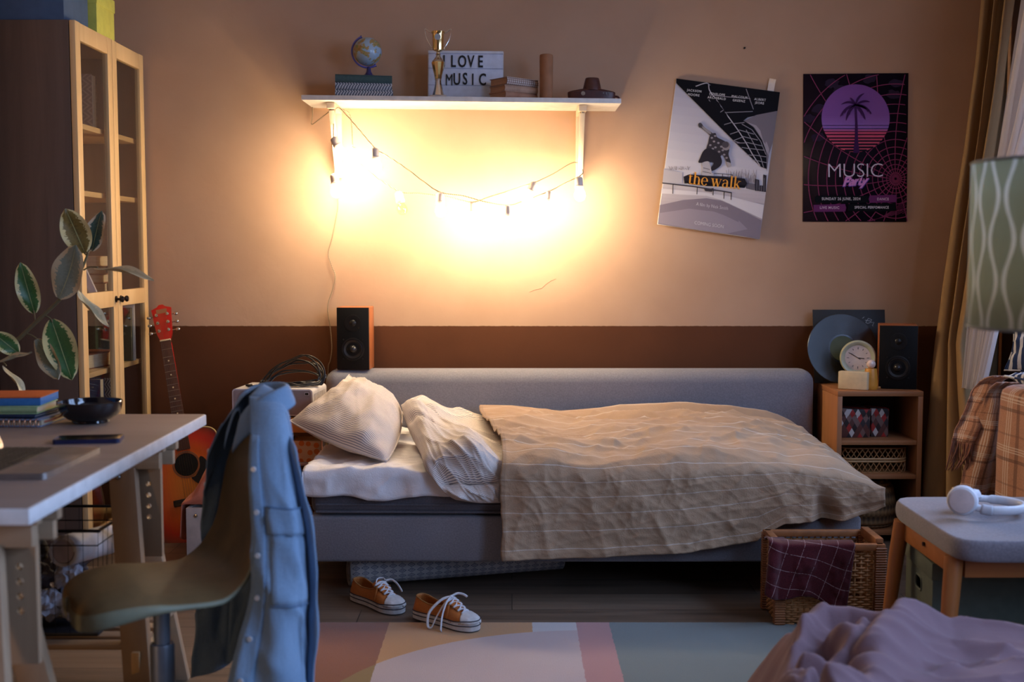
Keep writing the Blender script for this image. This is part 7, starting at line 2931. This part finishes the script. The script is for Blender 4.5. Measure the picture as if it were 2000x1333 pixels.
lamp = thing('floor_lamp', 'floor lamp with a sage green drum shade patterned in white waves', 'lamp', (LX_, LY_, 0))
R_, Z0, Z1 = .200, 1.052, 1.349
MB().grid(lambda u, v: (R_ * cos(2 * pi * u), R_ * sin(2 * pi * u), lerp(Z0, Z1, v)), 96, 4, cu=True).build('lamp_shade', M_shade, lamp, angle=180, solid=.0015, offset=0)
mb = MB()
for z in (Z0, Z1):
    mb = MB().tube([(R_ * cos(2 * pi * k / 64), R_ * sin(2 * pi * k / 64), z) for k in range(64)], .003, 6, closed=True)
    mb.build('shade_rim', plain('grey_trim', (120, 124, 122), .6), lamp, angle=180)
MB().lathe([(0, 0), (.14, 0), (.14, .012), (.03, .02), (.011, .03), (.011, 1.12), (0, 1.12)], (0, 0, 0), 32).build('stand', plain('dark_bronze', (42, 34, 30), .35, .8), lamp)
MB().ball((0, 0, 1.175), .03, 20, 12).build('bulb', emissive('dim_lamp_bulb', (1.0, .80, .46, 1), 10.0), lamp, angle=180)
mb = MB()
for k in range(3):
    a = 2 * pi * k / 3
    mb.tube([(0, 0, Z1 - .02), (R_ * cos(a), R_ * sin(a), Z1 - .002)], .002, 6)
mb.build('spider', M_gmet, lamp)

# ================================================================== crumpled mauve duvet in the right foreground
M_mauve = clothmat('mauve_cotton', (118, 92, 98), crease=.25, fine=260)


def mp(px, py, z=.37):
    p = onz(px, py, z)
    return (p.x, p.y)


CRESTS = [  # crest line, height, width, steep side width
    ([mp(1500, 1330, .25), mp(1522, 1262), mp(1545, 1228), mp(1575, 1200), mp(1612, 1186)], .060, .050, .024),
    ([mp(1612, 1186), mp(1660, 1186), mp(1712, 1194), mp(1745, 1202)], .052, .040, .034),
    ([mp(1572, 1258), mp(1612, 1262), mp(1650, 1246), mp(1682, 1226), mp(1692, 1208)], .046, .024, .020),
    ([mp(1600, 1345), mp(1616, 1318), mp(1652, 1290), mp(1690, 1250), mp(1735, 1212), mp(1780, 1185)], .075, .030, .090),
    ([mp(1780, 1185), mp(1850, 1188), mp(1920, 1186), mp(1990, 1184)], .030, .045, .10),
    ([mp(1700, 1260), mp(1790, 1246), mp(1900, 1262), mp(1990, 1250)], .020, .020, .05),
    ([mp(1640, 1310), mp(1760, 1290), mp(1900, 1318), mp(2000, 1340)], .024, .022, .05),
    ([mp(1780, 1188), mp(1850, 1215), mp(1960, 1225)], .018, .016, .03),
    ([mp(1660, 1345), mp(1780, 1330), mp(1900, 1370)], .022, .02, .05),
    ([mp(1530, 1330, .3), mp(1560, 1290), mp(1590, 1275)], .045, .022, .022),
]


def mauve(u, v):
    # u: left -> right, v: back -> front
    y = lerp(2.92, 2.00, v)
    x = lerp(.47 + .04 * sin(v * 7), 1.55, u)
    a = max(0, sin(pi * (v * .90 + .015)))
    e = min(1, a ** .5 * 1.25) * min(1, (u * 7) ** .75) * min(1, (1 - u) * 8) ** .7
    z = .315 * e
    hi = 0
    for pts, h, w, w2 in CRESTS:
        d, t_, sd = poly_dist(pts, x, y)
        ww = w if sd > 0 else w2
        hi = max(hi, h * exp(-(d / ww) ** 2)) + .12 * min(hi, h * exp(-(d / ww) ** 2))
    z += hi * e
    for (hx, hy), hd, hw in ((mp(1606, 1234), .050, .040), (mp(1625, 1290), .12, .048), (mp(1660, 1262), .085, .036), (mp(1722, 1204), .02, .03)):
        z -= hd * exp(-((x - hx) ** 2 + (y - hy) ** 2) / hw ** 2) * e
    bx_, by_ = mp(1640, 1226)
    z += .060 * exp(-(((x - bx_) / .026) ** 2 + ((y - by_) / .035) ** 2)) * e
    z += (.014 * crease(x, y, 12, 9, 2.0, 3.0) + .011 * crease(x, y, -16, 12, 2.2, 6.0) + .020 * fbm(x * 3.5, y * 4, 1.0, 3) - .012) * e
    # the flanks fall to the floor
    x += .02 * fbm(y * 4, z * 4, 2) * e
    return (x, y, max(.013, z))


tag(MB().grid(mauve, 180, 150).build('mauve_duvet', M_mauve, angle=180, solid=.004, offset=1), 'crumpled mauve duvet heaped on the floor in the right foreground', 'duvet')
# power lead on the floor between hamper and bench
tag(MB().tube(spline([(1.22, 4.05, .004), (1.30, 3.92, .004), (1.36, 3.85, .004), (1.42, 3.92, .004), (1.40, 4.05, .004)], 6), .0035, 7).build('power_lead', plain('black_cable', (18, 16, 16), .35)), 'thin black lead on the floor between the hamper and the bench', 'cable')
# ================================================================== sneakers
M_tanL = plain('tan_canvas', (176, 102, 42), .65, bump=.08, scale=200)
M_tanI = plain('tan_lining', (150, 102, 52), .8)
M_rub = plain('white_rubber', (200, 198, 196), .5, var=.1, scale=40)
M_foxing = plain('dark_foxing_line', (34, 34, 48), .5)
M_lace = fabric('white_lace', (196, 196, 200), (218, 218, 222), 500, .9, .2, 0)
M_out = plain('dark_outsole', (60, 54, 50), .7)
SOLE = [(-.125, 0), (-.121, .020), (-.105, .031), (-.07, .034), (-.02, .032), (.03, .036), (.07, .042), (.10, .040), (.122, .028), (.132, .010), (.133, -.004), (.124, -.024), (.10, -.036), (.07, -.040), (.03, -.035), (-.02, -.031), (-.07, -.033), (-.105, -.030), (-.121, -.020)]
so = [(p.x, p.y) for p in spline([(x, y, 0) for x, y in SOLE], 4, True)]


def halfw(x):
    """half width and centre line of the last at x"""
    ys = [p for p in so]
    up = max((q for q in so if q[1] > -.001), key=lambda q: -abs(q[0] - x))[1]
    dn = min((q for q in so if q[1] < .001), key=lambda q: abs(q[0] - x))[1]
    return (up - dn) / 2, (up + dn) / 2


def shoe(name, label, loc, rz, bow):
    s = thing(name, label, 'shoe', loc, rz, 'pair of tan canvas sneakers')
    MB().prism([(x * .985, y * .97) for x, y in so], .005).build('outsole', M_out, s, angle=50)
    sole = MB()
    sole.grid(lambda u, v: (lambda p: (p[0] * (1 - .008 * (v - .5) ** 2), p[1], .004 + v * (.026 + .006 * sstep(.06, .12, p[0]) )))(so[int(round(u * len(so))) % len(so)]), len(so), 5, cu=True)
    sole.prism([(x * .99, y * .98) for x, y in so], .006, Matrix.Translation((0, 0, .022)))
    so_ = sole.build('midsole', M_rub, s, angle=60)
    for z in (.0295, .0175):
        MB().tube([(x * 1.004, y * 1.012, z + .006 * sstep(.06, .12, x) * (1 if z > .02 else .4)) for x, y in so[::2]], .0016, 5, closed=True).build('foxing_line', M_foxing, so_, angle=180)
    # upper: ankle wall around the heel
    XO = .035

    def colh(x):
        return interp([(-.13, .076), (-.10, .070), (-.05, .059), (.0, .062), (.035, .074)], x)
    path = [p for p in so if p[0] < XO + .012]
    i0 = max(range(len(path)), key=lambda i: (path[i][1] > 0) * (path[i][0]))
    left = sorted([p for p in path if p[1] >= 0], key=lambda p: -p[0])
    right = sorted([p for p in path if p[1] < 0], key=lambda p: p[0])
    path = left + right
    n = len(path) - 1

    def wall(u, v):
        f = u * n
        i = min(int(f), n - 1)
        x, y = (lerp(path[i][0], path[i + 1][0], f - i), lerp(path[i][1], path[i + 1][1], f - i))
        h = colh(x)
        z = lerp(.024, h, v)
        k = 1 - .26 * v ** 1.5 + .02 * sin(v * pi)
        return (x * (1 - .05 * v * (x < -.06)) + .006 * v * (x < -.09), y * .97 * k, z)
    up = MB()
    up.grid(wall, 56, 10)
    # vamp from the throat to the toe
    def vamp(u, v):
        x = lerp(XO - .012, .131, v)
        w, c = halfw(min(x, .1325))
        w *= .975
        top = interp([(0, .080), (.028, .076), (.06, .062), (.09, .050), (.112, .043), (.128, .034), (.133, .026)], x)
        a = pi * u
        yy = c + w * cos(a) * (1 - .10 * sin(a))
        return (x, yy, .024 + (top - .024) * sin(a) ** .62)
    up.grid(vamp, 28, 26)
    up_o = up.build('upper', M_tanL, s, angle=180, solid=.003, offset=-.5)
    MB().tube([wall(i / 50, 1.0) for i in range(51)], .0024, 7).build('collar_edge', M_tanI, up_o, angle=180)
    # white toe cap
    def cap(u, v):
        x = lerp(.094 + .012 * sin(pi * u) * -1, .1325, v)
        w, c = halfw(min(x, .1325))
        top = interp([(.06, .062), (.09, .050), (.112, .043), (.128, .034), (.133, .026)], x) + .0022
        a = pi * u
        return (x + .0012, c + w * cos(a) * (1 - .10 * sin(a)) * .99, .025 + (top - .025) * sin(a) ** .62)
    MB().grid(cap, 24, 12).build('toe_cap', M_rub, s, angle=180, solid=.0015, offset=1)
    # tongue
    def tongue(u, v):
        x = lerp(.070, .000, v)
        z = lerp(.063, .094, v ** .9)
        w = lerp(.018, .025, v)
        return (x + .010 * v, (u - .5) * 2 * w, z - .012 * (2 * u - 1) ** 2 + .004 * sin(v * 5))
    MB().grid(tongue, 10, 12).build('tongue', M_tanL, s, angle=180, solid=.003, offset=0)
    MB().prism([(x * .90, y * .80) for x, y in so if x < .06], .003, Matrix.Translation((0, 0, .030))).build('insole', M_tanI, s, smooth=False)
    lc = MB()
    rows = [(.082, .0575, .016), (.068, .065, .0185), (.053, .0735, .0205), (.038, .081, .022), (.026, .086, .0235)]
    for k, (x, z, w) in enumerate(rows):
        x2, z2, w2 = rows[min(k + 1, len(rows) - 1)]
        for sg in (1, -1):
            lc.tube(spline([(x, sg * w, z - .006), (x + .003, sg * w * .5, z + .001), ((x + x2) / 2, -sg * w2 * .3, (z + z2) / 2 + .002), (x2, -sg * w2, z2 - .006)], 4), .0016, 6, flat=2.0)
    lc.tube(spline([(.084, .017, .052), (.086, .006, .0580), (.086, -.006, .0580), (.084, -.017, .052)], 4), .0016, 6, flat=2.0)
    lo_ = lc.build('laces', M_lace, s, angle=180)
    for k, (x, z, w) in enumerate(rows):
        for sg in (1, -1):
            MB().tube([(x + .0028 * cos(a), sg * (w + .0022), z - .008 + .0028 * sin(a)) for a in [i * pi / 5 for i in range(10)]], .0009, 5, closed=True).build('eyelet', M_fret, up_o)
    if bow:
        b = MB()
        b.tube(spline([(.026, -.004, .092), (.010, -.030, .085), (-.012, -.060, .050), (-.010, -.072, .012), (.004, -.070, .006), (.010, -.055, .034), (.022, -.024, .078), (.028, 0, .093)], 6), .0022, 6, flat=2.2)
        b.tube(spline([(.026, 0, .093), (.032, -.030, .080), (.034, -.052, .046), (.040, -.066, .008), (.046, -.072, .004)], 6), .0022, 6, flat=2.2)
        b.tube(spline([(.026, 0, .093), (.034, .020, .099), (.048, .032, .096), (.058, .040, .088)], 6), .0018, 6, flat=2.2)
        b.ball((.027, -.002, .092), .006, 12, 8)
        b.build('bow', M_lace, s, angle=180)
    else:
        b = MB()
        b.tube(spline([(.026, .020, .088), (.040, .034, .092), (.062, .040, .082), (.078, .043, .066), (.084, .044, .058)], 6), .0018, 6, flat=2.2)
        b.tube(spline([(.026, -.020, .086), (.016, -.006, .097), (.024, .010, .099), (.034, .012, .094)], 6), .0018, 6, flat=2.2)
        b.build('loose_lace', M_lace, s, angle=180)
    return s


shoe('sneaker', 'tan canvas sneaker with a white toe standing by the rolled rug', (-.455, 3.925, .0006), radians(-47), False)
shoe('sneaker', 'tan canvas sneaker with an untidy lace bow at the edge of the patterned rug', (-.212, 3.708, .0096), radians(-38), True)
